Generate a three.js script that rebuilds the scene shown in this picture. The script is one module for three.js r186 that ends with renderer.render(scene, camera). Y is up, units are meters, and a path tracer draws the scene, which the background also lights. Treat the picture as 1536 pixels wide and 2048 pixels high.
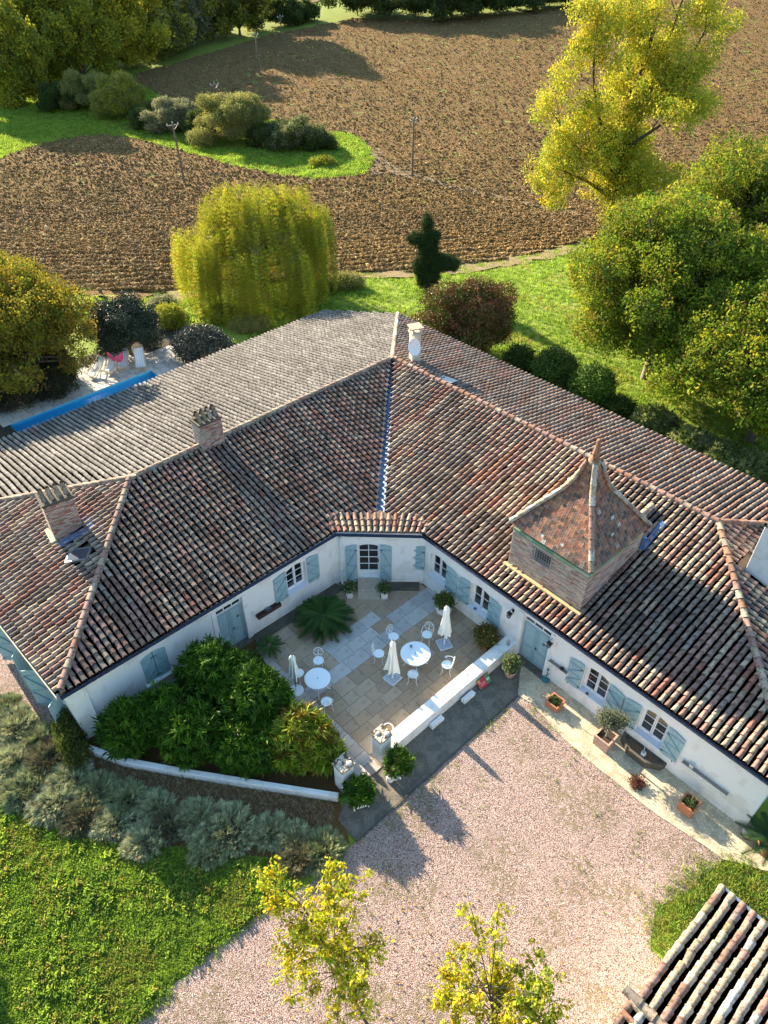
import * as THREE from 'three';
import { mergeGeometries } from 'three/addons/utils/BufferGeometryUtils.js';
import { RoundedBoxGeometry } from 'three/addons/geometries/RoundedBoxGeometry.js';
import { ImprovedNoise } from 'three/addons/math/ImprovedNoise.js';

// ---------- camera, sky, sun, exposure ----------
const scene = new THREE.Scene();
const camera = new THREE.PerspectiveCamera(69.65, 0.75, 0.5, 2000);
camera.position.set(0, 23.7, 0);
camera.rotation.set(-41 * Math.PI / 180, 0, 0);
const SUN_AZ = -41.2 * Math.PI / 180, SUN_EL = 22.6 * Math.PI / 180;
const sunDir = new THREE.Vector3(Math.sin(SUN_AZ) * Math.cos(SUN_EL), Math.sin(SUN_EL), -Math.cos(SUN_AZ) * Math.cos(SUN_EL));
{ // clear autumn sky: pale at the horizon, blue overhead, a soft glow round the sun
  const w = 512, h = 256, d = new Float32Array(w * h * 4), zen = [.074, .154, .266], hor = [.205, .257, .286], v = new THREE.Vector3();
  for (let j = 0; j < h; j++) for (let i = 0; i < w; i++) {
    const th = (j + .5) / h * Math.PI - Math.PI / 2, ph = ((i + .5) / w - .5) * 2 * Math.PI; v.set(Math.cos(th) * Math.cos(ph), Math.sin(th), Math.cos(th) * Math.sin(ph));
    const e = Math.max(0, v.y), t = Math.pow(e, .55), c = Math.max(0, v.dot(sunDir)), g = .9 * Math.pow(c, 60) + .22 * Math.pow(c, 6), k = 4 * (j * w + i);
    for (let q = 0; q < 3; q++) d[k + q] = (hor[q] + (zen[q] - hor[q]) * t) + g * [1, .88, .68][q]; d[k + 3] = 1;
  }
  const t = new THREE.DataTexture(d, w, h, THREE.RGBAFormat, THREE.FloatType); t.mapping = THREE.EquirectangularReflectionMapping; t.magFilter = THREE.LinearFilter; t.needsUpdate = true; scene.background = t; scene.environment = t;
}
const sun = new THREE.DirectionalLight(0xffebcc, 4.4);
sun.position.copy(sunDir).multiplyScalar(180).add(new THREE.Vector3(0, 0, -40));
sun.target.position.set(0, 0, -40);
sun.castShadow = true; sun.shadow.mapSize.set(4096, 4096);
Object.assign(sun.shadow.camera, { left: -120, right: 120, top: 120, bottom: -120, near: 1, far: 500 });
scene.add(sun, sun.target);
const renderer = new THREE.WebGLRenderer({ antialias: true });
renderer.setSize(768, 1024);
renderer.toneMapping = THREE.LinearToneMapping;
renderer.toneMappingExposure = 4.15;
renderer.shadowMap.enabled = true;

// ---------- helpers ----------
function rng(seed) { let s = seed >>> 0; return () => { s = (s + 0x6D2B79F5) | 0; let t = Math.imul(s ^ (s >>> 15), 1 | s); t = (t + Math.imul(t ^ (t >>> 7), 61 | t)) ^ t; return ((t ^ (t >>> 14)) >>> 0) / 4294967296; }; }
const R = rng(7);
const V3 = (x = 0, y = 0, z = 0) => Array.isArray(x) ? new THREE.Vector3(...x) : new THREE.Vector3(x, y, z);
const clamp = (x, a = 0, b = 1) => Math.min(b, Math.max(a, x));
const sstep = (a, b, x) => { const t = clamp((x - a) / (b - a)); return t * t * (3 - 2 * t); };
const lerp = (a, b, t) => a + (b - a) * t;
const perlin = new ImprovedNoise();
const nz = (x, y = 0, z = 0) => perlin.noise(x, y, z);
const pick = (arr, r = R) => arr[Math.floor(r() * arr.length) % arr.length];
const used = {};
function numbered(n) { const k = used[n] = (used[n] ?? -1) + 1; return k ? n + '_' + String(k).padStart(3, '0') : n; }
function tag(o, label, category, group, kind) { o.userData.label = label; o.userData.category = category; if (group) o.userData.group = group; if (kind) o.userData.kind = kind; return o; }
function shad(o) { o.castShadow = true; o.receiveShadow = true; return o; }
function thing(name, label, category, pos = [0, 0, 0], turn = 0, group) {
  const o = new THREE.Group(); o.name = numbered(name); o.position.set(...pos); o.rotation.y = turn; tag(o, label, category, group, 'thing'); scene.add(o); return o;
}
function part(name, g, m, parent, pos, rot) {
  const o = shad(new THREE.Mesh(g, m)); o.name = name; if (pos) o.position.set(...pos); if (rot) o.rotation.set(...rot); parent.add(o); return o;
}
function grp(name, parent, pos, turn = 0) { const o = new THREE.Group(); o.name = name; if (pos) o.position.set(...pos); o.rotation.y = turn; parent.add(o); return o; }
function single(name, g, m, label, category, pos, turn, group) { const o = shad(new THREE.Mesh(g, m)); o.name = numbered(name); if (pos) o.position.set(...pos); if (turn) o.rotation.y = turn; tag(o, label, category, group); scene.add(o); return o; }
function structure(name, g, m) { const o = shad(new THREE.Mesh(g, m)); o.name = name; o.userData.kind = 'structure'; scene.add(o); return o; }
function copyOf(src, name, pos, turn, label, group) { const c = src.clone(); c.name = numbered(name); c.position.set(...pos); c.rotation.y = turn; c.userData = { ...src.userData }; if (label) c.userData.label = label; if (group) c.userData.group = group; scene.add(c); return c; }
const merge = (...gs) => mergeGeometries(gs.flat().map(g => { const q = g.index ? g.toNonIndexed() : g; for (const k of Object.keys(q.attributes)) if (!['position', 'normal', 'uv'].includes(k)) q.deleteAttribute(k); if (!q.attributes.uv) q.setAttribute('uv', new THREE.BufferAttribute(new Float32Array(q.attributes.position.count * 2), 2)); return q; }));
function uvm(g, s = 1) { // uv in metres from the facing of each face
  g = g.index ? g.toNonIndexed() : g; g.computeVertexNormals(); const p = g.attributes.position, n = g.attributes.normal, uv = new Float32Array(p.count * 2);
  for (let i = 0; i < p.count; i++) {
    const ax = Math.abs(n.getX(i)), ay = Math.abs(n.getY(i)), az = Math.abs(n.getZ(i));
    if (ay >= ax && ay >= az) { uv[2 * i] = p.getX(i) * s; uv[2 * i + 1] = p.getZ(i) * s; } else if (ax > az) { uv[2 * i] = p.getZ(i) * s; uv[2 * i + 1] = p.getY(i) * s; } else { uv[2 * i] = p.getX(i) * s; uv[2 * i + 1] = p.getY(i) * s; }
  }
  g.setAttribute('uv', new THREE.BufferAttribute(uv, 2)); return g;
}
function box(w, h, d, x = 0, y = 0, z = 0, r = 0) { const g = r ? new RoundedBoxGeometry(w, h, d, 2, Math.min(r, w * .49, h * .49, d * .49)) : new THREE.BoxGeometry(w, h, d); g.translate(x, y, z); return g; }
function beam(a, b, w, h, r = 0) { // box whose axis runs from a to b
  const A = V3(a), B = V3(b), L = A.distanceTo(B), g = box(w, h, L, 0, 0, 0, r), o = new THREE.Object3D(); o.position.copy(A).lerp(B, .5); o.lookAt(B); o.updateMatrix(); g.applyMatrix4(o.matrix); return g;
}
function tube(pts, r, seg = 16, rs = 6) { return new THREE.TubeGeometry(new THREE.CatmullRomCurve3(pts.map(p => V3(p))), seg, r, rs, false); }
function taper(pts, r0, r1, seg = 6, rs = 6) { // tapered limb through points
  const c = new THREE.CatmullRomCurve3(pts.map(p => V3(p))), g = new THREE.TubeGeometry(c, seg, 1, rs, false), p = g.attributes.position;
  for (let i = 0; i <= seg; i++) { const q = c.getPointAt(i / seg), k = lerp(r0, r1, i / seg); for (let j = 0; j <= rs; j++) { const n = i * (rs + 1) + j; p.setXYZ(n, q.x + (p.getX(n) - q.x) * k, q.y + (p.getY(n) - q.y) * k, q.z + (p.getZ(n) - q.z) * k); } }
  return g;
}
function lathe(pts, seg = 28) { return new THREE.LatheGeometry(pts.map(p => new THREE.Vector2(...p)), seg); }

// ---------- textures ----------
function hash(ix, iy, s) { let h = Math.imul(ix, 374761393) ^ Math.imul(iy, 668265263) ^ Math.imul(s, 2246822519); h = Math.imul(h ^ (h >>> 13), 1274126177); return ((h ^ (h >>> 16)) >>> 0) / 4294967296; }
function vnoise(x, y, p, s) { const ix = Math.floor(x), iy = Math.floor(y), fx = x - ix, fy = y - iy, u = fx * fx * (3 - 2 * fx), v = fy * fy * (3 - 2 * fy), m = k => ((k % p) + p) % p; const a = hash(m(ix), m(iy), s), b = hash(m(ix + 1), m(iy), s), c = hash(m(ix), m(iy + 1), s), d = hash(m(ix + 1), m(iy + 1), s); return a + (b - a) * u + (c - a) * v + (a - b - c + d) * u * v; }
function fbm(u, v, p, oct, s) { let t = 0, a = .5, n = 0; for (let i = 0; i < oct; i++) { t += a * vnoise(u * p, v * p, p, s + i); n += a; a *= .5; p *= 2; } return t / n; }
function cells(u, v, p, s) { // distance to the nearest of jittered points, and that point's number
  const x = u * p, y = v * p, ix = Math.floor(x), iy = Math.floor(y), m = k => ((k % p) + p) % p; let d = 9, id = 0;
  for (let j = -1; j <= 1; j++) for (let i = -1; i <= 1; i++) { const a = m(ix + i), b = m(iy + j), cx = ix + i + hash(a, b, s), cy = iy + j + hash(a, b, s + 9), q = (x - cx) ** 2 + (y - cy) ** 2; if (q < d) { d = q; id = hash(a, b, s + 77); } }
  return [Math.sqrt(d), id];
}
function tex(n, f, srgb = true) {
  const d = new Uint8Array(n * n * 4);
  for (let j = 0; j < n; j++) for (let i = 0; i < n; i++) { const c = f(i / n, j / n), k = 4 * (j * n + i); const cc = typeof c === 'number' ? [c, c, c] : c; for (let q = 0; q < 3; q++) { let v = clamp(cc[q]); if (srgb) v = v < .0031308 ? v * 12.92 : 1.055 * Math.pow(v, 1 / 2.4) - .055; d[k + q] = v * 255; } d[k + 3] = 255; }
  const t = new THREE.DataTexture(d, n, n); t.wrapS = t.wrapT = THREE.RepeatWrapping; t.magFilter = THREE.LinearFilter; t.minFilter = THREE.LinearMipmapLinearFilter; t.generateMipmaps = true; if (srgb) t.colorSpace = THREE.SRGBColorSpace; t.needsUpdate = true; return t;
}
const rep = (t, x, y = x) => { const c = t.clone(); c.repeat.set(x, y); c.needsUpdate = true; return c; };
const col = (r, g, b) => new THREE.Color().setRGB(r, g, b);
const mix3 = (a, b, t) => [lerp(a[0], b[0], t), lerp(a[1], b[1], t), lerp(a[2], b[2], t)];
const std = (c, o = {}) => new THREE.MeshStandardMaterial({ color: Array.isArray(c) ? col(...c) : c, roughness: .85, ...o });
// textures carry linear base colours (written as sRGB)
const tBump = tex(512, (u, v) => fbm(u, v, 16, 5, 3), false);
const tFine = tex(512, (u, v) => fbm(u, v, 64, 3, 8), false);
const tStain = tex(512, (u, v) => { const a = fbm(u, v, 6, 5, 21), b = fbm(u, v, 40, 3, 5); return .82 + .16 * a + .06 * b; });
const tPlaster = tex(512, (u, v) => { const a = fbm(u, v, 4, 5, 31), b = fbm(u, v, 60, 2, 2), k = sstep(.52, .7, fbm(u, v, 7, 5, 91)); return mix3([.9 + .1 * a, .9 + .1 * a, .9 + .09 * a], [.74, .71, .64], .5 * k).map(x => x * (.96 + .06 * b)); });
const tTile = tex(1024, (u, v) => { // lichen and soot on fired clay
  const a = fbm(u, v, 11, 5, 41), b = fbm(u, v, 60, 3, 43), k = sstep(.5, .62, fbm(u, v, 14, 5, 47)), l = sstep(.6, .67, fbm(u, v, 20, 4, 53));
  let c = [.72 + .4 * a, .72 + .4 * a, .72 + .4 * a]; c = mix3(c, [.26, .24, .22], .72 * k); c = mix3(c, [1.05, 1, .88], .5 * l); return c.map(x => x * (.74 + .38 * b));
});
const tSoil = tex(1024, (u, v) => { const [d, id] = cells(u, v, 90, 5), [d2, id2] = cells(u, v, 200, 15), a = fbm(u, v, 5, 4, 11), b = fbm(u, v, 120, 2, 14); const s = sstep(.55, .95, id) * sstep(.6, .2, d); let c = mix3([.19, .112, .036], [.33, .205, .07], .65 * id + .35 * id2); c = mix3(c, [.42, .29, .12], s * .5); return c.map(x => x * (.72 + .25 * a + .3 * b)); });
const tSoilB = tex(1024, (u, v) => { const [d, id] = cells(u, v, 90, 5), [d2] = cells(u, v, 200, 15); return clamp(.75 - .6 * d * (.5 + id) + .2 * (1 - d2)); }, false);
const tGrass = tex(1024, (u, v) => { const a = fbm(u, v, 5, 5, 61), b = fbm(u, v, 100, 3, 64), k = sstep(.6, .74, fbm(u, v, 12, 4, 67)); let c = mix3([.1, .16, .012], [.22, .3, .025], b); c = mix3(c, [.28, .3, .04], .55 * a); c = mix3(c, [.28, .22, .09], .4 * k); return c; });
const tGravel = tex(2048, (u, v) => { const [d, id] = cells(u, v, 230, 71), a = fbm(u, v, 5, 5, 75), w = sstep(.46, .6, fbm(u, v, 5, 5, 79)), f = sstep(.45, .6, fbm(u, v, 70, 3, 83)); let c = id < .14 ? [.13, .085, .07] : id < .35 ? [.31, .21, .18] : id < .75 ? [.43, .32, .285] : id < .92 ? [.52, .41, .37] : [.64, .56, .51]; c = mix3(c, [.2, .17, .085], .7 * w * f); return c.map(x => x * (1.05 - .45 * clamp(d * d * 1.6)) * (.86 + .26 * a)); });
const tGravelB = tex(2048, (u, v) => { const [d, id] = cells(u, v, 230, 71); return clamp((.6 + .4 * id) * (1 - d * d * 1.4)); }, false);
const tConcrete = tex(1024, (u, v) => { const a = fbm(u, v, 5, 6, 101), [d, id] = cells(u, v, 46, 103), k = sstep(.5, .62, fbm(u, v, 9, 5, 107)); let c = mix3([.2, .19, .165], [.33, .31, .265], a); if (id > .7) c = mix3(c, [.5, .46, .4], .8 * sstep(.42, .2, d)); c = mix3(c, [.12, .12, .1], .4 * k); return c; });
const tStone = tex(512, (u, v) => { const a = fbm(u, v, 5, 5, 121), b = fbm(u, v, 50, 3, 123), k = sstep(.56, .7, fbm(u, v, 14, 4, 127)); return mix3([.86 + .2 * a, .86 + .2 * a, .86 + .2 * a], [.55, .52, .48], .4 * k).map(x => x * (.85 + .25 * b)); });
const tBark = tex(256, (u, v) => { const a = fbm(u, v * .25, 24, 4, 131); return .4 + .8 * a; });
const tWood = tex(256, (u, v) => { const a = fbm(u * 1, v, 4, 4, 141), b = vnoise(u * 64, v * 4, 64, 144); return .75 + .2 * a + .2 * b; });

// ---------- land ----------
const POOL = { o: V3([-21.246,0,-34.797]), a: V3([0.734,0,-0.679]), b: V3([-0.679,0,-0.734]).negate(), L: 8.9, W: 3.3 }; // far left corner, along the house, towards the house
const poolAB = (x, z) => { const d = V3(x, 0, z).sub(POOL.o); return [d.dot(POOL.a), d.dot(POOL.b)]; };
function hT(x, z) { const d = -z; let y = -5.5 * sstep(46, 98, d) + 7.5 * sstep(115, 235, d) + 24 * sstep(225, 520, d); y += sstep(85, 200, d) * clamp(x * .05, -2.5, 6); return y; }
function meshFrom(pos, uv, idx, name) { const g = new THREE.BufferGeometry(); g.setAttribute('position', new THREE.Float32BufferAttribute(pos, 3)); g.setAttribute('uv', new THREE.Float32BufferAttribute(uv, 2)); g.setIndex(idx); g.computeVertexNormals(); return g; }
{
  const xs = [], zs = []; for (let x = -620; x < -130; x += 35) xs.push(x); for (let x = -130; x <= 150; x += 2.5) xs.push(x); for (let x = 170; x <= 700; x += 35) xs.push(x);
  for (let z = 60; z > 20; z -= 10) zs.push(z); for (let z = 20; z >= -260; z -= 2.5) zs.push(z); for (let z = -280; z >= -900; z -= 30) zs.push(z);
  const pos = [], uv = [], idx = []; for (const z of zs) for (const x of xs) { pos.push(x, hT(x, z) - .03, z); uv.push(x / 7, z / 7); }
  const W = xs.length; for (let j = 0; j + 1 < zs.length; j++) for (let i = 0; i + 1 < W; i++) { const a = j * W + i; const [pa, pb] = poolAB((xs[i] + xs[i + 1]) / 2, (zs[j] + zs[j + 1]) / 2); if (pa > -1.8 && pa < POOL.L + 1.8 && pb > -1.8 && pb < POOL.W + 1.8) continue; idx.push(a, a + 1, a + W, a + 1, a + W + 1, a + W); }
  structure('grass_ground', meshFrom(pos, uv, idx), std([.9, .95, .9], { map: tGrass, bumpMap: tFine, bumpScale: .06, roughness: 1 }));
}
const inPoly = (x, z, P) => { let c = false; for (let i = 0, j = P.length - 1; i < P.length; j = i++) { const [a, b] = P[i], [d, e] = P[j]; if ((b > z) !== (e > z) && x < (d - a) * (z - b) / (e - b) + a) c = !c; } return c; };
function clipWin(P, win) { // polygon P cut to the convex window win (Sutherland-Hodgman)
  let out = P; const n = win.length; let area = 0; for (let i = 0; i < n; i++) { const [a, b] = win[i], [c, d] = win[(i + 1) % n]; area += a * d - c * b; }
  for (let i = 0; i < n && out.length; i++) {
    const [ax, ay] = win[i], [bx, by] = win[(i + 1) % n], s = Math.sign(area), side = p => s * ((bx - ax) * (p[1] - ay) - (by - ay) * (p[0] - ax)), inp = out; out = [];
    for (let k = 0; k < inp.length; k++) { const p = inp[k], q = inp[(k + 1) % inp.length], sp = side(p), sq = side(q); if (sp >= 0) out.push(p); if ((sp >= 0) !== (sq >= 0)) { const t = sp / (sp - sq); out.push([lerp(p[0], q[0], t), lerp(p[1], q[1], t)]); } }
  }
  return out;
}
function roughen(P, amp, step, seed = 0) { const out = []; for (let i = 0; i < P.length; i++) { const a = P[i], b = P[(i + 1) % P.length], L = Math.hypot(b[0] - a[0], b[1] - a[1]), n = Math.max(1, Math.min(400, Math.round(L / step))); for (let k = 0; k < n; k++) { const x = lerp(a[0], b[0], k / n), z = lerp(a[1], b[1], k / n); out.push([x + amp * (nz(x * .9 / step, z * .9 / step, seed) + .6 * nz(x * .2 / step, z * .2 / step, seed + 5)), z + amp * (nz(x * .9 / step, z * .9 / step, seed + 11) + .6 * nz(x * .2 / step, z * .2 / step, seed + 15))]); } } return out; }
function smooth(P, n = 6) { const c = new THREE.CatmullRomCurve3(P.map(p => V3(p[0], 0, p[1])), true, 'centripetal'); return c.getPoints(P.length * n).slice(0, -1).map(p => [p.x, p.z]); }
const furrow = (x, z) => { const q = x * .22 + z * .97 + 3 * nz(x * .03, z * .03, 1); return Math.sin(q * 5.2); };
const relief = (x, z, k) => k * (nz(x * .55, z * .55, 3) + .6 * nz(x * 1.6, z * 1.6, 9)) + (k > .1 ? .14 * furrow(x, z) : 0);
function sheet(P, cell, yOff, uvs, rough = 0) { // the polygon laid over the land
  let x0 = 1e9, x1 = -1e9, z0 = 1e9, z1 = -1e9; for (const [x, z] of P) { x0 = Math.min(x0, x); x1 = Math.max(x1, x); z0 = Math.min(z0, z); z1 = Math.max(z1, z); }
  const pos = [], uv = [], idx = [], key = new Map();
  const vert = (x, z) => { const k = Math.round(x * 500) + ',' + Math.round(z * 500); let i = key.get(k); if (i === undefined) { i = pos.length / 3; key.set(k, i); const y = hT(x, z) + yOff + (rough ? relief(x, z, rough) : 0); pos.push(x, y, z); uv.push(x / uvs, z / uvs); } return i; };
  const strips = []; for (let z = Math.floor(z0 / cell) * cell; z < z1; z += cell) strips.push(z);
  for (const z of strips) {
    const row = clipWin(P, [[x0 - 1, z], [x1 + 1, z], [x1 + 1, z + cell], [x0 - 1, z + cell]]); if (row.length < 3) continue;
    for (let x = Math.floor(x0 / cell) * cell; x < x1; x += cell) {
      const c = clipWin(row, [[x, z], [x + cell, z], [x + cell, z + cell], [x, z + cell]]); if (c.length < 3) continue;
      const v2 = c.map(p => new THREE.Vector2(p[0], p[1])); if (Math.abs(THREE.ShapeUtils.area(v2)) < 1e-5) continue;
      for (const [a, b, d] of THREE.ShapeUtils.triangulateShape(v2, [])) { const A = vert(...c[a]), B = vert(...c[b]), D = vert(...c[d]); if (A === B || B === D || A === D) continue; const cr = (c[b][0] - c[a][0]) * (c[d][1] - c[a][1]) - (c[b][1] - c[a][1]) * (c[d][0] - c[a][0]); if (cr > 0) idx.push(A, D, B); else idx.push(A, B, D); }
    }
  }
  return meshFrom(pos, uv, idx);
}
const mSoil = std([.72, .7, .66], { map: tSoil, bumpMap: tSoilB, bumpScale: .16, roughness: 1 });
const fieldEdge = roughen([[-74.334,-104.137], [-52.231,-107.053], ...smooth([[-52.231,-107.053], [-49.044,-115.337], [-42.43,-119.94], [-31.076,-112.799], [-19.667,-103.279], [-13.279,-99.115], [-7.456,-97.845], [-2.94,-99.248], [-1.6,-104.614], [-2.342,-112.998], [-5.792,-119.427], [-9.145,-119.57], [-16.17,-126.198], [-27.643,-134.101], [-37.561,-141.908], [-44.555,-150.005]], 4).slice(0, 61), [-46.802,-157.66], [-36.456,-169.328], [-23.535,-183.441], [-15.332,-187.336], [-6.901,-192.611], [8.734,-186.955], [24.779,-188.302], [42.956,-192.115], [58.793,-197.742], [111.777,-195.577], [175, -130], [110, -70], [40.039,-77.892], [18.554,-67.627], [12.171,-62.443], [6.704,-59.335], [2.907,-57.534], [-2.745,-57.534], [-6.627,-55.88], [-12.964,-53.908], [-14.812,-53.58], [-19.062,-51.045], [-22.352,-52.119], [-36.817,-61.146], [-55.952,-70.629]], .35, 1.2, 3);
const field = structure('ploughed_field', sheet(fieldEdge, .55, .05, 9, .16), mSoil);
const mDry = std([.34, .255, .14], { map: tStone, bumpMap: tSoilB, bumpScale: .08, roughness: 1 });
const dryStrip = structure('dry_field_margin', sheet(roughen([[19.551,-68.879], [17.834,-64.536], [11.765,-59.922], [6.944,-57.534], [2.454,-56.126], [-3.483,-56.126], [-3.553,-57.534], [2.928,-58.071], [6.772,-60.071], [12.365,-63.642]], .7, .8, 7), .6, .055, 3, .1), mDry);
structure('dry_margin_by_shrubs', sheet(roughen([[-14.71,-54.927], [-13.942,-52.119], [-16.518,-49.673], [-17.558,-50.21], [-16.468,-52.525]], .6, .8, 8), .6, .05, 3, .1), mDry);
structure('field_track', sheet(roughen([[-2.372,-114.806], [-0.905,-110.462], [1.446,-102.809], [3.96,-99.198], [13.695,-90.052], [21.138,-80.989], [20.787,-79.435], [13.479,-88.365], [3.656,-97.578], [0.128,-99.846], [-2.102,-98.831], [-1.333,-104.611]], .4, .9, 9), .6, .1, 3, .14), std([.3, .22, .13], { map: tStone, bumpMap: tSoilB, bumpScale: .1, roughness: 1 }));
structure('distant_field', sheet(roughen([[-48.951,-221.725], [-28.768,-205.121], [-23.825,-202.326], [-14.107,-213.135], [-8.663,-229.194], [-55.585,-259.153]], .5, 3, 4), 4, .1, 9), mSoil);
// clods: real lumps of turned earth
{
  const r = rng(31), g0 = new THREE.IcosahedronGeometry(.5, 0), p = g0.attributes.position; const seen = new Map();
  for (let i = 0; i < p.count; i++) { const k = [p.getX(i), p.getY(i), p.getZ(i)].map(x => x.toFixed(2)).join(); if (!seen.has(k)) seen.set(k, .65 + .6 * r()); const s = seen.get(k); p.setXYZ(i, p.getX(i) * s, p.getY(i) * s * .75, p.getZ(i) * s); } g0.computeVertexNormals();
  const N = 330000, m = new THREE.InstancedMesh(g0, std([1, 1, 1], { roughness: 1 }), N), o = new THREE.Object3D(), c = new THREE.Color(); let n = 0;
  for (let k = 0; k < N * 14 && n < N; k++) {
    const d = 53 + 150 * Math.pow(r(), 1.9), x = (r() * 2 - 1) * (d * .62 + 8) + 4, z = -d; if (!inPoly(x, z, fieldEdge)) continue;
    if (furrow(x, z) < -.1 && r() < .72) continue; const s = (.06 + (r() < .03 ? .4 : .2) * Math.pow(r(), 2.4)) * (1 - .12 * sstep(80, 150, d)); o.position.set(x, hT(x, z) + .05 + relief(x, z, .16) + s * .1, z); o.rotation.set(r() * 6, r() * 6, r() * 6); o.scale.set(s * (1 + r() * .8), s, s); o.updateMatrix(); m.setMatrixAt(n, o.matrix);
    const q = r(), b = (.7 + .5 * r()) * (1 + .45 * nz(x * .045, z * .07, 5) + .25 * nz(x * .2, z * .2, 8)); c.setRGB(...(q < .6 ? [.2 * b, .118 * b, .037 * b] : q < .9 ? [.29 * b, .18 * b, .06 * b] : [.46 * b, .33 * b, .15 * b])); m.setColorAt(n++, c);
  }
  m.count = n; m.name = 'earth_clods'; m.userData = { kind: 'stuff', label: 'loose clods of turned brown earth covering the ploughed field', category: 'soil' }; shad(m); scene.add(m);
}
// ---------- yard ----------
const gravelEdge = roughen([[-6.789,-5.986], [-6.139,-6.734], [-5.07,-7.812], [-4.02,-8.653], [-2.886,-9.34], [-1.392,-10.244], [-1.098,-10.879], [-0.89,-10.976], [5.101,-16.663], [5.823,-16.393], [6.77,-14.892], [7.765,-13.661], [9.114,-12.193], [10.416,-11.041], [10.885,-10.527], [10.443,-10.167], [9.088,-9.34], [8.308,-9.021], [7.75,-7.812], [10.2, -6.2], [10, 6], [-9, 6], [-7.4, -4.2]], .12, .35, 21);
const mGravel = std([1, .98, .97], { map: rep(tGravel, 1), bumpMap: tGravelB, bumpScale: .03, roughness: .95 });
structure('gravel_drive', sheet(gravelEdge, .6, .0, 6, .012), mGravel);
structure('gravel_path', sheet(roughen([[-18.855,-19.026], [-16.289,-20.766], [-13.554,-17.545], [-11.446,-15.52], [-10.542,-14.486], [-9.612,-12.406], [-11.333,-13.508], [-12.884,-14.892], [-14.393,-15.951], [-18.361,-16.393]], .1, .35, 22), .6, .0, 6, .012), mGravel);
structure('bed_soil', sheet(roughen([[-10.482,-14.286], [-7.116,-13.414], [-1.521,-12.37], [-1.098,-10.879], [-2.67,-10.401], [-5.588,-10.718], [-8.728,-11.041], [-11.729,-11.709], [-14.321,-13.133], [-15.335,-15.52], [-12.884,-14.892], [-11.158,-13.508]], .12, .35, 23), .6, -.008, 3, .03), std([.5, .45, .42], { map: tSoil, bumpMap: tSoilB, bumpScale: .04, roughness: 1 }));
structure('shrub_bed_soil', sheet([[-10.796,-14.728], [-10.506,-14.246], [-7.017,-13.357], [-1.489,-12.406], [-1.167,-12.856], [-3.672,-16.505], [-5.235,-19.284], [-5.431,-19.677]], .8, .04, 2, .02), std([.45, .4, .36], { map: tSoil, bumpMap: tSoilB, bumpScale: .04, roughness: 1 }));
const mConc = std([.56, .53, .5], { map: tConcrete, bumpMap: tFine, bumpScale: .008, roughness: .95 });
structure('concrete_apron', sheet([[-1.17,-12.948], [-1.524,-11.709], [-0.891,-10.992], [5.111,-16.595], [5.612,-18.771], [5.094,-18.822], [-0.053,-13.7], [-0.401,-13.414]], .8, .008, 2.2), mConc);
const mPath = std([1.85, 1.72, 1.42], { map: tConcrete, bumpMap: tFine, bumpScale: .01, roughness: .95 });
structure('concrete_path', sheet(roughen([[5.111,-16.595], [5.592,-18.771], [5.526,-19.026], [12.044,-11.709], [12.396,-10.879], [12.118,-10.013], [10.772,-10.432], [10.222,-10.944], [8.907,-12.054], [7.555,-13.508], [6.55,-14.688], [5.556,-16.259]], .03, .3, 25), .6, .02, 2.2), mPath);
{ // flagstone edge of the apron
  const g = beam([-0.89,0,-10.976], [5.111,0,-16.595], .07, .06); g.translate(0, .01, 0); structure('apron_kerb', uvm(g), std([.3, .29, .27], { map: tConcrete })); }
// pebbles lying on the gravel
{
  const r = rng(53), g0 = new THREE.IcosahedronGeometry(.5, 0); g0.scale(1, .6, .8); const N = 42000, m = new THREE.InstancedMesh(g0, std([1, 1, 1], { roughness: .9 }), N), o = new THREE.Object3D(), c = new THREE.Color(); let n = 0;
  for (let k = 0; k < N * 8 && n < N; k++) { const x = -8 + 21 * r(), z = -19 + 16 * r(); if (!inPoly(x, z, gravelEdge)) continue; const s = .012 + .03 * r() * r(); o.position.set(x, .012 * (nz(x * .55, z * .55, 3) + .6 * nz(x * 1.6, z * 1.6, 9)) + s * .2, z); o.rotation.set(r(), r() * 6, r()); o.scale.setScalar(s); o.updateMatrix(); m.setMatrixAt(n, o.matrix); const q = r(); c.setRGB(...(q < .2 ? [.12, .08, .07] : q < .6 ? [.5, .37, .31] : q < .9 ? [.62, .5, .44] : [.75, .68, .62])); m.setColorAt(n++, c); }
  m.count = n; m.name = 'pebbles'; m.userData = { kind: 'stuff', label: 'small pale pink pebbles strewn over the gravel drive', category: 'gravel' }; shad(m); scene.add(m);
}
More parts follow.
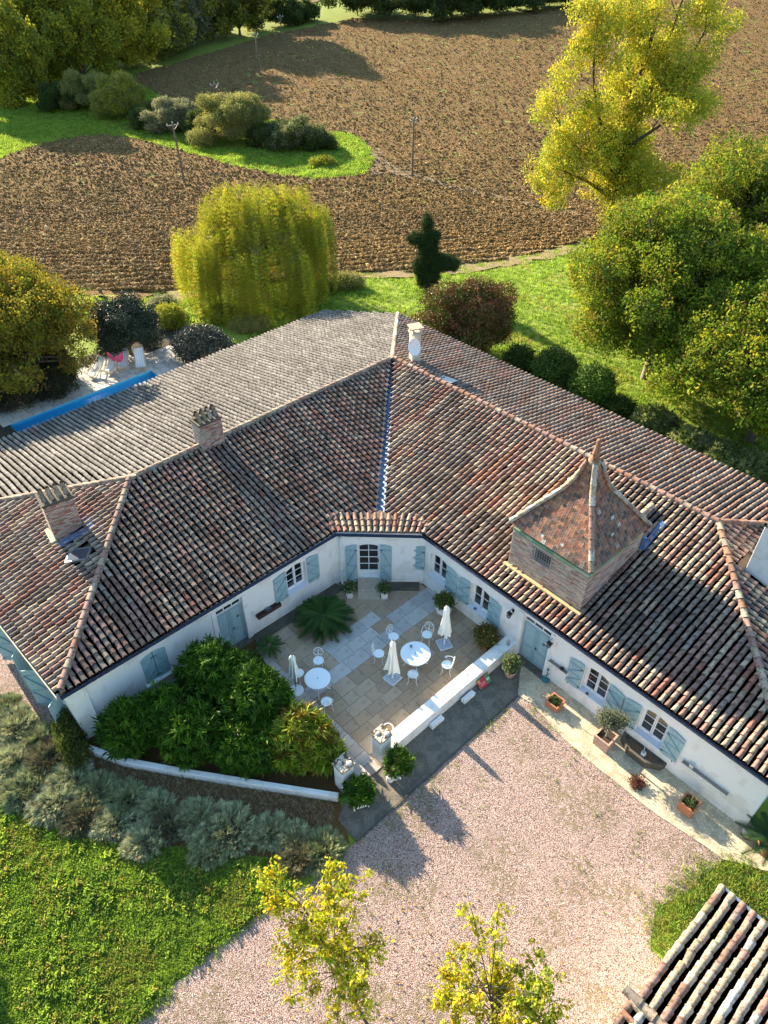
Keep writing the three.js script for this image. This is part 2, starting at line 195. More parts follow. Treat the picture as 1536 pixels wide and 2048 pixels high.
// ---------- terrace: every slab its own stone ----------
{
  const poly = [[-5.289,-19.077], [-2.05,-22.392], [1.697,-22.392], [5.524,-18.721], [5.175,-18.822], [0.035,-13.738], [-0.279,-13.414], [-1.266,-12.765], [-3.661,-16.393]];
  const root = structure('terrace', sheet(poly, 2, .012, 2), std([.22, .2, .17], { map: tConcrete, roughness: 1 })), r = rng(17);
  const O = V3([-0.14,0,-13.508]), uD = V3([0.734,0,-0.679]).setY(0).normalize(), vD = V3(-uD.z, 0, uD.x).multiplyScalar(1); // u to the house, v along it
  const toW = (a, b) => [O.x + uD.x * a + vD.x * b, O.z + uD.z * a + vD.z * b];
  const beige = [[.37, .275, .185], [.42, .32, .22], [.335, .26, .185], [.4, .3, .195], [.36, .28, .2], [.43, .34, .245]].map(c => std(c, { map: tStone, bumpMap: tFine, bumpScale: .004, roughness: .9 }));
  const grey = [[.45, .445, .435], [.49, .48, .46], [.41, .41, .405]].map(c => std(c, { map: tStone, bumpMap: tFine, bumpScale: .004, roughness: .9 }));
  const pinky = [[.47, .42, .37], [.52, .46, .41], [.43, .385, .345]].map(c => std(c, { map: tStone, bumpMap: tFine, bumpScale: .004, roughness: .9 }));
  const slab = (a0, a1, b0, b1, m) => {
    const g = .006, win = [toW(a0 + g, b0 + g), toW(a1 - g, b0 + g), toW(a1 - g, b1 - g), toW(a0 + g, b1 - g)], c = clipWin(poly, win); if (c.length < 3) return; const v2 = c.map(p => new THREE.Vector2(p[0], -p[1])); if (Math.abs(THREE.ShapeUtils.area(v2)) < .02) return;
    const q = new THREE.ExtrudeGeometry(new THREE.Shape(v2), { depth: .024, bevelEnabled: true, bevelThickness: .004, bevelSize: -.004, bevelOffset: 0, bevelSegments: 1 }); q.rotateX(-Math.PI / 2); let cx = 0, cz = 0; for (const p of c) { cx += p[0] / c.length; cz += p[1] / c.length; } q.translate(-cx, 0, -cz);
    const o = part('paving_slab', uvm(q, .8), m, root, [cx, .012 + (r() - .5) * .004, cz]); o.rotation.set((r() - .5) * .006, 0, (r() - .5) * .006);
  };
  // edge walk of square pinkish tiles along the garden side, then courses of mixed stone towards the house
  for (let a = -2.66; a < .1 - .01; a += .46) for (let b = -8.74; b < .5; b += .46) slab(a, a + .46, b, b + .46, pick(pinky, r));
  let b = -9; while (b < .6) {
    const w = .44 + .22 * r(), mid = b + w / 2; let x = .1;
    while (x < 10) { const L = .5 + .55 * r(), al = x + L / 2; slab(x, x + L, b, b + w, (mid > -4.85 && mid < -3.7 && al > .3 && r() < .82) || (mid > -5.8 && mid < -5.1 && al > 1.8 && al < 4.4) ? pick(grey, r) : pick(beige, r)); x += L; }
    b += w;
  }
}

// ---------- farmhouse ----------
const HC = [0, 0, -26];
const house = thing('farmhouse', 'long white L-shaped farmhouse with clay tile roofs, blue shutters and a small brick dovecote tower', 'house', HC);
const toH = g => { g.translate(-HC[0], -HC[1], -HC[2]); return g; };
const hp = (name, g, m, parent = house) => part(name, toH(g), m, parent);
const K = { A: V3([-10.795,3.05,-14.44]), B: V3([-2.094,3.05,-22.491]), C: V3([1.654,3.05,-22.369]), D: V3([12.162,3.05,-10.85]), R0: V3([-10.47,4.838,-23.803]), R1: V3([0.438,4.82,-33.807]), R2: V3([12.768,4.939,-20.97]), G0: V3([-20.842,2.699,-27.522]), G1: V3([-3.767,2.556,-43.884]), G2: V3([0.839,3.7,-41.045]), QL: V3([-18.803,3.251,-23.524]), L0: V3([-17.164,3.05,-20.799]), QR: V3([17.678,4.159,-21.497]), E1: V3([18.811,3.05,-16.915]), RB1: V3([17.825,3.96,-22.709]), V: V3([-0.15,2.962,-23.846]), W0: V3([-10.735,0,-14.647]), W1: V3([-2.054,0,-22.483]), W2: V3([1.701,0,-22.483]), W3: V3([11.822,0,-11.422]) };
const dU = V3([0.734,0,-0.679]), dV = V3([0.674,0,0.739]), dN = V3([-0.679,0,-0.734]), dM = V3([0.739,0,-0.674]), dLE = V3([-0.708,0,-0.707]);
const mDeck = std([.2, .14, .095], { map: tWood, roughness: 1 });
const mZinc = std([.42, .46, .52], { roughness: .38, metalness: .85, bumpMap: tFine, bumpScale: .002 });
const mGutter = std([.03, .045, .085], { roughness: .45, metalness: .4 });
const mWhite = std([.86, .86, .86], { map: tPlaster, bumpMap: tBump, bumpScale: .006, roughness: .92 });
const mTrim = std([.8, .82, .84], { roughness: .6 });
const mBlue = std([.34, .5, .55], { map: tWood, roughness: .62, bumpMap: tFine, bumpScale: .001 });
const mBlueDark = std([.27, .42, .47], { map: tWood, roughness: .62 });
const mIron = std([.02, .02, .022], { roughness: .5, metalness: .5 });
const mGlass = new THREE.MeshPhysicalMaterial({ color: col(.012, .013, .016), roughness: .05, clearcoat: 1, clearcoatRoughness: .03 });

// -- clay tiles --
function arcTile(len, w0, w1, h0, h1, seg, th, lift, uo, channel) {
  const P = [], N = [], U = [], I = []; const s = channel ? -1 : 1;
  const ring = (w, h, z, y0) => { for (let i = 0; i <= seg; i++) { const f = Math.PI * i / seg, cx = -Math.cos(f), sy = Math.sin(f); P.push(cx * w / 2, s * sy * h + y0, z); const n = V3(cx / w, s * sy / (2 * h), 0).normalize(); if (channel) n.multiplyScalar(-1); N.push(n.x, n.y, n.z); U.push(uo[0] + i / seg * .26, uo[1] + z); } };
  ring(w0, h0, 0, lift); ring(w1, h1, len, 0);
  for (let i = 0; i < seg; i++) { const a = i, b = i + 1, c = seg + 1 + i, d = c + 1; if (channel) I.push(a, b, c, b, d, c); else I.push(a, c, b, b, c, d); }
  const o = P.length / 3; for (let i = 0; i <= seg; i++) for (const t of [0, 1]) { const f = Math.PI * i / seg; P.push(-Math.cos(f) * (w0 / 2 - t * th), s * Math.sin(f) * (h0 - t * th * s * 1) + lift - (channel ? t * th : 0), 0); N.push(0, 0, -1); U.push(uo[0] + i / seg * .26, uo[1] - t * .02); }
  for (let i = 0; i < seg; i++) { const a = o + 2 * i; I.push(a, a + 2, a + 1, a + 1, a + 2, a + 3); }
  const g = new THREE.BufferGeometry(); g.setAttribute('position', new THREE.Float32BufferAttribute(P, 3)); g.setAttribute('normal', new THREE.Float32BufferAttribute(N, 3)); g.setAttribute('uv', new THREE.Float32BufferAttribute(U, 2)); g.setIndex(I); return g;
}
const EXPO = .345, PITCH = .248;
const coverShapes = [0, 1, 2, 3, 4].map(i => arcTile(.45, .182 + .004 * i, .142, .098 + .003 * (i % 3), .074, 7, .018, .036, [i * .23, i * .37]));
const channelShapes = [0, 1, 2].map(i => arcTile(.45, .19, .2, .055, .052, 5, .014, .02, [i * .31 + .1, i * .41], true));
class Soup { // many small pieces joined into one geometry with a colour for each
  constructor() { this.p = []; this.n = []; this.u = []; this.c = []; this.i = []; }
  add(g, m, c) { const P = g.attributes.position, N = g.attributes.normal, U = g.attributes.uv, o = this.p.length / 3, nm = new THREE.Matrix3().getNormalMatrix(m), v = new THREE.Vector3(); for (let k = 0; k < P.count; k++) { v.fromBufferAttribute(P, k).applyMatrix4(m); this.p.push(v.x, v.y, v.z); v.fromBufferAttribute(N, k).applyMatrix3(nm).normalize(); this.n.push(v.x, v.y, v.z); this.u.push(U ? U.getX(k) : 0, U ? U.getY(k) : 0); this.c.push(...c); } if (g.index) for (let k = 0; k < g.index.count; k++) this.i.push(o + g.index.getX(k)); else for (let k = 0; k < P.count; k++) this.i.push(o + k); }
  get() { const g = new THREE.BufferGeometry(); g.setAttribute('position', new THREE.Float32BufferAttribute(this.p, 3)); g.setAttribute('normal', new THREE.Float32BufferAttribute(this.n, 3)); g.setAttribute('uv', new THREE.Float32BufferAttribute(this.u, 2)); g.setAttribute('color', new THREE.Float32BufferAttribute(this.c, 3)); g.setIndex(this.i); return g; }
}
const CLAY = { red: [.3, .115, .08], orange: [.42, .205, .12], pink: [.42, .255, .2], rose: [.35, .2, .165], cream: [.5, .41, .3], buff: [.43, .33, .235], grey: [.31, .26, .215], slate: [.2, .175, .155], dark: [.11, .088, .075], brown: [.23, .135, .1], white: [.54, .5, .45], moss: [.26, .24, .13], mauve: [.27, .16, .16], ash: [.21, .196, .182], pale: [.26, .245, .228], stone: [.165, .153, .14], umber: [.24, .18, .145], soot: [.075, .06, .05] };
for (const k in CLAY) if (!['ash', 'pale', 'stone', 'white', 'soot'].includes(k)) CLAY[k] = mix3(CLAY[k], [.27, .185, .145], .2);
const mTileSoup = new THREE.MeshStandardMaterial({ color: 0xffffff, vertexColors: true, map: tTile, bumpMap: tFine, bumpScale: .004, roughness: .93 });
const clayMats = {};
const clayMat = (k, b) => clayMats[k + b] ??= std(CLAY[k].map(x => x * [.88, 1, 1.12][b]), { map: tTile, bumpMap: tFine, bumpScale: .004, roughness: .93 });
const draw = (w, r) => { let t = 0; for (const k in w) t += w[k]; t *= r(); for (const k in w) { t -= w[k]; if (t <= 0) return k; } return Object.keys(w)[0]; };
const slopes = [];
function roofSlope(owner, origin, poly, down, weights, chWeights, seed, skip, opt = {}) {
  const r = rng(seed), N = new THREE.Vector3(); for (let i = 0; i < poly.length; i++) { const a = poly[i], b = poly[(i + 1) % poly.length]; N.x += (a.y - b.y) * (a.z + b.z); N.y += (a.z - b.z) * (a.x + b.x); N.z += (a.x - b.x) * (a.y + b.y); } N.normalize(); if (N.y < 0) N.negate();
  const up = V3(-down.x, 0, -down.z); up.y = -(N.x * up.x + N.z * up.z) / N.y; up.normalize(); const ax = N.clone().cross(up), O = poly[0];
  const P2 = poly.map(p => { const d = p.clone().sub(O); return [d.dot(ax), d.dot(up)]; });
  const g = grp('roof_slope', owner);
  { const tr = THREE.ShapeUtils.triangulateShape(P2.map(p => new THREE.Vector2(...p)), []), pos = [], base = poly.map(p => p.clone().addScaledVector(N, -.075)); for (const t of tr) for (const k of t) pos.push(...base[k].clone().sub(origin).toArray()); for (const t of tr) for (const k of [...t].reverse()) pos.push(...base[k].clone().addScaledVector(N, -.06).sub(origin).toArray()); const q = new THREE.BufferGeometry(); q.setAttribute('position', new THREE.Float32BufferAttribute(pos, 3)); part('roof_deck', uvm(q), mDeck, g); }
  const cuts = a => { const out = []; for (let i = 0; i < P2.length; i++) { const [x0, y0] = P2[i], [x1, y1] = P2[(i + 1) % P2.length]; if ((x0 > a) !== (x1 > a)) out.push(lerp(y0, y1, (a - x0) / (x1 - x0))); } return out.sort((x, y) => x - y); };
  let amin = 1e9, amax = -1e9; for (const [a] of P2) { amin = Math.min(amin, a); amax = Math.max(amax, a); }
  const S = { g, origin, list: [], soup: new Soup() }; const M = new THREE.Matrix4(), basis = new THREE.Matrix4(), rot = new THREE.Matrix4();
  const pitch = opt.pitch ?? PITCH, exp = opt.expo ?? EXPO, k0 = opt.scale ?? 1;
  for (let ci = 0, a = amin + pitch * .3; a < amax; a += pitch, ci++) {
    const wob = (r() - .5) * .02; let last = null;
    for (const [kind, aa] of [['c', a], ['d', a + pitch / 2]]) {
      const cs = cuts(aa); for (let q = 0; q + 1 < cs.length; q += 2) {
        const b0 = cs[q], b1 = cs[q + 1]; let b = b0 - (kind === 'c' ? .02 : .06) + (opt.stagger ? (r() - .5) * opt.stagger : 0), first = true;
        for (; b < b1 - .16; b += exp * (1 + (r() - .5) * .06), first = false) {
          const pos = O.clone().addScaledVector(ax, aa + wob * .5 + (r() - .5) * .014).addScaledVector(up, b + (r() - .5) * .016).addScaledVector(N, (kind === 'c' ? .0 + (r() - .5) * .012 : .03) + .03 * nz(aa * .45, b * .45, seed)).addScaledVector(ax, .035 * nz(aa * .3, b * .5, seed + 4)); const slip = kind === 'c' && r() < .02; if (slip) pos.addScaledVector(up, -.05 * r());
          if (skip && skip(pos)) continue;
          basis.makeBasis(ax, N, up); rot.makeRotationFromEuler(new THREE.Euler((r() - .5) * .035, (r() - .5) * (slip ? .3 : .06), (r() - .5) * .07)); const k = kind === 'c' ? (last && r() < .48 ? last : (last = draw(weights(pos, r), r))) : draw(chWeights, r), br = Math.floor(r() * 3);
          M.makeTranslation(...pos.clone().sub(origin).toArray()).multiply(basis).multiply(rot); if (k0 !== 1) M.scale(V3(k0, k0, 1)); const d = pos.distanceTo(camera.position);
          if (b + .45 > b1 + .06) M.scale(V3(1, 1, Math.max(.3, (b1 + .06 - b) / .45)));
          if (kind === 'c') S.list.push({ m: M.clone(), k, br, d, v: Math.floor(r() * 5), S }); else S.soup.add(channelShapes[Math.floor(r() * 3)], M, CLAY[first && opt.redEave ? 'red' : k].map(x => x * [.85, 1, 1.1][br]));
        }
      }
    }
  }
  slopes.push(S); return { g, N, up, ax };
}
function finishTiles(most, list = slopes) { // the tiles that show largest are pieces of their own, the rest are joined
  const all = list.flatMap(s => s.list).sort((a, b) => a.d - b.d);
  all.forEach((t, i) => { if (i < most) { const o = part('roof_tile', coverShapes[t.v], clayMat(t.k, t.br), t.S.g); t.m.decompose(o.position, o.quaternion, o.scale); } else t.S.soup.add(coverShapes[t.v], t.m, CLAY[t.k].map(x => x * [.88, 1, 1.12][t.br])); });
  for (const s of list) { if (!s.soup.p.length) continue; const o = part('roof_tiles', s.soup.get(), mTileSoup, s.g); o.userData.kind = 'stuff'; }
}
const HO = V3(HC);
const off = (p, d, k) => p.clone().addScaledVector(d, k);
// valley line is cut back for the flashing
const vx = V3(1, 0, 0);
const Vl = off(K.V, vx, -.17).add(V3(0, .03, 0)), Vr = off(K.V, vx, .17).add(V3(0, .03, 0)), R1l = off(K.R1, vx, -.1), R1r = off(K.R1, vx, .1);
const towerC = V3(7.25, 0, -20.28), tW = 3.4, tD = 3.4;
const inTower = p => { const d = p.clone().sub(towerC); return Math.abs(d.dot(dV)) < tW / 2 + .02 && Math.abs(d.dot(dM)) < tD / 2 + .05; };
const chimC3 = V3([13.842,4.332,-18.875]).setY(0), chimC1 = V3([-7.437,4.756,-26.194]).setY(0).addScaledVector(dN, .3), chimC4 = V3([1.574,4.661,-33.78]);
const patch = (p, s = .35, o = 0) => nz(p.x * s + o, p.y * s, p.z * s);
const lfW = p => patch(p, .22, 4) > .0 ? { umber: 5, slate: 3, brown: 4, grey: 2.5, dark: 2, rose: 2, buff: .8 } : { rose: 5, brown: 5, mauve: 2, umber: 3, red: 1.2, buff: 2, grey: 1.5, pink: 2, slate: 1, cream: .5 };
const rfW = p => patch(p, .22, 9) > .02 ? { grey: 4, umber: 4, slate: 3, brown: 3, buff: 2, rose: 1.6, cream: 1, red: .6, dark: 2.5 } : { rose: 4, buff: 5, pink: 4, brown: 2, umber: 1.5, grey: 2.5, cream: 3, orange: 1.2, red: .8 };
const leW = p => ({ rose: 4, brown: 3, umber: 3, grey: 4, red: 1.2, buff: 3, slate: 2, dark: 1, cream: 1.5 });
const grW = p => patch(p, .4, 2) > .05 ? { ash: 6, pale: 4, stone: 2 } : { ash: 5, stone: 5, pale: 1.5 };
const rbW = p => ({ umber: 4, slate: 4, brown: 4, grey: 2, rose: 2, dark: 1.5 });
const chD = { rose: 3, brown: 3, umber: 3, slate: 2, mauve: 2, grey: 1 }, chG = { ash: 3, stone: 4, slate: 1, grey: 1 };
const roofLF = roofSlope(house, HO, [K.A, K.B, Vl, R1l, K.R0], dN.clone().negate(), lfW, chD, 101);
const roofRF = roofSlope(house, HO, [K.C, K.D, K.R2, R1r, Vr], dM.clone().negate(), rfW, { red: 1.5, brown: 3, rose: 3, umber: 3, grey: 1 }, 102, inTower, { redEave: true });
const chimC2 = V3([-12.609,4.045,-21.642]).setY(0), nearC2 = p => Math.abs(p.x - chimC2.x) + Math.abs(p.z - chimC2.z) < .72;
const skyl = V3([-11.676,3.943,-20.16]).setY(0), nearSky = p => { const d = p.clone().sub(skyl); d.y = 0; return Math.abs(d.dot(dU)) < .5 && Math.abs(d.dot(dLE)) < .34; };
const roofLE = roofSlope(house, HO, [K.A, K.R0, K.QL, K.L0], dU.clone().negate(), leW, { rose: 3, brown: 4, red: 1.5, umber: 2 }, 103, p => nearC2(p) || nearSky(p));
roofSlope(house, HO, [K.R0, K.R1, K.G2, K.G1, K.G0], dN, grW, chG, 104, null, { stagger: .1 });
roofSlope(house, HO, [K.R0, K.G0, K.QL], dN, grW, chG, 105, null, { stagger: .1 });
roofSlope(house, HO, [K.R1, K.R2, K.QR, K.RB1, K.G2], dM, rbW, { umber: 4, slate: 3, brown: 3, grey: 1 }, 106);
roofSlope(house, HO, [K.R2, K.D, K.E1, K.QR], dV, rfW, chD, 107, p => Math.abs(p.x - chimC3.x) + Math.abs(p.z - chimC3.z) < .8);
// the short fan of tiles over the cut-off inner corner
{
  const S = { g: grp('roof_slope', house), origin: HO, list: [], soup: new Soup() }, r = rng(63), n = 16;
  for (let i = 0; i < n; i++) {
    const t = (i + .5) / n, e = K.B.clone().lerp(K.C, lerp(-.03, 1.03, t)), az = lerp(-.62, .62, t), up = V3(Math.sin(az) * .6, .1, -1).normalize(), ax = V3(1, 0, up.x).addScaledVector(V3(0, 1, 0), 0).normalize(), N = up.clone().cross(ax).normalize(); if (N.y < 0) N.negate(); const x2 = N.clone().cross(up);
    for (let k = 0; k < 3; k++) { const M = new THREE.Matrix4().makeBasis(x2, N, up), p = e.clone().addScaledVector(up, -.04 + k * .33).addScaledVector(N, .05).sub(HO); M.setPosition(p); const w = k === 2 ? .8 : 1; S.list.push({ m: M, k: draw({ pink: 4, red: 2, cream: 3, buff: 3, rose: 3, grey: 2 }, r), br: Math.floor(r() * 3), d: 30 - k, v: i % 5, S }); }
  }
  slopes.push(S); const q = new THREE.BufferGeometry(), a = K.B.clone().add(V3(-.2, -.03, -.05)).sub(HO), b = K.C.clone().add(V3(.2, -.03, -.05)).sub(HO), c = K.V.clone().add(V3(0, .2, .1)).sub(HO); q.setAttribute('position', new THREE.Float32BufferAttribute([...a.toArray(), ...b.toArray(), ...c.toArray()], 3)); part('roof_deck', uvm(q), mDeck, S.g);
}
finishTiles(300);
// ridge and hip tiles
const ridgeShapes = [0, 1, 2].map(i => arcTile(.44, .27, .235, .115, .1, 8, .02, .03, [i * .3, i * .2]));
function ridgeLine(a, b, w, seed, owner = house, origin = HO, expo = .38) {
  const r = rng(seed), dir = b.clone().sub(a), L = dir.length(); dir.normalize(); const side = V3(dir.z, 0, -dir.x).normalize(), N = dir.clone().cross(side).normalize(); if (N.y < 0) { N.negate(); } const x2 = N.clone().cross(dir), g = grp('roof_ridge', owner);
  part('ridge_mortar', uvm(beam(a.clone().sub(origin).addScaledVector(N, -.02).toArray(), b.clone().sub(origin).addScaledVector(N, -.02).toArray(), .2, .1)), std([.4, .36, .3], { map: tStone }), g);
  for (let s = 0; s < L - .1; s += expo) { const o = part('ridge_tile', ridgeShapes[Math.floor(r() * 3)], clayMat(draw(w, r), Math.floor(r() * 3)), g); new THREE.Matrix4().makeBasis(x2, N, dir).setPosition(a.clone().addScaledVector(dir, s).addScaledVector(N, .035).sub(origin)).decompose(o.position, o.quaternion, o.scale); o.rotateZ((r() - .5) * .08); }
}
const rW = { pink: 4, orange: 3, cream: 3, buff: 3, rose: 2 };
ridgeLine(K.R0, K.R1, { buff: 4, cream: 3, grey: 2, pink: 1 }, 201); ridgeLine(K.R2, K.R1, { pink: 5, orange: 3, cream: 3, rose: 1 }, 202); ridgeLine(K.A.clone().add(V3(0, .04, -.2)), K.R0, rW, 203); ridgeLine(K.QL, K.R0, { buff: 4, cream: 2, grey: 3, rose: 1 }, 204); ridgeLine(K.G2, K.R1, { cream: 3, grey: 2, white: 3 }, 205); ridgeLine(K.D, K.R2, { pink: 4, orange: 3, cream: 2, rose: 2 }, 206); ridgeLine(K.QR, K.R2, { orange: 3, pink: 3, red: 1 }, 207);
// valley flashing: folded sheet metal, blue sky reflection put into its colour
{
  const f = V3(0, 0, 0), q = new THREE.BufferGeometry(), P = [], top = K.R1.clone().add(V3(0, -.1, .3)), bot = K.V.clone().add(V3(-.02, .0, .1)), e = .19; const pt = (c, s) => { const p = c.clone().add(V3(s * e, s ? .085 : 0, 0)); return p.sub(HO).toArray(); };
  for (const [s0, s1] of [[-1, 0], [0, 1]]) P.push(...pt(top, s0), ...pt(bot, s0), ...pt(bot, s1), ...pt(top, s0), ...pt(bot, s1), ...pt(top, s1)); q.setAttribute('position', new THREE.Float32BufferAttribute(P, 3)); part('valley_flashing', uvm(q), std([.1, .17, .27], { roughness: .65, metalness: .2 }), house);
}
// gutters and downpipes
function gutter(a, b, m = mGutter) { const d = b.clone().sub(a), L = d.length(), s = new THREE.Shape(); s.absarc(0, 0, .075, Math.PI, 0, false); s.absarc(0, 0, .066, 0, Math.PI, true); const g = new THREE.ExtrudeGeometry(s, { depth: L, bevelEnabled: false, curveSegments: 8 }); const o = new THREE.Object3D(); o.position.copy(a); o.lookAt(b); o.updateMatrix(); g.applyMatrix4(o.matrix); hp('gutter', uvm(g), m); }
const gy = V3(0, -.05, 0), outL = dN.clone().negate(), outR = dM.clone().negate();
gutter(off(K.A, outL, .09).add(gy), off(K.B, outL, .09).add(gy).add(V3(.03, 0, .05))); gutter(K.B.clone().add(V3(.03, -.05, .1)), K.C.clone().add(V3(-.03, -.05, .1))); gutter(off(K.C, outR, .09).add(gy), off(K.D, outR, .09).add(gy));
hp('fascia_board', uvm(beam(off(K.A, dLE, -.02).addScaledVector(dU, -.1).add(V3(0, -.06, 0)).toArray(), off(K.L0, dU, -.1).add(V3(0, -.06, 0)).toArray(), .03, .14)), std([.6, .5, .38], { map: tWood }));
// -- walls --
const WALLS = { L: [K.W0, K.W1], F: [K.W1, K.W2], R: [K.W2, K.W3] };
const frameOf = (a, b) => { const t = b.clone().sub(a).setY(0); const L = t.length(); t.normalize(); return { a, t, L, n: V3(-t.z, 0, t.x), r: Math.atan2(-t.z, t.x) }; };
const onWall = (w, x, y, z = 0) => w.a.clone().addScaledVector(w.t, x).addScaledVector(w.n, z).add(V3(0, y, 0)).sub(HO).toArray();
function archShape(w, h, rise, x = 0, y = 0, Sh = THREE.Shape) { const s = new Sh(); s.moveTo(x - w / 2, y); s.lineTo(x + w / 2, y); s.lineTo(x + w / 2, y + h - rise); if (rise) s.quadraticCurveTo(x, y + h + rise, x - w / 2, y + h - rise); else s.lineTo(x - w / 2, y + h); s.lineTo(x - w / 2, y); return s; }
function wall(a, b, h, openings = [], m = mWhite, th = .42) {
  const w = frameOf(a, b), s = new THREE.Shape(); s.moveTo(0, -.1); s.lineTo(w.L, -.1); s.lineTo(w.L, h); s.lineTo(0, h); s.lineTo(0, -.1); for (const o of openings) s.holes.push(archShape(o.w, o.h, o.rise ?? 0, o.x, o.y, THREE.Path));
  const g = new THREE.ExtrudeGeometry(s, { depth: th, bevelEnabled: false, curveSegments: 10 }); g.translate(0, 0, -th); part('wall', uvm(g, .35), m, house, onWall(w, 0, 0), [0, w.r, 0]); return w;
}
const wins = { L: [{ x: 9.62, y: 1.12, w: .95, h: 1.42, rise: .13 }], R: [{ x: .86, y: .88, w: .95, h: 1.36, rise: .13 }, { x: 3.2, y: .82, w: .95, h: 1.4, rise: .13 }, { x: 8.8, y: .78, w: 1.0, h: 1.45, rise: .13 }, { x: 11.15, y: .78, w: 1.0, h: 1.45, rise: .13 }] };
const doors = { L: [{ x: 6.42, y: .02, w: 1.15, h: 2.5 }], F: [{ x: 1.4, y: .33, w: .92, h: 2.02, rise: .1 }], R: [{ x: 6.02, y: .02, w: 1.28, h: 2.45 }] };
const shutL = { x: 3.15, y: .95, w: 1.0, h: 1.5, rise: .13 };
const wL = wall(K.W0, K.W1, 2.99, [...wins.L, ...doors.L, shutL]), wF = wall(K.W1, K.W2, 2.99, doors.F), wR = wall(K.W2, K.W3, 2.99, [...wins.R, ...doors.R]);
wall(off(K.W0, dLE, 8.4), K.W0, 2.99, [{ x: 6.9, y: .05, w: 1.3, h: 2.2 }, { x: 3.9, y: .05, w: 1.3, h: 2.2 }]); wall(K.W3, off(K.W3, dM, 5.6), 2.99);
for (const [a, b, h] of [[[-3.6, 0, -42.9], [-19.8, 0, -27.4], 2.6], [[.7, 0, -40.2], [-3.6, 0, -42.9], 2.6], [[16.9, 0, -22.6], [.7, 0, -40.2], 3.75]]) wall(V3(a), V3(b), h);
// kerb plinth along the courtyard walls, darker and weathered
for (const [w, x0, x1] of [[wL, 7.1, 11.6], [wF, .1, .9], [wF, 2.0, 3.6]]) { const g = box(x1 - x0, .05, .5, (x0 + x1) / 2, .055, .25, .01); part('plinth', uvm(g, .5), std([.33, .32, .29], { map: tConcrete, roughness: 1 }), house, onWall(w, 0, 0), [0, w.r, 0]); }
function windowAt(w, o, rows = 3) {
  const g = grp('window', house, onWall(w, o.x, o.y, -.2), w.r), f = .055, h0 = o.h - o.rise;
  const outer = archShape(o.w, o.h, o.rise); outer.holes.push(archShape(o.w - 2 * f, o.h - 2 * f, o.rise * .9, 0, f, THREE.Path)); const ge = new THREE.ExtrudeGeometry(outer, { depth: .06, bevelEnabled: false, curveSegments: 10 }); part('frame', uvm(ge), mTrim, g, [0, 0, -.03]);
  for (const s of [-1, 1]) { // two casements with their bars
    const cw = (o.w - 2 * f) / 2, cx = s * cw / 2, bars = [box(.045, o.h - 2 * f - .01, .045, s * .03, o.h / 2 - .01, .015), box(.045, h0 - f, .045, s * (cw - .022), (h0 + f) / 2, .015), box(cw - .01, .1, .045, cx, f + .05, .015)]; for (let k = 1; k <= rows; k++) bars.push(box(cw - .02, .022, .03, cx, f + .1 + (h0 - f - .06) * k / (rows + .15), .012));
    part('casement', uvm(merge(bars)), mTrim, g);
    for (let k = 0; k <= rows; k++) { const y0 = f + .1 + (h0 - f - .06) * k / (rows + .15), y1 = k === rows ? o.h - f - o.rise * .45 : y0 + (h0 - f - .06) / (rows + .15); if (y1 - y0 > .04) part('pane', box(cw - .05, y1 - y0 - .01, .012, cx, (y0 + y1) / 2, 0), mGlass, g); }
  }
  const room = box(o.w, o.h, .02, 0, o.h / 2, -.19); part('dark_room_back', room, std([.03, .03, .03]), g);  // near-black sheet behind the panes, the unlit room painted as colour
  part('sill', uvm(box(o.w + .12, .075, .34, 0, -.018, .13, .012)), std([.66, .7, .78], { roughness: .7 }), g);
  return g;
}
function shutter(w, x, y, sw, sh, inner, turn = 0, hinge = 0, m = mBlue) { // inner: which side the high point of the arch is on
  const g = grp('shutter', house, onWall(w, x + hinge * sw / 2, y, .03), w.r), drop = .13, n = 4; g.rotation.y += turn;
  for (let k = 0; k < n; k++) { const a = k / n, b = (k + 1) / n, top = t => sh - drop * (inner > 0 ? (1 - t) ** 2 : t ** 2), s = new THREE.Shape(); s.moveTo(a * sw + .003, 0); s.lineTo(b * sw - .003, 0); s.lineTo(b * sw - .003, top(b)); s.lineTo(a * sw + .003, top(a)); const q = new THREE.ExtrudeGeometry(s, { depth: .03, bevelEnabled: false }); q.translate(-sw / 2 - hinge * sw / 2, 0, 0); part('plank', uvm(q, 2), m, g); }
  const c = -hinge * sw / 2; part('ledge', uvm(box(sw - .04, .09, .022, c, .18, .041, .004), 2), mBlueDark, g); part('ledge', uvm(box(sw - .04, .09, .022, c, sh - drop - .16, .041, .004), 2), mBlueDark, g); part('ledge', uvm(box(sw - .04, .08, .022, c, sh * .46, .041, .004), 2), mBlueDark, g);
  const yb = [.22, sh * .46 - .04, sh * .46 + .04, sh - drop - .2], sx = (sw - .1) / 2 * (inner > 0 ? 1 : -1); part('brace', uvm(beam([c - sx, yb[0], .04], [c + sx, yb[1], .04], .075, .02), 2), mBlueDark, g); part('brace', uvm(beam([c - sx, yb[2], .04], [c + sx, yb[3], .04], .075, .02), 2), mBlueDark, g);
  part('hinge', merge(box(.12, .025, .012, c - Math.sign(inner) * (sw / 2 - .05) * -1, .18, .058), box(.12, .025, .012, c + Math.sign(inner) * (sw / 2 - .05), sh - drop - .16, .058)), mIron, g); part('stay', box(.04, .05, .04, c - Math.sign(inner) * sw * .3, -.02, .03, .01), mIron, g);
  return g;
}
for (const o of wins.L) { windowAt(wL, o); shutter(wL, o.x - .5 - .33, o.y - .08, .6, 1.5, 1); shutter(wL, o.x + .5 + .33, o.y - .05, .6, 1.5, -1); }
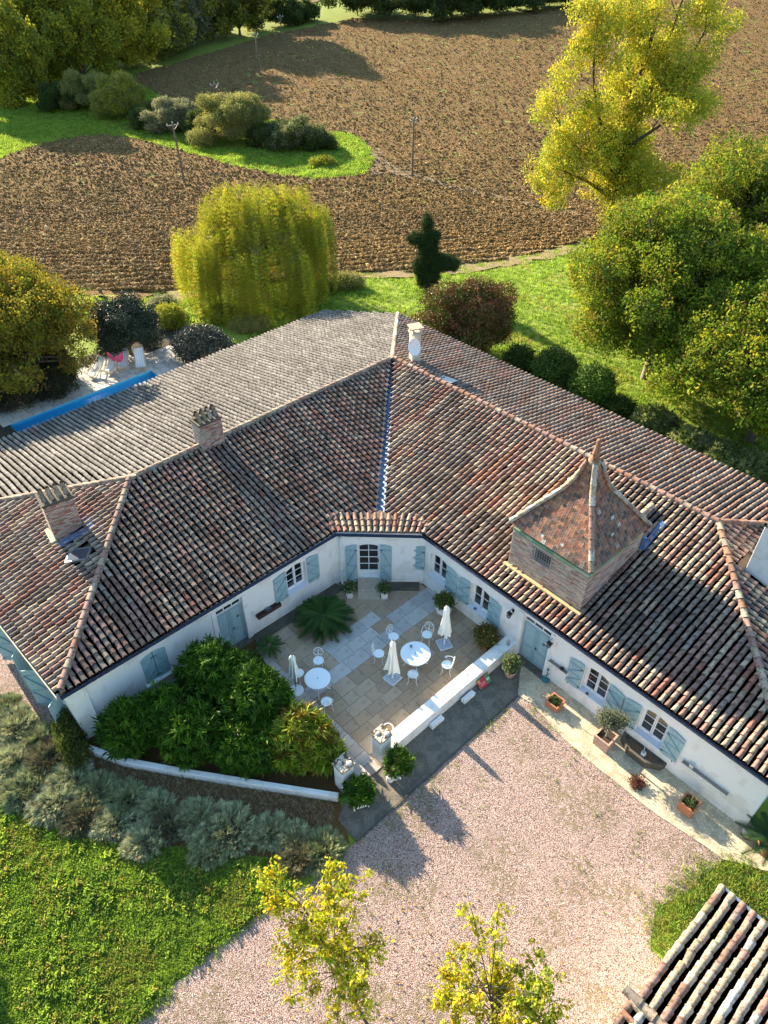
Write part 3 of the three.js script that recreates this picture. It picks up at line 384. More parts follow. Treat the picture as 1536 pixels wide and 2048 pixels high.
wins.R.forEach((o, i) => { windowAt(wR, o, i < 2 ? 2 : 3); if (i === 0) shutter(wR, .36 - .56, o.y, .56, 1.4, 1, .55, 1); else shutter(wR, o.x - o.w / 2 - .34, o.y - .1, .62, o.h + .02, 1); shutter(wR, o.x + o.w / 2 + .34, o.y - .1, .62, o.h + .02, -1); });
{ const o = shutL; shutter(wL, o.x - .25, o.y, .48, 1.5, 1).position.add(wL.n.clone().multiplyScalar(-.08)); shutter(wL, o.x + .25, o.y, .48, 1.5, -1).position.add(wL.n.clone().multiplyScalar(-.08)); part('sill', uvm(box(1.15, .06, .2, 0, -.03, 0)), mWhite, house, onWall(wL, o.x, o.y, .04), [0, wL.r, 0]); }
// glazed front door with its shutters and ramp
{
  const o = doors.F[0], g = grp('glazed_door', house, onWall(wF, o.x, o.y, -.16), wF.r), f = .07; const fr = archShape(o.w, o.h, o.rise); fr.holes.push(archShape(o.w - 2 * f, o.h - f - .36, o.rise, 0, .36, THREE.Path)); const ge = new THREE.ExtrudeGeometry(fr, { depth: .05, bevelEnabled: false, curveSegments: 10 }); part('frame', uvm(ge), mTrim, g, [0, 0, -.02]);
  const H = o.h - f - .36, W = o.w - 2 * f; part('glazing_bar', merge(box(.03, H, .03, 0, .36 + H / 2, .015), ...[1, 2, 3].map(k => box(W, .03, .03, 0, .36 + H * k / 4, .015))), mTrim, g); for (let k = 0; k < 4; k++) for (const s of [-1, 1]) part('pane', box(W / 2 - .02, H / 4 - .03, .01, s * W / 4, .36 + H * (k + .5) / 4, 0), mGlass, g);
  part('handle', merge(box(.03, .16, .02, W / 2 + .02, .95, .045), box(.11, .02, .02, W / 2 - .03, 1, .065)), mIron, g); part('kick_panel', box(W - .06, .24, .02, 0, .18, .032, .006), mTrim, g);
  shutter(wF, o.x - .46 - .28, .12, .5, 2.24, 1, 0, 0); shutter(wF, o.x + .46 + .28, .12, .5, 2.24, -1, 0, 0);
  const rs = new THREE.Shape(); rs.moveTo(0, 0); rs.lineTo(1.05, 0); rs.lineTo(1.05, .03); rs.lineTo(.0, .33); const rg = new THREE.ExtrudeGeometry(rs, { depth: .98, bevelEnabled: false }); rg.rotateY(-Math.PI / 2); const ramp = grp('ramp', house, onWall(wF, o.x, .015, 0), wF.r); part('ramp_base', uvm(rg, 1), std([.4, .33, .26], { map: tStone }), ramp, [.49, 0, 0]);
  for (let i = 0; i < 2; i++) for (let j = 0; j < 2; j++) { const t = box(.47, .02, .52, 0, 0, 0, .004), q = part('ramp_tile', uvm(t, 1), std([.47 - .03 * i, .38 + .02 * j, .3], { map: tStone }), ramp, [(i - .5) * .485, .33 - .286 * (.25 + .5 * j) + .002, .2625 + .525 * j]); q.rotation.x = Math.atan2(.3, 1.05); }
}
// panelled blue double doors
function doubleDoor(w, o) {
  const g = grp('double_door', house, onWall(w, o.x, o.y, -.14), w.r), lw = o.w / 2 - .015, lh = o.h - .38;
  for (const s of [-1, 1]) {
    const leaf = part('leaf', uvm(box(lw, lh, .045, s * lw / 2 + s * .004, lh / 2, 0, .006), 2), mBlue, g), st = [box(.1, lh, .02, -lw / 2 + .05, 0, .03), box(.1, lh, .02, lw / 2 - .05, 0, .03), box(lw - .2, .12, .02, 0, lh / 2 - .06, .03), box(lw - .2, .16, .02, 0, -lh / 2 + .08, .03), box(lw - .2, .12, .02, 0, -lh * .12, .03)]; part('stile', uvm(merge(st), 2), mBlueDark, leaf, [s * lw / 2 + s * .004, lh / 2, 0]);
  }
  part('handle', merge(box(.025, .14, .02, .06, lh * .46, .05), tube([[.06, lh * .48, .06], [.1, lh * .48, .09], [.17, lh * .48, .08]], .01, 8, 6)), mIron, g); part('knocker', new THREE.TorusGeometry(.045, .012, 8, 18).translate(lw * .6, lh * .72, .06), mIron, g);
  part('transom_frame', merge(box(o.w, .06, .06, 0, lh + .04, 0), box(o.w, .06, .06, 0, o.h - .03, 0), ...[-1.5, -.5, .5, 1.5].map(k => box(.035, .3, .05, k * o.w / 3.1, lh + .2, 0))), mTrim, g); for (const k of [-1, 0, 1]) part('pane', box(o.w / 3.1 - .04, .24, .01, k * o.w / 3.1, lh + .2, -.01), mGlass, g);
  part('step', uvm(box(o.w + .2, .06, .4, 0, .01, .18, .01)), std([.4, .38, .34], { map: tConcrete }), g);
  for (const s of [-1, 1]) part('surround', uvm(box(.2, o.h + .1, .06, s * (o.w / 2 + .11), o.h / 2, .165, .008), .5), mWhite, g);
}
doubleDoor(wL, doors.L[0]); doubleDoor(wR, doors.R[0]);
// open shutters standing off the garden end of the house, and leaf doors behind them
{ const we = frameOf(off(K.W0, dLE, 8.4), K.W0); for (const x of [6.9, 3.9]) { const g = grp('garden_door', house, onWall(we, x, .05, -.15), we.r); part('leaf', box(1.3, 2.2, .04, 0, 1.1, 0), mTrim, g); for (let i = 0; i < 2; i++) for (let k = 0; k < 3; k++) part('pane', box(.5, .5, .01, (i - .5) * .6, .6 + k * .56, .024), mGlass, g); }
  shutter(we, 7.9, .08, .66, 2.15, 1, -.9, -1); shutter(we, 5.9, .08, .66, 2.15, -1, .9, 1); shutter(we, 4.9, .08, .66, 2.15, 1, -.8, -1); shutter(we, 2.9, .08, .66, 2.15, -1, .9, 1); }
// downpipes
const mPipe = std([.74, .78, .8], { roughness: .5 });
{ const a = onWall(wL, .62, 2.9, .07); part('downpipe', merge(tube([[0, 0, .08], [0, -.12, .02], [0, -.3, 0], [0, -1.4, 0], [0, -2.86, 0]], .042, 30, 10), box(.12, .03, .1, 0, -.6, 0), box(.12, .03, .1, 0, -1.9, 0)), mPipe, house, a, [0, wL.r, 0]); const b = onWall(wF, .22, 2.9, .08); part('downpipe', merge(tube([[.0, 0, .05], [0, -.15, .0], [0, -1.4, 0], [0, -2.75, 0], [.02, -2.86, .06]], .045, 30, 10), box(.13, .03, .1, 0, -.6, 0), box(.13, .03, .1, 0, -1.9, 0), tube([[.03, .02, .02], [.4, -.02, .04], [.8, .0, .04]], .025, 10, 6)), mPipe, house, b, [0, wF.r, 0]); part('drain_cover', uvm(box(.34, .08, .34, 0, .04, .12, .01)), std([.4, .4, .4], { map: tConcrete }), house, onWall(wF, .26, .01, .06), [0, wF.r, 0]); }

// -- brick dovecote on the front roof --
const mMortar = std([.5, .44, .38], { map: tStone, roughness: 1 });
const mBrickSoup = new THREE.MeshStandardMaterial({ color: 0xffffff, vertexColors: true, map: tStone, bumpMap: tFine, bumpScale: .006, roughness: .95 });
const BR = { pale: [.56, .44, .37], pink: [.52, .35, .29], red: [.4, .19, .14], grey: [.44, .38, .34], cream: [.6, .51, .42], dark: [.2, .14, .12] };
function brickFace(soup, a, b, y0, y1, r, w, hole, bw = .25, bh = .048, jt = .012) { // courses of thin bricks from a to b, outward normal on the left of a->b seen from above
  const f = frameOf(a, b), rows = Math.floor((y1 - y0) / (bh + jt)), unit = new THREE.BoxGeometry(1, 1, 1), M = new THREE.Matrix4();
  for (let j = 0; j < rows; j++) { let x = -(j % 2) * bw * .5 + (r() - .5) * .04; const y = y0 + j * (bh + jt) + bh / 2; while (x < f.L) { const L = bw * (.8 + .4 * r()), x0 = Math.max(x, .002), x1 = Math.min(x + L, f.L - .002); x += L + jt; if (x1 - x0 < .04) continue; const cx = (x0 + x1) / 2; if (hole && cx > hole[0] - .05 && cx < hole[1] + .05 && y > hole[2] && y < hole[3]) continue; const p = f.a.clone().addScaledVector(f.t, cx).addScaledVector(f.n, -.02 + r() * .008); p.y = y; M.makeRotationY(f.r).setPosition(p.sub(HO)).scale(V3(x1 - x0, bh, .06)); const k = BR[draw(w, r)], br = .8 + .4 * r(); soup.add(unit, M, k.map(q => q * br)); } }
}
{
  const tw = grp('dovecote_tower', house), r = rng(301), h = tW / 2, top = 5.5, cnr = (s, q, d = h) => towerC.clone().addScaledVector(dV, s * d).addScaledVector(dM, q * d);
  const FL = cnr(-1, -1), FR = cnr(1, -1), BRc = cnr(1, 1), BL = cnr(-1, 1), hole = [1.1, 1.85, 4.36, 4.98];
  { const sh = new THREE.Shape(); sh.moveTo(-h + .03, 3.0); sh.lineTo(h - .03, 3.0); sh.lineTo(h - .03, top); sh.lineTo(-h + .03, top); const pth = new THREE.Path(); pth.moveTo(hole[0] - h, hole[2]); pth.lineTo(hole[1] - h, hole[2]); pth.lineTo(hole[1] - h, hole[3]); pth.lineTo(hole[0] - h, hole[3]); sh.holes.push(pth); const g = new THREE.ExtrudeGeometry(sh, { depth: .2, bevelEnabled: false }); const f = frameOf(FL, FR); const mk = (q, a, b) => { const w = frameOf(a, b); part('mortar_wall', uvm(q.clone(), .5), mMortar, tw, a.clone().lerp(b, .5).addScaledVector(w.n, -.24).sub(HO).toArray(), [0, w.r, 0]); }; mk(g, FL, FR); const s2 = sh.clone(); s2.holes = []; const g2 = new THREE.ExtrudeGeometry(s2, { depth: .2, bevelEnabled: false }); mk(g2, FR, BRc); mk(g2, BRc, BL); mk(g2, BL, FL); }
  const w1 = { pale: 5, pink: 3, grey: 4, cream: 3, red: 1 }, w2 = { pale: 3, pink: 4, grey: 3, red: 2, dark: 1 };
  for (const [a, b, w, hl] of [[FL, FR, w1, hole], [FR, BRc, w2], [BL, FL, w2], [BRc, BL, w2]]) { const soup = new Soup(); brickFace(soup, a, b, 3.05, top - .4, r, w, hl); const o = part('brickwork', soup.get(), mBrickSoup, tw); o.userData.kind = 'stuff'; }
  // frieze of green glazed tiles under the eave
  const gl = [[.1, .26, .16], [.16, .33, .2], [.3, .4, .26], [.22, .36, .2], [.38, .42, .3]].map(c => std(c, { roughness: .3, map: tStone }));
  for (const [a, b] of [[FL, FR], [FR, BRc]]) { const f = frameOf(a, b), n = 11; for (let i = 0; i < n; i++) part('glazed_tile', box(f.L / n - .008, .155, .05, 0, 0, 0, .008), pick(gl, r), tw, f.a.clone().addScaledVector(f.t, (i + .5) * f.L / n).addScaledVector(f.n, .0).setY(top - .32).sub(HO).toArray(), [0, f.r, 0]); }
  // barred opening
  { const f = frameOf(FL, FR), cx = (hole[0] + hole[1]) / 2, cy = (hole[2] + hole[3]) / 2, W = hole[1] - hole[0], H = hole[3] - hole[2], gr = grp('grille', tw, f.a.clone().addScaledVector(f.t, cx).addScaledVector(f.n, .0).setY(cy).sub(HO).toArray(), f.r), m = std([.3, .28, .26], { roughness: .7 }); part('opening_shade_back', box(W, H, .02, 0, 0, -.22), std([.006, .006, .007]), tw, f.a.clone().addScaledVector(f.t, cx).setY(cy).sub(HO).toArray(), [0, f.r, 0]); part('grille_frame', merge(box(W + .06, .05, .06, 0, H / 2, 0), box(W + .06, .05, .06, 0, -H / 2, 0), box(.05, H, .06, W / 2, 0, 0), box(.05, H, .06, -W / 2, 0, 0)), m, gr); for (let i = 1; i < 7; i++) part('bar', box(.014, H, .016, -W / 2 + W * i / 7, 0, .012), m, gr); for (let i = 1; i < 5; i++) part('bar', box(W, .014, .014, 0, -H / 2 + H * i / 5, .026), m, gr); }
  // ledge at the foot and a course of small tiles along the side
  part('ledge', uvm(beam(cnr(-1, -1, h + .12).setY(3.36).sub(HO).toArray(), cnr(1, -1, h + .12).setY(3.36).sub(HO).toArray(), .16, .09, .01)), std([.52, .4, .2], { map: tStone }), tw);
  { const a = FR.clone().addScaledVector(dV, .1), n = 17; for (let i = 0; i < n; i++) { const p = a.clone().addScaledVector(dM, .05 + i * .175); p.y = 3.05 + Math.hypot(roofRF.N.x, roofRF.N.z) / roofRF.N.y * (p.clone().sub(K.C).setY(0).dot(dM)) + .17; part('verge_tile', box(.13, .07, .12, 0, 0, 0, .01), clayMat(draw({ brown: 3, rose: 2, red: 2, grey: 2 }, r), i % 3), tw, p.sub(HO).toArray(), [0, wR.r, .25]); } }
  // bell-cast pyramid of flat tiles
  const prof = [[1.8, 5.46], [1.46, 5.93], [.98, 6.59], [.5, 7.25], [.29, 7.8], [.14, 8.45]], len = [0]; for (let i = 1; i < prof.length; i++) len.push(len[i - 1] + Math.hypot(prof[i][0] - prof[i - 1][0], prof[i][1] - prof[i - 1][1])); const at = s => { let i = 1; while (i < prof.length - 1 && s > len[i]) i++; const t = (s - len[i - 1]) / (len[i] - len[i - 1]); return [lerp(prof[i - 1][0], prof[i][0], t), lerp(prof[i - 1][1], prof[i][1], t), Math.atan2(prof[i][1] - prof[i - 1][1], prof[i - 1][0] - prof[i][0])]; };
  const Ltot = len[len.length - 1], unit = new THREE.BoxGeometry(1, 1, 1); { const uvA = unit.attributes.uv; for (let i = 0; i < uvA.count; i++) uvA.setXY(i, uvA.getX(i) * .16, uvA.getY(i) * .2); }
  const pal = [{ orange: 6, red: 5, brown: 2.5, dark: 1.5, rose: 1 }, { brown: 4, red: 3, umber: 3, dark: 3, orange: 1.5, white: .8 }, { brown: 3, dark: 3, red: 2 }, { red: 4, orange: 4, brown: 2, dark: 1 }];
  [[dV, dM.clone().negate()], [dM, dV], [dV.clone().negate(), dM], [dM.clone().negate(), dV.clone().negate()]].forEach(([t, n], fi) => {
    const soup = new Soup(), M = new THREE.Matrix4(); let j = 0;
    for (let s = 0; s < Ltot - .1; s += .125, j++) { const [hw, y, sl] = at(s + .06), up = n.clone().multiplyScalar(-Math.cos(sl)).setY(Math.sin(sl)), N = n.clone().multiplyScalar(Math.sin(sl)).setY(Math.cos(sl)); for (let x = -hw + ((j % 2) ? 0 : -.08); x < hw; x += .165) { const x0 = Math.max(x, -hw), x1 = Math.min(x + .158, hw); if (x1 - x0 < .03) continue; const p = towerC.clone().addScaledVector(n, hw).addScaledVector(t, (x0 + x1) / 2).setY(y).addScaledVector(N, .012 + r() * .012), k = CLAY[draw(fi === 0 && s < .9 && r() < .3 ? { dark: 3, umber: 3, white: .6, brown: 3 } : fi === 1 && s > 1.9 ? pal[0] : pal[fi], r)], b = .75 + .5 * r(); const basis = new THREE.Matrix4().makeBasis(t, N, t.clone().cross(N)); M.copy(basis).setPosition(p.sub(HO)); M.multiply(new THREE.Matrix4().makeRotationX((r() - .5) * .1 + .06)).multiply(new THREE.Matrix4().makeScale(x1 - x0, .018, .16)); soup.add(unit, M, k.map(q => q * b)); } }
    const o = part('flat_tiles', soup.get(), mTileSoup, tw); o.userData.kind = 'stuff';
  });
  { const P = []; for (let i = 0; i + 1 < prof.length; i++) for (let f = 0; f < 4; f++) { const sg = [[-1, -1], [1, -1], [1, 1], [-1, 1]], A = sg[f], B = sg[(f + 1) % 4], pt = (q, k) => towerC.clone().addScaledVector(dV, q[0] * (prof[k][0] - .03)).addScaledVector(dM, q[1] * (prof[k][0] - .03)).setY(prof[k][1] - .02).sub(HO).toArray(); P.push(...pt(A, i), ...pt(B, i), ...pt(B, i + 1), ...pt(A, i), ...pt(B, i + 1), ...pt(A, i + 1)); } const q = new THREE.BufferGeometry(); q.setAttribute('position', new THREE.Float32BufferAttribute(P, 3)); part('roof_deck', uvm(q), mDeck, tw); }
  // hips of pale half-round tiles
  for (const [sx, sz] of [[-1, -1], [1, -1], [1, 1], [-1, 1]]) { let s = .02, k = 0; while (s < Ltot - .25) { const a = at(s), b = at(Math.min(s + .36, Ltot)), A = towerC.clone().addScaledVector(dV, sx * a[0]).addScaledVector(dM, sz * a[0]).setY(a[1] + .05), B = towerC.clone().addScaledVector(dV, sx * b[0]).addScaledVector(dM, sz * b[0]).setY(b[1] + .05), d = B.clone().sub(A), L = d.length(); d.normalize(); const side = V3(d.z, 0, -d.x).normalize(), N = d.clone().cross(side).normalize(); if (N.y < 0) N.negate(); const o = part('hip_tile', ridgeShapes[k % 3], clayMat(draw({ cream: 4, white: 3, buff: 2, pink: 1.5 }, r), Math.floor(r() * 3)), tw); new THREE.Matrix4().makeBasis(N.clone().cross(d), N, d).setPosition(A.sub(HO)).decompose(o.position, o.quaternion, o.scale); o.scale.set(.85, .95, L / .38); s += .33; k++; } }
  part('finial', lathe([[.0, 0], [.2, 0], [.22, .06], [.17, .1], [.185, .16], [.12, .22], [.11, .3], [.14, .34], [.13, .4], [.085, .7], [.06, .86], [.09, .88], [.075, .93], [.0, .95]], 20), clayMat('orange', 0), tw, towerC.clone().setY(8.36).sub(HO).toArray());
  part('finial_collar', lathe([[.16, 0], [.24, .02], [.22, .16], [.15, .2]], 16), clayMat('buff', 1), tw, towerC.clone().setY(8.27).sub(HO).toArray());
  // saddle behind the tower, with its blue gutter
  ridgeLine(cnr(.55, 1, h).setY(4.72), towerC.clone().addScaledVector(dV, .55 * h).addScaledVector(dM, 3.6).setY(4.86), { cream: 3, pink: 2 }, 333);
  { const a = cnr(1, 1, h + .1).setY(4.3), b = towerC.clone().addScaledVector(dV, h + .0).addScaledVector(dM, 3.3).setY(4.72); part('flashing', uvm(beam(a.sub(HO).toArray(), b.sub(HO).toArray(), .2, .04)), std([.06, .14, .31], { roughness: .6, metalness: .2 }), house); const c = cnr(1, 1, h + .08).setY(4.2), d = cnr(1, 1, h + .08).setY(4.9); part('flashing', uvm(beam(c.sub(HO).toArray(), d.sub(HO).toArray(), .16, .06)), std([.06, .14, .31], { roughness: .6, metalness: .2 }), house); }
}
// -- chimneys --
function brickChimney(c, w, d, y0, y1, turn, seed, caps, label) {
  const g = grp('chimney', house), r = rng(seed), ux = V3(Math.cos(turn), 0, -Math.sin(turn)), uz = V3(Math.sin(turn), 0, Math.cos(turn)), cn = (a, b) => c.clone().addScaledVector(ux, a * w / 2).addScaledVector(uz, b * d / 2), P = [cn(-1, 1), cn(1, 1), cn(1, -1), cn(-1, -1)];
  part('mortar_core', uvm(box(w - .06, y1 - y0, d - .06), .5), mMortar, g, c.clone().setY((y0 + y1) / 2).sub(HO).toArray(), [0, turn, 0]); const soup = new Soup(); for (let i = 0; i < 4; i++) brickFace(soup, P[i], P[(i + 1) % 4], y0, y1, r, i === 3 ? { cream: 4, pale: 4, grey: 3 } : { red: 4, pink: 4, pale: 3, grey: 2 }, null, .22, .045, .014); part('brickwork', soup.get(), mBrickSoup, g).userData.kind = 'stuff';
  part('cap_slab', uvm(box(w + .1, .1, d + .1, 0, 0, 0, .02), .6), std([.34, .31, .27], { map: tConcrete }), g, c.clone().setY(y1 + .05).sub(HO).toArray(), [0, turn, 0]);
  for (let i = 0; i < caps; i++) { const o = part('cap_tile', coverShapes[i % 5], clayMat(pick(['buff', 'grey', 'moss', 'cream'], r), i % 3), g, c.clone().addScaledVector(ux, (i + .5 - caps / 2) * w / caps).addScaledVector(uz, .22).setY(y1 + .1).sub(HO).toArray()); o.rotation.set(-2.0, turn, Math.PI, 'YXZ'); o.scale.set(1.05, 1, 1.05); const q = part('cap_tile', coverShapes[(i + 2) % 5], clayMat(pick(['buff', 'grey', 'slate'], r), i % 3), g, c.clone().addScaledVector(ux, (i + .5 - caps / 2) * w / caps).addScaledVector(uz, -.22).setY(y1 + .1).sub(HO).toArray()); q.rotation.set(-2.0, turn + Math.PI, Math.PI, 'YXZ'); q.scale.set(1.05, 1, 1.05); }
  return g;
}
brickChimney(chimC1.clone(), 1.05, .72, 4.4, 6.0, wL.r, 401, 4);
brickChimney(chimC2.clone(), 1.1, .82, 3.5, 5.65, wL.r - .12, 402, 4);
part('chimney_base', uvm(box(.25, .3, .95, -.62, 0, 0, .03), .6), std([.52, .46, .3], { map: tStone }), house, chimC2.clone().setY(4.0).sub(HO).toArray(), [0, wL.r - .12, .2]);
for (const [p, s, t] of [[chimC2.clone().add(V3(.5, 4.12, .55)), [1.25, .03, .3], .55], [chimC2.clone().add(V3(.78, 4.28, -.25)), [.3, .03, 1.2], .55]]) { const q = part('flashing', uvm(box(...s)), std([.06, .14, .3], { roughness: .8, metalness: .1 }), house, p.clone().sub(HO).toArray(), [0, wL.r - .1, 0]); q.rotation.z = .2; }
{ // plastered chimney on the far right
  const g = grp('plastered_chimney', house), c = chimC3; part('stack', uvm(box(.95, 2.5, .8, 0, 0, 0, .02), .5), std([.7, .72, .74], { map: tPlaster, roughness: .9 }), g, c.clone().setY(5.35).sub(HO).toArray(), [0, wR.r, 0]); part('rim', uvm(merge(box(1.05, .09, .1, 0, 0, .4), box(1.05, .09, .1, 0, 0, -.4), box(.1, .09, .9, .47, 0, 0), box(.1, .09, .9, -.47, 0, 0)), 1), std([.5, .47, .42], { map: tConcrete }), g, c.clone().setY(6.63).sub(HO).toArray(), [0, wR.r, 0]); part('flue', box(.7, .04, .55), std([.02, .02, .02]), g, c.clone().setY(6.605).sub(HO).toArray(), [0, wR.r, 0]); }
{ // pale chimney by the far hip, open cap
  const g = grp('capped_chimney', house), c = chimC4.clone().setY(0); part('stack', uvm(box(.46, 1.7, .46, 0, 0, 0, .01), .6), std([.6, .56, .48], { map: tPlaster }), g, c.clone().setY(5.5).sub(HO).toArray(), [0, .35, 0]); part('collar', uvm(box(.58, .09, .58, 0, 0, 0, .01)), std([.5, .45, .38], { map: tStone }), g, c.clone().setY(6.3).sub(HO).toArray(), [0, .35, 0]); for (const a of [-1, 1]) for (const b of [-1, 1]) part('post', box(.08, .22, .08, a * .2, .16, b * .2), std([.55, .48, .38]), g, c.clone().setY(6.3).sub(HO).toArray(), [0, .35, 0]); part('cap', uvm(box(.66, .06, .66, 0, .3, 0, .01)), std([.55, .4, .27], { map: tStone }), g, c.clone().setY(6.3).sub(HO).toArray(), [0, .35, 0]); }
{ // roof window
  const g = grp('skylight', house), a = K.A.clone(), p = skyl.clone(); p.y = 0; const L = p.clone().sub(K.A).setY(0).dot(dU); p.y = 3.05 + Math.hypot(roofLE.N.x, roofLE.N.z) / roofLE.N.y * L + .1; g.position.copy(p.sub(HO)); g.quaternion.setFromRotationMatrix(new THREE.Matrix4().makeBasis(roofLE.up, roofLE.N, roofLE.ax)); part('frame', merge(box(.98, .09, .07, 0, 0, .3), box(.98, .09, .07, 0, 0, -.3), box(.07, .09, .6, .46, 0, 0), box(.07, .09, .6, -.46, 0, 0)), std([.16, .17, .18], { roughness: .5, metalness: .5 }), g); part('pane', box(.88, .02, .56, 0, .03, 0), new THREE.MeshPhysicalMaterial({ color: col(.05, .07, .1), roughness: .03, clearcoat: 1, clearcoatRoughness: .02, metalness: .3 }), g); }
{ // sheet of lead by the satellite dish
  const a = K.R1.clone().lerp(K.R2, .17).addScaledVector(dM, .35); const g = part('flashing', uvm(box(1.9, .03, .55)), mZinc, house, a.setY(K.R1.y + .02).sub(HO).toArray()); g.rotation.set(0, wR.r, 0); g.rotation.x = -.2; }

// ---------- outbuilding whose roof enters the corner ----------
{
  const c = V3(10, 0, -4.5), root = thing('outbuilding', 'low outbuilding with mossy weathered clay tiles and a grey gutter at the yard corner', 'outbuilding', c.toArray());
  const E0 = V3([9.268,2.5,-8.592]), E1 = V3([10.334,2.5,-7.816]), X = V3([5.997,3.3,-5.66]), rise = X.clone().sub(E0), upH = rise.clone().setY(0), e = V3(upH.z, 0, -upH.x).normalize(), ee = E0.clone().addScaledVector(e, 7); const Y0 = E0.clone().add(upH).setY(X.y), Y1 = ee.clone().add(upH).setY(X.y);
  const list = []; const n0 = slopes.length; const w = p => ({ buff: 4, cream: 3, grey: 4, moss: 3, rose: 3, brown: 2, white: 2, orange: .6, slate: 1 });
  roofSlope(root, c, [E0, ee, Y1, Y0], upH.clone().negate().normalize(), w, w(), 501, null, { pitch: .3, scale: 1.18, expo: .4 });
  const dn = upH.clone().normalize(), Z0 = Y0.clone().addScaledVector(dn, 2.6).setY(2.55), Z1 = Y1.clone().addScaledVector(dn, 2.6).setY(2.55);
  roofSlope(root, c, [Y0, Y1, Z1, Z0], dn, w, w(), 502, null, { pitch: .3, scale: 1.18, expo: .4 });
  finishTiles(180, slopes.slice(n0)); ridgeLine(Y1, Y0, { cream: 3, grey: 2, buff: 3 }, 503, root, c);
  const ins = .18, cn = [E0, ee, Z1, Z0].map(p => p.clone().setY(0)), ctr = cn.reduce((a, b) => a.add(b), V3()).multiplyScalar(.25), q = cn.map(p => p.clone().add(ctr.clone().sub(p).normalize().multiplyScalar(ins * 1.6)));
  for (let i = 0; i < 4; i++) { const a = q[i], b = q[(i + 1) % 4], g = beam(a.clone().setY(1.2).sub(c).toArray(), b.clone().setY(1.2).sub(c).toArray(), .25, 2.45); part('wall', uvm(g, .4), mWhite, root); }
  for (const y of [1]) for (const [a, b] of [[Y0, E0], [Y0, Z0]]) part('gable', uvm(beam(a.clone().add(V3(0, -.2, 0)).addScaledVector(e, .1).sub(c).toArray(), b.clone().add(V3(0, -.2, 0)).addScaledVector(e, .1).sub(c).toArray(), .06, .16)), std([.24, .26, .28], { roughness: .5, metalness: .4 }), root);
  const gs = (a, b, o) => { const g = beam(a.clone().addScaledVector(o, .08).add(V3(0, -.06, 0)).sub(c).toArray(), b.clone().addScaledVector(o, .08).add(V3(0, -.06, 0)).sub(c).toArray(), .11, .09, .02); part('gutter', g, std([.33, .36, .38], { metalness: .6, roughness: .4 }), root); }; gs(E0, ee, dn.clone().negate()); gs(Z0, Z1, dn);
  // lichen-covered end tiles along the gable
  const r = rng(77); for (let i = 0; i < 9; i++) { const p = Y0.clone().lerp(Z0, (i + .4) / 9).addScaledVector(e, -.05).add(V3(0, .02, 0)); const o = part('verge_tile', coverShapes[i % 5], clayMat(pick(['orange', 'cream', 'buff', 'white'], r), i % 3), root, p.sub(c).toArray()); o.rotation.y = Math.atan2(-e.x, -e.z) + Math.PI; }
}
// ---------- parapet, gate pillars, garden wall ----------
const PO0 = V3([0.226,0.64,-13.919]).setY(0), PO1 = V3([5.256,0.64,-18.637]).setY(0), pD = PO1.clone().sub(PO0).normalize(), pN = V3(pD.z, 0, -pD.x);
const pTurn = Math.atan2(-pD.z, pD.x);
const mPar = std([.86, .86, .85], { map: tPlaster, bumpMap: tBump, bumpScale: .006, roughness: .9 });
{
  const L = PO0.distanceTo(PO1) + .35, mid = PO0.clone().addScaledVector(pD, L / 2 - .02).addScaledVector(pN, .25), t = thing('parapet_wall', 'low white rendered parapet wall dividing the terrace from the gravel drive', 'wall', mid.toArray(), pTurn);
  part('wall_body', uvm(box(L, .7, .46, 0, .25, 0, .015), .4), mPar, t); part('coping', uvm(box(L, .05, .52, 0, .62, 0, .015), .4), mPar, t);
}
function pillar(p, label) {
  const t = thing('gate_pillar', label, 'pillar', [p[0], 0, p[2]], pTurn, 'pair of white gate pillars'); part('shaft', uvm(box(.48, 1.36, .48, 0, .67, 0, .015), .5), mPar, t);
  const r = rng(Math.floor(Math.abs(p[0]) * 100) + 5), cap = new THREE.BoxGeometry(.56, .09, .56, 10, 2, 10), q = cap.attributes.position; for (let i = 0; i < q.count; i++) { const x = q.getX(i), y = q.getY(i), z = q.getZ(i); q.setY(i, y + (y > 0 ? .025 * nz(x * 14 + p[0], z * 14, 2) : 0)); } part('cap', uvm(cap, 1.3), std([.52, .48, .42], { map: tex(256, (u, v) => { const k = sstep(.47, .55, fbm(u, v, 7, 5, 401)), b = fbm(u, v, 30, 3, 6); return mix3([.95, .92, .86], [.16, .14, .12], k).map(x => x * (.7 + .5 * b)); }), bumpMap: tBump, bumpScale: .03, roughness: 1 }), t, [0, 1.39, 0]);
  const st = part('cap_stone', new THREE.IcosahedronGeometry(.1, 1), std([.6, .57, .5], { map: tStone }), t, [.12, 1.46, .15]); st.scale.set(1.2, .6, 1); const s2 = part('cap_stone', new THREE.IcosahedronGeometry(.07, 1), std([.5, .45, .38], { map: tStone }), t, [-.1, 1.45, -.08]); s2.scale.set(1.3, .6, 1); return t;
}
pillar([-0.086,1.4,-14.051], 'white gate pillar with lichen-spotted cap joined to the parapet end'); pillar([-1.343,1.4,-12.945], 'white gate pillar with lichen-spotted cap beside the oleander bed');
{ // low edging wall of the oleander bed
  const P = [[-10.491,0.3,-14.223], [-9.045,0.3,-13.717], [-6.955,0.3,-13.319], [-4.221,0.3,-12.857], [-1.546,0.3,-12.425]].map(p => V3(p).setY(0)), t = thing('garden_wall', 'low white edging wall running below the big oleanders', 'wall', P[2].toArray());
  for (let i = 0; i + 1 < P.length; i++) { const a = P[i].clone().sub(P[2]), b = P[i + 1].clone().sub(P[2]); part('wall_section', uvm(beam(a.setY(.14).toArray(), b.setY(.14).toArray(), .2 - .004 * i, .34 - .006 * i, .02), .5), mPar, t); }
}
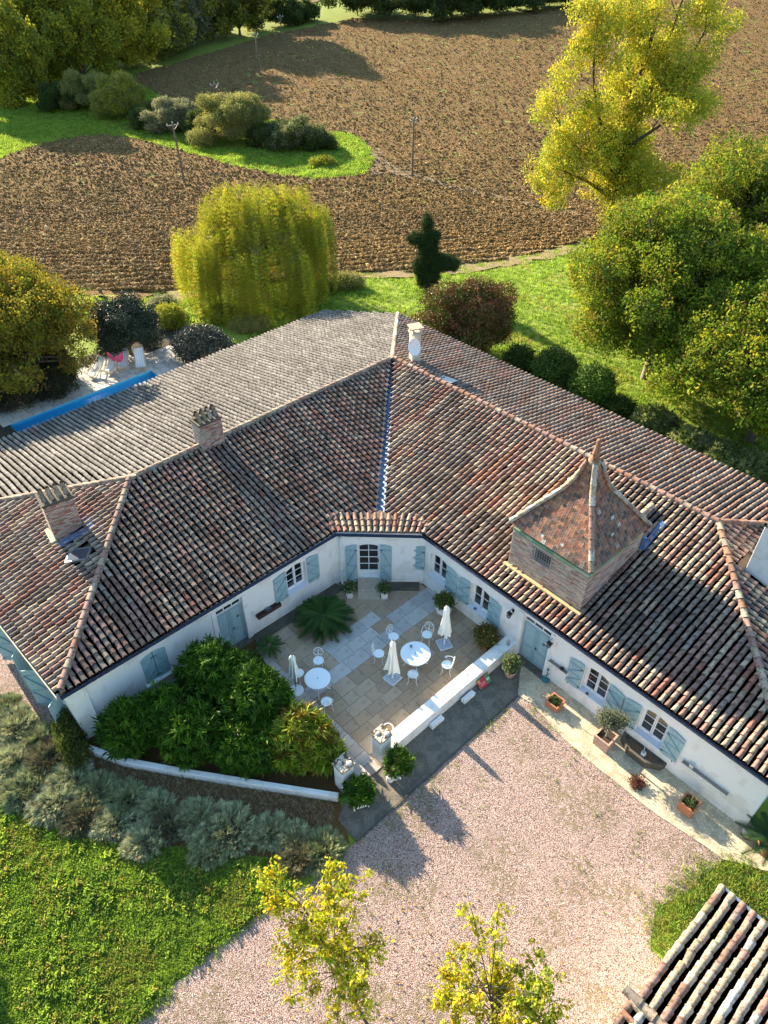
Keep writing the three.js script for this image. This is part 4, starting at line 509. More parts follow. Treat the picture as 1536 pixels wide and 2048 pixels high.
// ---------- garden furniture ----------
const mEnamel = std([.74, .83, .88], { roughness: .35 });
function makeTable(name, d, label, pos) {
  const t = thing(name, label, 'table', [pos[0], .036, pos[2]], .4), R0 = d / 2; part('table_top', lathe([[.015, .70], [R0 - .03, .70], [R0, .705], [R0 + .004, .72], [R0 - .004, .738], [R0 * .74, .74], [R0 * .735, .734], [R0 * .70, .734], [R0 * .695, .74], [R0 * .47, .74], [R0 * .465, .733], [R0 * .43, .733], [R0 * .425, .74], [R0 * .3, .74], [R0 * .295, .732], [R0 * .26, .732], [R0 * .255, .74], [.028, .74], [.02, .73], [.015, .70]], 56), mEnamel, t);
  part('parasol_hole', new THREE.CylinderGeometry(.02, .02, .02, 14).translate(0, .732, 0), mIron, t); for (let i = 0; i < 4; i++) { const a = i * Math.PI / 2 + .3, c = Math.cos(a), s = Math.sin(a), q = f => [c * f, s * f]; const k = R0 * .62; part('leg', tube([[c * k, .7, s * k], [c * (k + .06), .55, s * (k + .06)], [c * (k - .02), .3, s * (k - .02)], [c * (k + .1), .04, s * (k + .1)], [c * (k + .15), .012, s * (k + .15)]], .013, 18, 6), mEnamel, t); } part('stretcher', new THREE.TorusGeometry(R0 * .58, .008, 6, 36).rotateX(Math.PI / 2).translate(0, .33, 0), mEnamel, t); return t;
}
makeTable('garden_table', 1.17, 'large round pale blue-white garden table in the middle of the terrace', [1.226,0.75,-18.006]);
makeTable('garden_table', .98, 'smaller round pale blue-white garden table beside the oleanders', [-2.508,0.75,-16.829]);
function makeChair(label, pos, turn, arms) { // back stands at -z, the sitter looks along +z
  const t = thing('garden_chair', label, 'chair', [pos[0], .036, pos[2]], turn, 'white wrought metal terrace chairs'), r = .205;
  part('seat', lathe([[0, .435], [r - .02, .435], [r, .44], [r + .006, .45], [r - .004, .46], [r * .78, .452], [r * .76, .446], [r * .7, .446], [r * .68, .451], [0, .449]], 32), mEnamel, t);
  for (const [x, z] of [[-1, 1], [1, 1], [-1, -1], [1, -1]]) part('leg', tube([[x * .13, .435, z * .13], [x * .165, .36, z * .165], [x * .14, .2, z * .14], [x * .19, .03, z * .19], [x * .21, .012, z * .21]], .0105, 14, 6), mEnamel, t);
  const b = [], tilt = .17, P = (x, y) => [x, .44 + y, -.19 - y * tilt]; const hoop = []; for (let i = 0; i <= 20; i++) { const a = -1.1 + (Math.PI + 2.2) * i / 20; hoop.push(P(-Math.cos(a) * .19, .27 + Math.sin(a) * .2)); } b.push(tube([P(-.12, -.02), ...hoop, P(.12, -.02)], .0115, 48, 6));
  for (const s of [-1, 1]) { const sp = []; for (let i = 0; i <= 22; i++) { const a = i / 22 * 4.4 * Math.PI / 2, rr = .085 * (1 - i / 30); sp.push(P(s * (.085 - Math.cos(a) * rr * .9), .33 + Math.sin(a) * rr)); } b.push(tube([P(0, .04), P(s * .02, .14), P(s * .008, .24), ...sp], .007, 50, 5)); const s2 = []; for (let i = 0; i <= 14; i++) { const a = i / 14 * 3 * Math.PI / 2, rr = .05 * (1 - i / 22); s2.push(P(s * (.075 + Math.cos(a + 2) * rr), .14 + Math.sin(a + 2) * rr)); } b.push(tube(s2, .0065, 26, 5)); } b.push(tube([P(0, .0), P(0, .2), P(0, .465)], .006, 12, 5)); part('backrest', merge(b), mEnamel, t);
  if (arms) for (const s of [-1, 1]) { const sp = []; for (let i = 0; i <= 16; i++) { const a = i / 16 * 3 * Math.PI, rr = .055 * (1 - i / 24); sp.push([s * .21, .62 + Math.sin(a + 1.57) * rr - .055 + .055, .1 + Math.cos(a + 1.57) * rr]); } part('armrest', tube([[s * .17, .7, -.25], [s * .23, .69, -.1], ...sp], .01, 40, 6), mEnamel, t); }
  return t;
}
const face = (p, q) => Math.atan2(q[0] - p[0], q[2] - p[2]);
const T1 = [1.226,0.75,-18.006], T2 = [-2.508,0.75,-16.829];
makeChair('white scrolled chair at the far side of the smaller table', [-2.558,0.45,-17.876], face([-2.558,0.45,-17.876], T2), false);
makeChair('white scrolled chair half hidden by the thin pole parasol', [-3.287,0.45,-17.282], face([-3.287,0.45,-17.282], T2), false);
makeChair('white scrolled chair with its back to the drive at the smaller table', [-2.135,0.45,-15.994], face([-2.135,0.45,-15.994], T2), false);
makeChair('white scrolled chair on the door side of the large table', [0.383,0.45,-19.071], face([0.383,0.45,-19.071], T1) + .1, false);
makeChair('white scrolled chair partly behind the parasol on the patterned base', [-0.197,0.45,-18.217], face([-0.197,0.45,-18.217], T1), false);
makeChair('white armchair between the large table and the house wing', [1.737,0.45,-19.174], face([1.737,0.45,-19.174], T1), true);
makeChair('white armchair beside the parapet with sunlight on its seat', [2.448,0.45,-17.684], face([2.448,0.45,-17.684], T1), true);
makeChair('white scrolled chair with its back to the parapet at the large table', [1.114,0.45,-17.235], face([1.114,0.45,-17.235], T1), false);
single('glass_jar', lathe([[0, .0], [.05, 0], [.055, .02], [.05, .07], [.035, .09], [.036, .1], [.03, .1], [.03, .02], [0, .015]], 18), std([.16, .24, .32], { roughness: .2 }), 'small blue glass jar on the large garden table', 'jar', [[1.059,0.77,-18.309][0], .777, [1.059,0.77,-18.309][2]]);
// folded parasols
const mCloth = new THREE.MeshPhysicalMaterial({ color: col(.86, .87, .82), roughness: .95, sheen: .3, side: THREE.DoubleSide, bumpMap: tFine, bumpScale: .004 });
const mClothB = new THREE.MeshPhysicalMaterial({ color: col(.68, .78, .78), roughness: .95, side: THREE.DoubleSide, bumpMap: tFine, bumpScale: .004 });
function foldedCanopy(y0, y1, seed, flare) {
  const N = 72, M = 22, g = new THREE.CylinderGeometry(1, 1, 1, N, M, true), p = g.attributes.position, r = rng(seed), ph = [r() * 6, r() * 6, r() * 6];
  for (let i = 0; i < p.count; i++) { const t = .5 - p.getY(i), a = Math.atan2(p.getX(i), p.getZ(i)), base = t < .1 ? lerp(.03, .1, t / .1) : t < .17 ? lerp(.13, .105, (t - .1) / .07) : lerp(.1, flare, ((t - .17) / .83) ** 1.25), amp = lerp(.08, .3, t); const pl = 1 + amp * Math.sin(a * 8 + ph[0] + 1.2 * t) + amp * .5 * Math.sin(a * 3 + ph[1] + t * 2) + amp * .35 * Math.sin(a * 13 + ph[2]); const y = lerp(y1, y0, t) + (t > .9 ? .06 * Math.sin(a * 4 + ph[1]) * (t - .9) * 10 : 0); p.setXYZ(i, Math.sin(a) * base * pl, y, Math.cos(a) * base * pl); }
  g.computeVertexNormals(); return g;
}
function parasol(label, pos, h, y0, seed, m, pole, flare) { const t = thing('parasol', label, 'parasol', [pos[0], .036, pos[2]], seed, 'folded parasols on the terrace'); part('pole', new THREE.CylinderGeometry(.021, .021, h, 12).translate(0, h / 2, 0), pole, t); part('canopy', foldedCanopy(y0, h + .02, seed, flare), m, t); part('finial', new THREE.SphereGeometry(.028, 12, 8).translate(0, h + .03, 0), mIron, t); return t; }
const tAzul = tex(256, (u, v) => { const x = Math.abs(u - .5), y = Math.abs(v - .5), a = Math.max(x, y), b = Math.min(x, y), d = Math.hypot(x, y), th = Math.atan2(y, x), w = [.6, .64, .68], bl = [.03, .055, .22]; if (a > .44) return w; const p = Math.sin(d * 52) * Math.cos(th * 8) + .5 * Math.cos((a + b) * 40), q = Math.sin(a * 44) * Math.sin(b * 44); return p + .7 * q > .18 && d > .08 ? bl : w; });
function tileBase(owner, turn) { const t = grp('base', owner, [0, 0, 0], turn - owner.rotation.y); const g = box(.56, .07, .56, 0, .035, 0, .012); part('base_block', uvm(g), std([.62, .67, .7], { map: tStone }), t); const top = new THREE.PlaneGeometry(.53, .53).rotateX(-Math.PI / 2).translate(0, .074, 0); part('tile_face', top, std([1, 1, 1], { map: tAzul, roughness: .35 }), t); part('socket', lathe([[.05, .074], [.04, .09], [.03, .1], [.03, .34], [.024, .34], [.024, .08]], 16), mTrim, t); return t; }
tileBase(parasol('folded white parasol on a blue patterned tile base nearest the large table', [0.33,0.05,-17.343], 2.3, .62, 3, mCloth, mTrim, .24), .82);
tileBase(parasol('folded white parasol on a blue patterned tile base by the wing windows', [2.435,0.05,-19.011], 2.35, .75, 8, mCloth, mTrim, .22), .35);
{ const t = grp('base', parasol('folded pale turquoise parasol on a dark pole by the oleanders', [-3.351,0.05,-16.787], 2.15, .95, 14, mClothB, std([.06, .04, .035], { roughness: .5 }), .19)); part('base_disc', lathe([[0, 0], [.27, 0], [.28, .03], [.25, .055], [.06, .08], [0, .08]], 36), mEnamel, t); part('socket', lathe([[.05, .078], [.035, .1], [.032, .3], [.024, .3], [.024, .1]], 14), mEnamel, t); }

// ---------- pool terrace behind the house ----------
{
  const W = (a, b, y = 0) => POOL.o.clone().addScaledVector(POOL.a, a).addScaledVector(POOL.b, b).setY(y), { L, W: wd } = POOL, quad = (a0, a1, b0, b1, y) => { const g = new THREE.BufferGeometry(), P = [W(a0, b0, y), W(a1, b0, y), W(a1, b1, y), W(a0, b1, y)].map(p => p.toArray()); g.setAttribute('position', new THREE.Float32BufferAttribute([...P[0], ...P[3], ...P[2], ...P[0], ...P[2], ...P[1]], 3)); return g; };
  const root = structure('pool_deck', uvm(merge(quad(-4.5, L + 4.5, -4.5, 0, -.012), quad(-4.5, L + 4.5, wd, wd + 3.2, -.012), quad(-4.5, 0, 0, wd, -.012), quad(L, L + 4.5, 0, wd, -.012)), .5), std([.17, .15, .11], { map: tConcrete, roughness: 1 })), r = rng(91);
  const ms = [[.5, .49, .46], [.56, .54, .5], [.45, .44, .43], [.6, .57, .52]].map(c => std(c, { map: tStone, bumpMap: tFine, bumpScale: .005, roughness: .95 })), bound = [[-22.945,-32.172], [-24.086,-34.797], [-22.59,-36.769], [-19.769,-40.795], [-16.812,-42.698], [-14.048,-44.171], [-11.494,-41.668], [-11.88,-39.118], [-19.157,-32.172]];
  const slab = (a0, a1, b0, b1, m, y = 0) => { const c = W((a0 + a1) / 2, (b0 + b1) / 2); if (!inPoly(c.x, c.z, bound)) return; part('deck_slab', uvm(box(a1 - a0 - .03, .04, b1 - b0 - .03, 0, 0, 0, .008), .7), m, root, c.setY(.006 + y + (r() - .5) * .008).toArray(), [0, Math.atan2(-POOL.a.z, POOL.a.x), 0]); };
  for (let b = -.42, k = 0; b > -5.6; b -= .56, k++) for (let a = -4.5 + (k % 2) * .4; a < L + 4; a += .82) slab(a, a + .82, b - .56, b, pick(ms, r));
  for (let a = L + .42; a < L + 4; a += .62) for (let b = -.42; b < 3; b += .6) slab(a, a + .62, b, b + .6, pick(ms, r));
  for (let a = -.4; a < L + .4; a += .6) slab(a, Math.min(a + .6, L + .42), -.42, 0, pick(ms.slice(2), r), .012); for (let b = 0; b < wd; b += .6) slab(L, L + .42, b, b + .6, pick(ms, r), .012);
  // basin with blue liner and its water
  const P = []; const wallq = (A, B) => { const a = A.clone().setY(.02), b = B.clone().setY(.02), c = B.clone().setY(-1.3), d = A.clone().setY(-1.3); for (const q of [a, b, c, a, c, d]) P.push(...q.toArray()); }; const c4 = [W(0, 0), W(L, 0), W(L, wd), W(0, wd)]; for (let i = 0; i < 4; i++) wallq(c4[i], c4[(i + 1) % 4]); for (const i of [0, 1, 2, 0, 2, 3]) P.push(...c4[i].clone().setY(-1.3).toArray()); const g = new THREE.BufferGeometry(); g.setAttribute('position', new THREE.Float32BufferAttribute(P, 3)); structure('pool_basin', uvm(g), std([.05, .4, .62], { roughness: .6, side: THREE.DoubleSide }));
  const ws = quad(.01, L - .01, .01, wd - .01, -.1); structure('pool_water', uvm(ws), new THREE.MeshPhysicalMaterial({ color: col(.55, .85, 1), roughness: .04, transmission: 1, thickness: 0, ior: 1.33, bumpMap: tBump, bumpScale: .01 }));
}
const mStripe = tex(64, (u) => Math.floor(u * 8) % 2 ? [.62, .72, .8] : [.86, .88, .9]);
function lounger(p, turn, label) {
  const t = thing('deck_chair', label, 'deck chair', [p[0], .03, p[2]], turn, 'striped deck chairs by the pool'); const sl = []; for (let i = 0; i <= 10; i++) { const k = i / 10; sl.push([lerp(-.55, .62, k), .2 + .75 * Math.pow(k, 1.5) - .12 * Math.sin(k * Math.PI)]); } const g = new THREE.PlaneGeometry(.56, 1.35, 1, 20), q = g.attributes.position, c = new THREE.CatmullRomCurve3(sl.map(([z, y]) => V3(0, y, -z))); for (let i = 0; i < q.count; i++) { const k = clamp((q.getY(i) + .675) / 1.35), u = c.getPoint(k); q.setXYZ(i, q.getX(i), u.y, u.z); } g.computeVertexNormals(); part('canvas_sling', g, std([1, 1, 1], { map: mStripe, side: THREE.DoubleSide, roughness: .9 }), t);
  const wood = std([.55, .5, .42], { map: tWood }); for (const s of [-1, 1]) { part('side_rail', beam([s * .3, .22, .58], [s * .3, .98, -.66], .035, .045), wood, t); part('leg', beam([s * .32, .02, .45], [s * .32, .62, -.3], .03, .04), wood, t); part('leg', beam([s * .27, .02, -.5], [s * .27, .42, .2], .03, .04), wood, t); } part('cross_bar', merge(box(.62, .04, .04, 0, .96, -.64), box(.62, .04, .04, 0, .22, .57), box(.66, .035, .035, 0, .04, .45), box(.56, .035, .035, 0, .04, -.49)), wood, t); return t;
}
lounger([-17.863,0,-40.306], -.55, 'striped deck chair standing apart nearest the dark hedge'); lounger([-17.096,0,-40.918], -.1, 'striped deck chair just before the pink towel'); lounger([-16.503,0,-41.416], .1, 'striped deck chair with the pink towel over its side'); lounger([-15.406,0,-41.353], .25, 'striped deck chair nearest the open deck slabs');
{ const N = 24, g = new THREE.PlaneGeometry(.95, .7, N, 10), q = g.attributes.position; for (let i = 0; i < q.count; i++) { const x = q.getX(i), y = q.getY(i); q.setXYZ(i, x, .95 - .38 * (1 - Math.pow(Math.abs(x) / .48, 1.4)) + y * .75 + .03 * Math.sin(x * 18), .05 * Math.sin(x * 11 + y * 5) + y * .2); } g.computeVertexNormals(); single('pink_towel', g, std([.72, .1, .22], { side: THREE.DoubleSide, roughness: 1, bumpMap: tFine, bumpScale: .004 }), 'bright pink towel slung between two deck chairs', 'towel', [[-16.751,0,-41.042][0], .06, [-16.751,0,-41.042][2]], -.1); }
// satellite dish
{ const t = thing('satellite_dish', 'white oval satellite dish fixed to the pale far chimney', 'satellite dish', [chimC4.x - .08, 5.45, chimC4.z + .38], .1); const d = part('dish', lathe([[0, 0], [.15, .015], [.3, .06], [.42, .13], [.43, .13], [.43, .115], [.3, .04], [.15, -.005], [0, -.015]], 32), std([.78, .8, .82], { roughness: .4, side: THREE.DoubleSide }), t, [0, .28, .1], [1.25, 0, 0]); d.scale.set(.72, 1, 1.05); part('feed_arm', tube([[0, -.12, .12], [0, -.1, .4], [0, .12, .55]], .012, 10, 6), mIron, t); part('receiver', box(.06, .07, .1, 0, .14, .55, .01), mTrim, t); part('mast', merge(new THREE.CylinderGeometry(.02, .02, .7, 8).translate(0, .1, -.05), box(.06, .06, .25, 0, .2, -.1)), mZinc, t); }
// wall lanterns
for (const [x, y, l] of [[4.86, 2.25, 'black wall lantern beside the wing window, left of the blue double door'], [6.78, 2.22, 'black wall lantern right of the blue double door']]) { const p = V3(onWall(wR, x, y, 0)).add(HO), t = thing('wall_lantern', l, 'lantern', p.toArray(), wR.r, 'black wall lanterns'); part('bracket', merge(box(.09, .2, .02, 0, .0, .012), tube([[0, .05, .02], [0, .16, .1], [0, .17, .2], [0, .1, .24]], .01, 12, 6)), mIron, t); part('roof', new THREE.ConeGeometry(.15, .12, 4).rotateY(Math.PI / 4).translate(0, .06, .24), mIron, t); part('glass', new THREE.CylinderGeometry(.1, .07, .2, 4).rotateY(Math.PI / 4).translate(0, -.1, .24), new THREE.MeshPhysicalMaterial({ color: col(.45, .5, .52), roughness: .15, transmission: .5, thickness: 0 }), t); part('cage', merge(...[[-1, -1], [1, -1], [1, 1], [-1, 1]].map(([a, b]) => beam([a * .075, 0, .24 + b * .075], [a * .052, -.2, .24 + b * .052], .012, .012)), box(.11, .014, .11, 0, -.21, .24)), mIron, t); }
// planters
const mTerra = std([.5, .2, .1], { map: tStone, roughness: .9 }), mTerraP = std([.52, .34, .27], { map: tStone, roughness: .9 }), mPotSoil = std([.05, .035, .025], { map: tStone, roughness: 1 }), mPotWhite = std([.8, .81, .82], { roughness: .5 });
function troughOnWall(w, x0, x1, y, m, label, inner) { const L = x1 - x0, p = V3(onWall(w, (x0 + x1) / 2, y, .012)).add(HO), t = thing('wall_trough', label, 'planter', p.toArray(), w.r); part('shell', uvm(merge(box(L, .03, .2, 0, .015, .1), box(L, .16, .025, 0, .08, .2), box(L, .16, .02, 0, .08, .01), box(.025, .16, .2, L / 2, .08, .1), box(.025, .16, .2, -L / 2, .08, .1)), 1), m, t); part('soil', box(L - .04, .02, .17, 0, .11, .1), inner, t); for (const s of [-1, 1]) part('bracket', beam([s * L * .36, -.01, .18], [s * L * .36, -.16, 0], .03, .02), mIron, t); return t; }
troughOnWall(wL, 7.5, 8.6, .98, std([.07, .03, .025], { map: tWood }), 'dark narrow wall trough left of the courtyard window', std([.03, .018, .014], { roughness: 1 }));
troughOnWall(wR, 6.86, 7.72, 1.08, std([.74, .74, .72], { map: tPlaster }), 'short white wall trough between the blue double door and a shutter', std([.25, .21, .17], { map: tStone }));
troughOnWall(wR, 12.48, 14.12, 1.0, std([.74, .74, .72], { map: tPlaster }), 'long white wall trough near the end of the house wing', std([.27, .235, .19], { map: tStone }));
const wallPt = (w, x, y, z) => V3(onWall(w, x, y, z)).add(HO).toArray();
single('white_pot', merge(lathe([[0, 0], [.08, 0], [.11, .2], [.1, .2], [.075, .03], [0, .03]], 4).rotateY(.78)), mPotWhite, 'small white square pot standing in the long wall trough', 'pot', wallPt(wR, 12.8, 1.12, .11), wR.r);
single('dark_bowl', lathe([[0, 0], [.05, 0], [.09, .06], [.085, .07], [.05, .02], [0, .015]], 16), std([.06, .05, .05]), 'small dark bowl in the short white wall trough', 'bowl', wallPt(wR, 7.45, 1.2, .11));
{ const t = thing('metal_ornament', 'small tangled metal ornament in the dark wall trough', 'ornament', wallPt(wL, 8.0, 1.1, .12), .3); part('wire', merge(...[0, 1, 2, 3].map(i => tube([[-.12 + i * .06, 0, 0], [-.1 + i * .05, .09, .03], [-.02 + i * .05, .12, -.02], [.04 + i * .04, .05, .02]], .012, 14, 5)), new THREE.SphereGeometry(.045, 10, 8).translate(.0, .1, 0)), std([.16, .19, .22], { roughness: .5, metalness: .4 }), t); part('foot', box(.2, .02, .1, 0, .01, 0), std([.14, .15, .17], { metalness: .4 }), t); }
single('sill_bowl', lathe([[0, 0], [.04, 0], [.07, .05], [.06, .055], [.03, .02], [0, .015]], 14), std([.02, .03, .06]), 'little dark bowl on the sill of the courtyard window near the lantern', 'bowl', wallPt(wR, 3.05, .82, .03));
single('sill_cup', lathe([[0, 0], [.045, 0], [.05, .07], [.04, .07], [.035, .02], [0, .015]], 14), std([.02, .02, .03]), 'little dark cup on the sill right of the short trough', 'cup', wallPt(wR, 8.62, .78, .03));
function squarePot(name, p, s, h, m, label, turn = pTurn) { const t = thing(name, label, 'planter', [p[0], .03, p[2]], turn), w = s / 2; part('box', uvm(merge(box(s, h, .04, 0, h / 2, w - .02), box(s, h, .04, 0, h / 2, -w + .02), box(.04, h, s - .08, w - .02, h / 2, 0), box(.04, h, s - .08, -w + .02, h / 2, 0), box(s - .08, .03, s - .08, 0, .02, 0)), 1), m, t); part('rim', uvm(merge(box(s + .05, .06, .06, 0, h, w - .01), box(s + .05, .06, .06, 0, h, -w + .01), box(.06, .06, s - .07, w - .01, h, 0), box(.06, .06, s - .07, -w + .01, h, 0)), 1), m, t); part('soil', uvm(box(s - .09, .02, s - .09, 0, h - .06, 0)), mPotSoil, t); return t; }
function roundPot(name, p, r, h, m, label, soil = mPotSoil, y = .03) { const t = thing(name, label, 'pot', [p[0], y, p[2]]); part('pot_body', lathe([[0, 0], [r * .62, 0], [r * .66, .02], [r * .95, h * .82], [r * 1.06, h * .84], [r * 1.08, h], [r * .95, h], [r * .86, h * .8], [r * .6, .05], [0, .05]], 32), m, t); part('soil', new THREE.CylinderGeometry(r * .9, r * .9, .02, 24).translate(0, h * .88, 0), soil, t); return t; }
squarePot('terracotta_box', [6.403,0,-16.127], .5, .3, mTerra, 'orange terracotta box with a small rosette plant nearest the blue double door');
squarePot('terracotta_box', [7.911,0,-14.546], .58, .48, mTerraP, 'pink terracotta box holding the small grey-leaved tree');
squarePot('terracotta_box', [10.14,0,-12.088], .5, .42, mTerra, 'orange terracotta box with low herbs near the end of the wing');
squarePot('terracotta_trough', [4.088,0,-18.873], .46, .36, std([.36, .16, .1], { map: tStone }), 'brown terracotta box with a yellowing bush in the terrace corner');
roundPot('terracotta_pot', [4.903,0,-17.498], .24, .38, mTerraP, 'pale terracotta pot with a sapling outside the parapet end'); roundPot('terracotta_pot', [12.288,0,-10.686], .42, .55, std([.5, .24, .14], { map: tStone }), 'big terracotta pot with a palm at the house end');
roundPot('white_pot', [0.146,0,-14.975], .19, .3, mPotWhite, 'white round pot of dry soil behind the joined gate pillar', std([.18, .12, .06], { map: tStone }), .036);
{ const p = [2.522,0,-20.738], t = thing('white_bowl_planter', 'bulbous white bowl planter with a shrub by the wing windows', 'planter', [p[0], .036, p[2]]); part('pot_body', lathe([[0, 0], [.2, 0], [.3, .1], [.34, .26], [.3, .4], [.26, .44], [.27, .46], [.23, .46], [.22, .38], [0, .36]], 36), mPotWhite, t); part('soil', new THREE.CylinderGeometry(.24, .24, .02, 24).translate(0, .4, 0), mPotSoil, t); }
for (const [p, l] of [[[-1.473,0,-21.65], 'tapered white planter of white flowers left of the glazed door'], [[0.022,0,-21.592], 'tapered white planter of white flowers right of the glazed door']]) { const t = thing('tapered_planter', l, 'planter', [p[0], .036, p[2]], 0, 'pair of planters at the glazed door'); part('pot_body', uvm(new THREE.CylinderGeometry(.235, .165, .46, 4, 1).rotateY(Math.PI / 4).translate(0, .23, 0)), mPotWhite, t); part('soil', box(.3, .02, .3, 0, .452, 0), mPotSoil, t); }
roundPot('white_pot', [-4.594,0,-18.695], .2, .3, mPotWhite, 'white pot holding the small spiky palm beside the oleanders', mPotSoil, .036);
function versailles(p, s, label, turn) { const t = thing('versailles_box', label, 'planter', [p[0], .012, p[2]], turn), h = s * .82; for (const [a, b] of [[-1, -1], [1, -1], [1, 1], [-1, 1]]) { part('corner_post', box(.06, h + .04, .06, a * s / 2, h / 2 + .02, b * s / 2, .006), mPotWhite, t); part('knob', new THREE.SphereGeometry(.035, 10, 8).translate(a * s / 2, h + .06, b * s / 2), mPotWhite, t); } for (const k of [0, 1, 2, 3]) { const g = merge(box(s - .06, h - .12, .02, 0, h / 2 + .02, s / 2 - .01), box(s - .06, .05, .03, 0, .09, s / 2), box(s - .06, .05, .03, 0, h - .04, s / 2)); const o = part('side_panel', g, mPotWhite, t); o.rotation.y = k * Math.PI / 2; } part('soil', box(s - .06, .02, s - .06, 0, h - .08, 0), mPotSoil, t); return t; }
versailles([-0.827,0,-12.335], .5, 'white wooden tub with oleander in front of the oleander bed pillar', .3);
roundPot('white_pot', [0.488,0,-13.357], .27, .42, mPotWhite, 'white pot with a leafy oleander outside the parapet pillar');
{ const p = [0.208,0,-13.133], t = thing('watering_can', 'white watering can standing at the foot of the parapet pillar', 'watering can', [p[0], .012, p[2]], -.4); part('can_body', lathe([[0, 0], [.12, 0], [.13, .02], [.13, .25], [.12, .27], [.07, .28], [.065, .27], [.11, .25], [.11, .03], [0, .02]], 24), mPotWhite, t); part('spout', taper([[.11, .07, 0], [.2, .15, 0], [.34, .33, 0]], .025, .014, 8, 8), mPotWhite, t); part('spout_rose', new THREE.CylinderGeometry(.045, .018, .05, 12).rotateZ(-.9).translate(.36, .35, 0), mPotWhite, t); part('handle', tube([[.0, .27, 0], [-.08, .38, 0], [-.2, .3, 0], [-.13, .1, 0]], .012, 16, 6), mPotWhite, t); }
for (const [p, l] of [[[1.937,0,-15.372], 'white concrete block at the parapet foot nearer the gate pillar'], [[3.192,0,-16.46], 'white concrete block at the parapet foot nearer the soil bag']]) { const t = thing('concrete_block', l, 'block', [p[0], .01, p[2]], pTurn, 'pair of blocks at the parapet foot'); part('block_body', uvm(box(.62, .17, .2, 0, .085, 0, .015)), mPar, t); part('block_top', uvm(box(.54, .03, .13, 0, .183, -.01, .008)), mPotWhite, t); }
{ const p = [3.83,0,-17.122], g = new RoundedBoxGeometry(.62, .12, .4, 4, .055), q = g.attributes.position; for (let i = 0; i < q.count; i++) { const x = q.getX(i), z = q.getZ(i); q.setY(i, q.getY(i) * (1.1 - 1.3 * Math.abs(x) ** 2) + .012 * nz(x * 9, z * 9, 4)); } g.computeVertexNormals(); const t = thing('soil_bag', 'red and green plastic bag of potting soil leaning on the parapet', 'bag', [p[0], .01, p[2]], pTurn); const tb = tex(256, (u, v) => { let c = [.55, .03, .06]; if (u > .62) c = [.05, .3, .1]; if (Math.hypot(u - .78, v - .5) < .13) c = [.75, .8, .75]; if (Math.hypot(u - .78, v - .5) < .07) c = [.2, .5, .2]; if (u > .1 && u < .5 && ((v > .3 && v < .42) || (v > .5 && v < .58))) c = fbm(u, v, 40, 2, 4) > .4 ? [.85, .4, .5] : c; if (u < .16 && v > .6) c = [.7, .35, .05]; return c; }); part('bag_body', g, std([1, 1, 1], { map: tb, roughness: .4 }), t, [0, .2, .02], [.85, 0, 0]); part('bag_seam', box(.03, .03, .38, .31, 0, 0, .008), std([.5, .05, .08], { roughness: .4 }), t, [0, .2, .02], [.85, 0, 0]); }
{ const p = [4.904,0.65,-18.529], t = thing('stone_figurine', 'small grey stone bird figurine on the parapet end', 'figurine', [p[0], .646, p[2]], .8), m = std([.42, .42, .42], { map: tStone }); part('body', lathe([[0, 0], [.07, 0], [.075, .03], [.05, .05], [.075, .12], [.06, .19], [.035, .22], [0, .23]], 18), m, t); part('head', new THREE.SphereGeometry(.045, 14, 10).translate(0, .25, .015), m, t); part('beak', new THREE.ConeGeometry(.016, .05, 8).rotateX(1.6).translate(0, .25, .075), m, t); }
{ const p = [6.278,0,-17.309], t = thing('boot_scraper', 'blue-green metal boot scraper stand by the white wall', 'boot scraper', [p[0], .03, p[2]], .4), m = std([.06, .2, .23], { roughness: .5, metalness: .3 }); part('foot', lathe([[0, 0], [.17, 0], [.17, .03], [.05, .05], [0, .05]], 24), m, t); part('post', taper([[0, .04, 0], [.01, .3, 0], [0, .6, 0]], .022, .016, 8, 8), m, t); part('bird_head', merge(new THREE.SphereGeometry(.05, 12, 8).translate(0, .63, 0), new THREE.ConeGeometry(.02, .1, 8).rotateZ(-1.7).translate(.07, .62, 0)), m, t); part('blade', box(.26, .05, .012, 0, .28, 0), m, t); }
{ const c = wallPt(wR, 11.2, .02, .0), t = thing('stone_trough', 'half-round stone trough of earth against the white wall', 'trough', c, wR.r), s = new THREE.Shape(), H = new THREE.Path(); s.moveTo(-.85, 0); s.lineTo(-.8, -.2); s.lineTo(-.35, -.52); s.lineTo(.35, -.52); s.lineTo(.8, -.2); s.lineTo(.85, 0); H.moveTo(-.75, -.02); H.lineTo(-.7, -.17); H.lineTo(-.32, -.44); H.lineTo(.32, -.44); H.lineTo(.7, -.17); H.lineTo(.75, -.02); s.holes.push(H); const g = new THREE.ExtrudeGeometry(s, { depth: .3, bevelEnabled: true, bevelSize: .012, bevelThickness: .012, bevelSegments: 2 }); g.rotateX(-Math.PI / 2); part('stone_rim', uvm(g, .8), std([.4, .37, .32], { map: tConcrete, roughness: 1 }), t, [0, 0, .02]); const s2 = new THREE.Shape(); s2.moveTo(-.75, -.02); s2.lineTo(-.7, -.17); s2.lineTo(-.32, -.44); s2.lineTo(.32, -.44); s2.lineTo(.7, -.17); s2.lineTo(.75, -.02); const g2 = new THREE.ExtrudeGeometry(s2, { depth: .2, bevelEnabled: false }); g2.rotateX(-Math.PI / 2); part('soil', uvm(g2, 1), std([.16, .11, .075], { map: tStone, roughness: 1 }), t, [0, .01, .02]); }
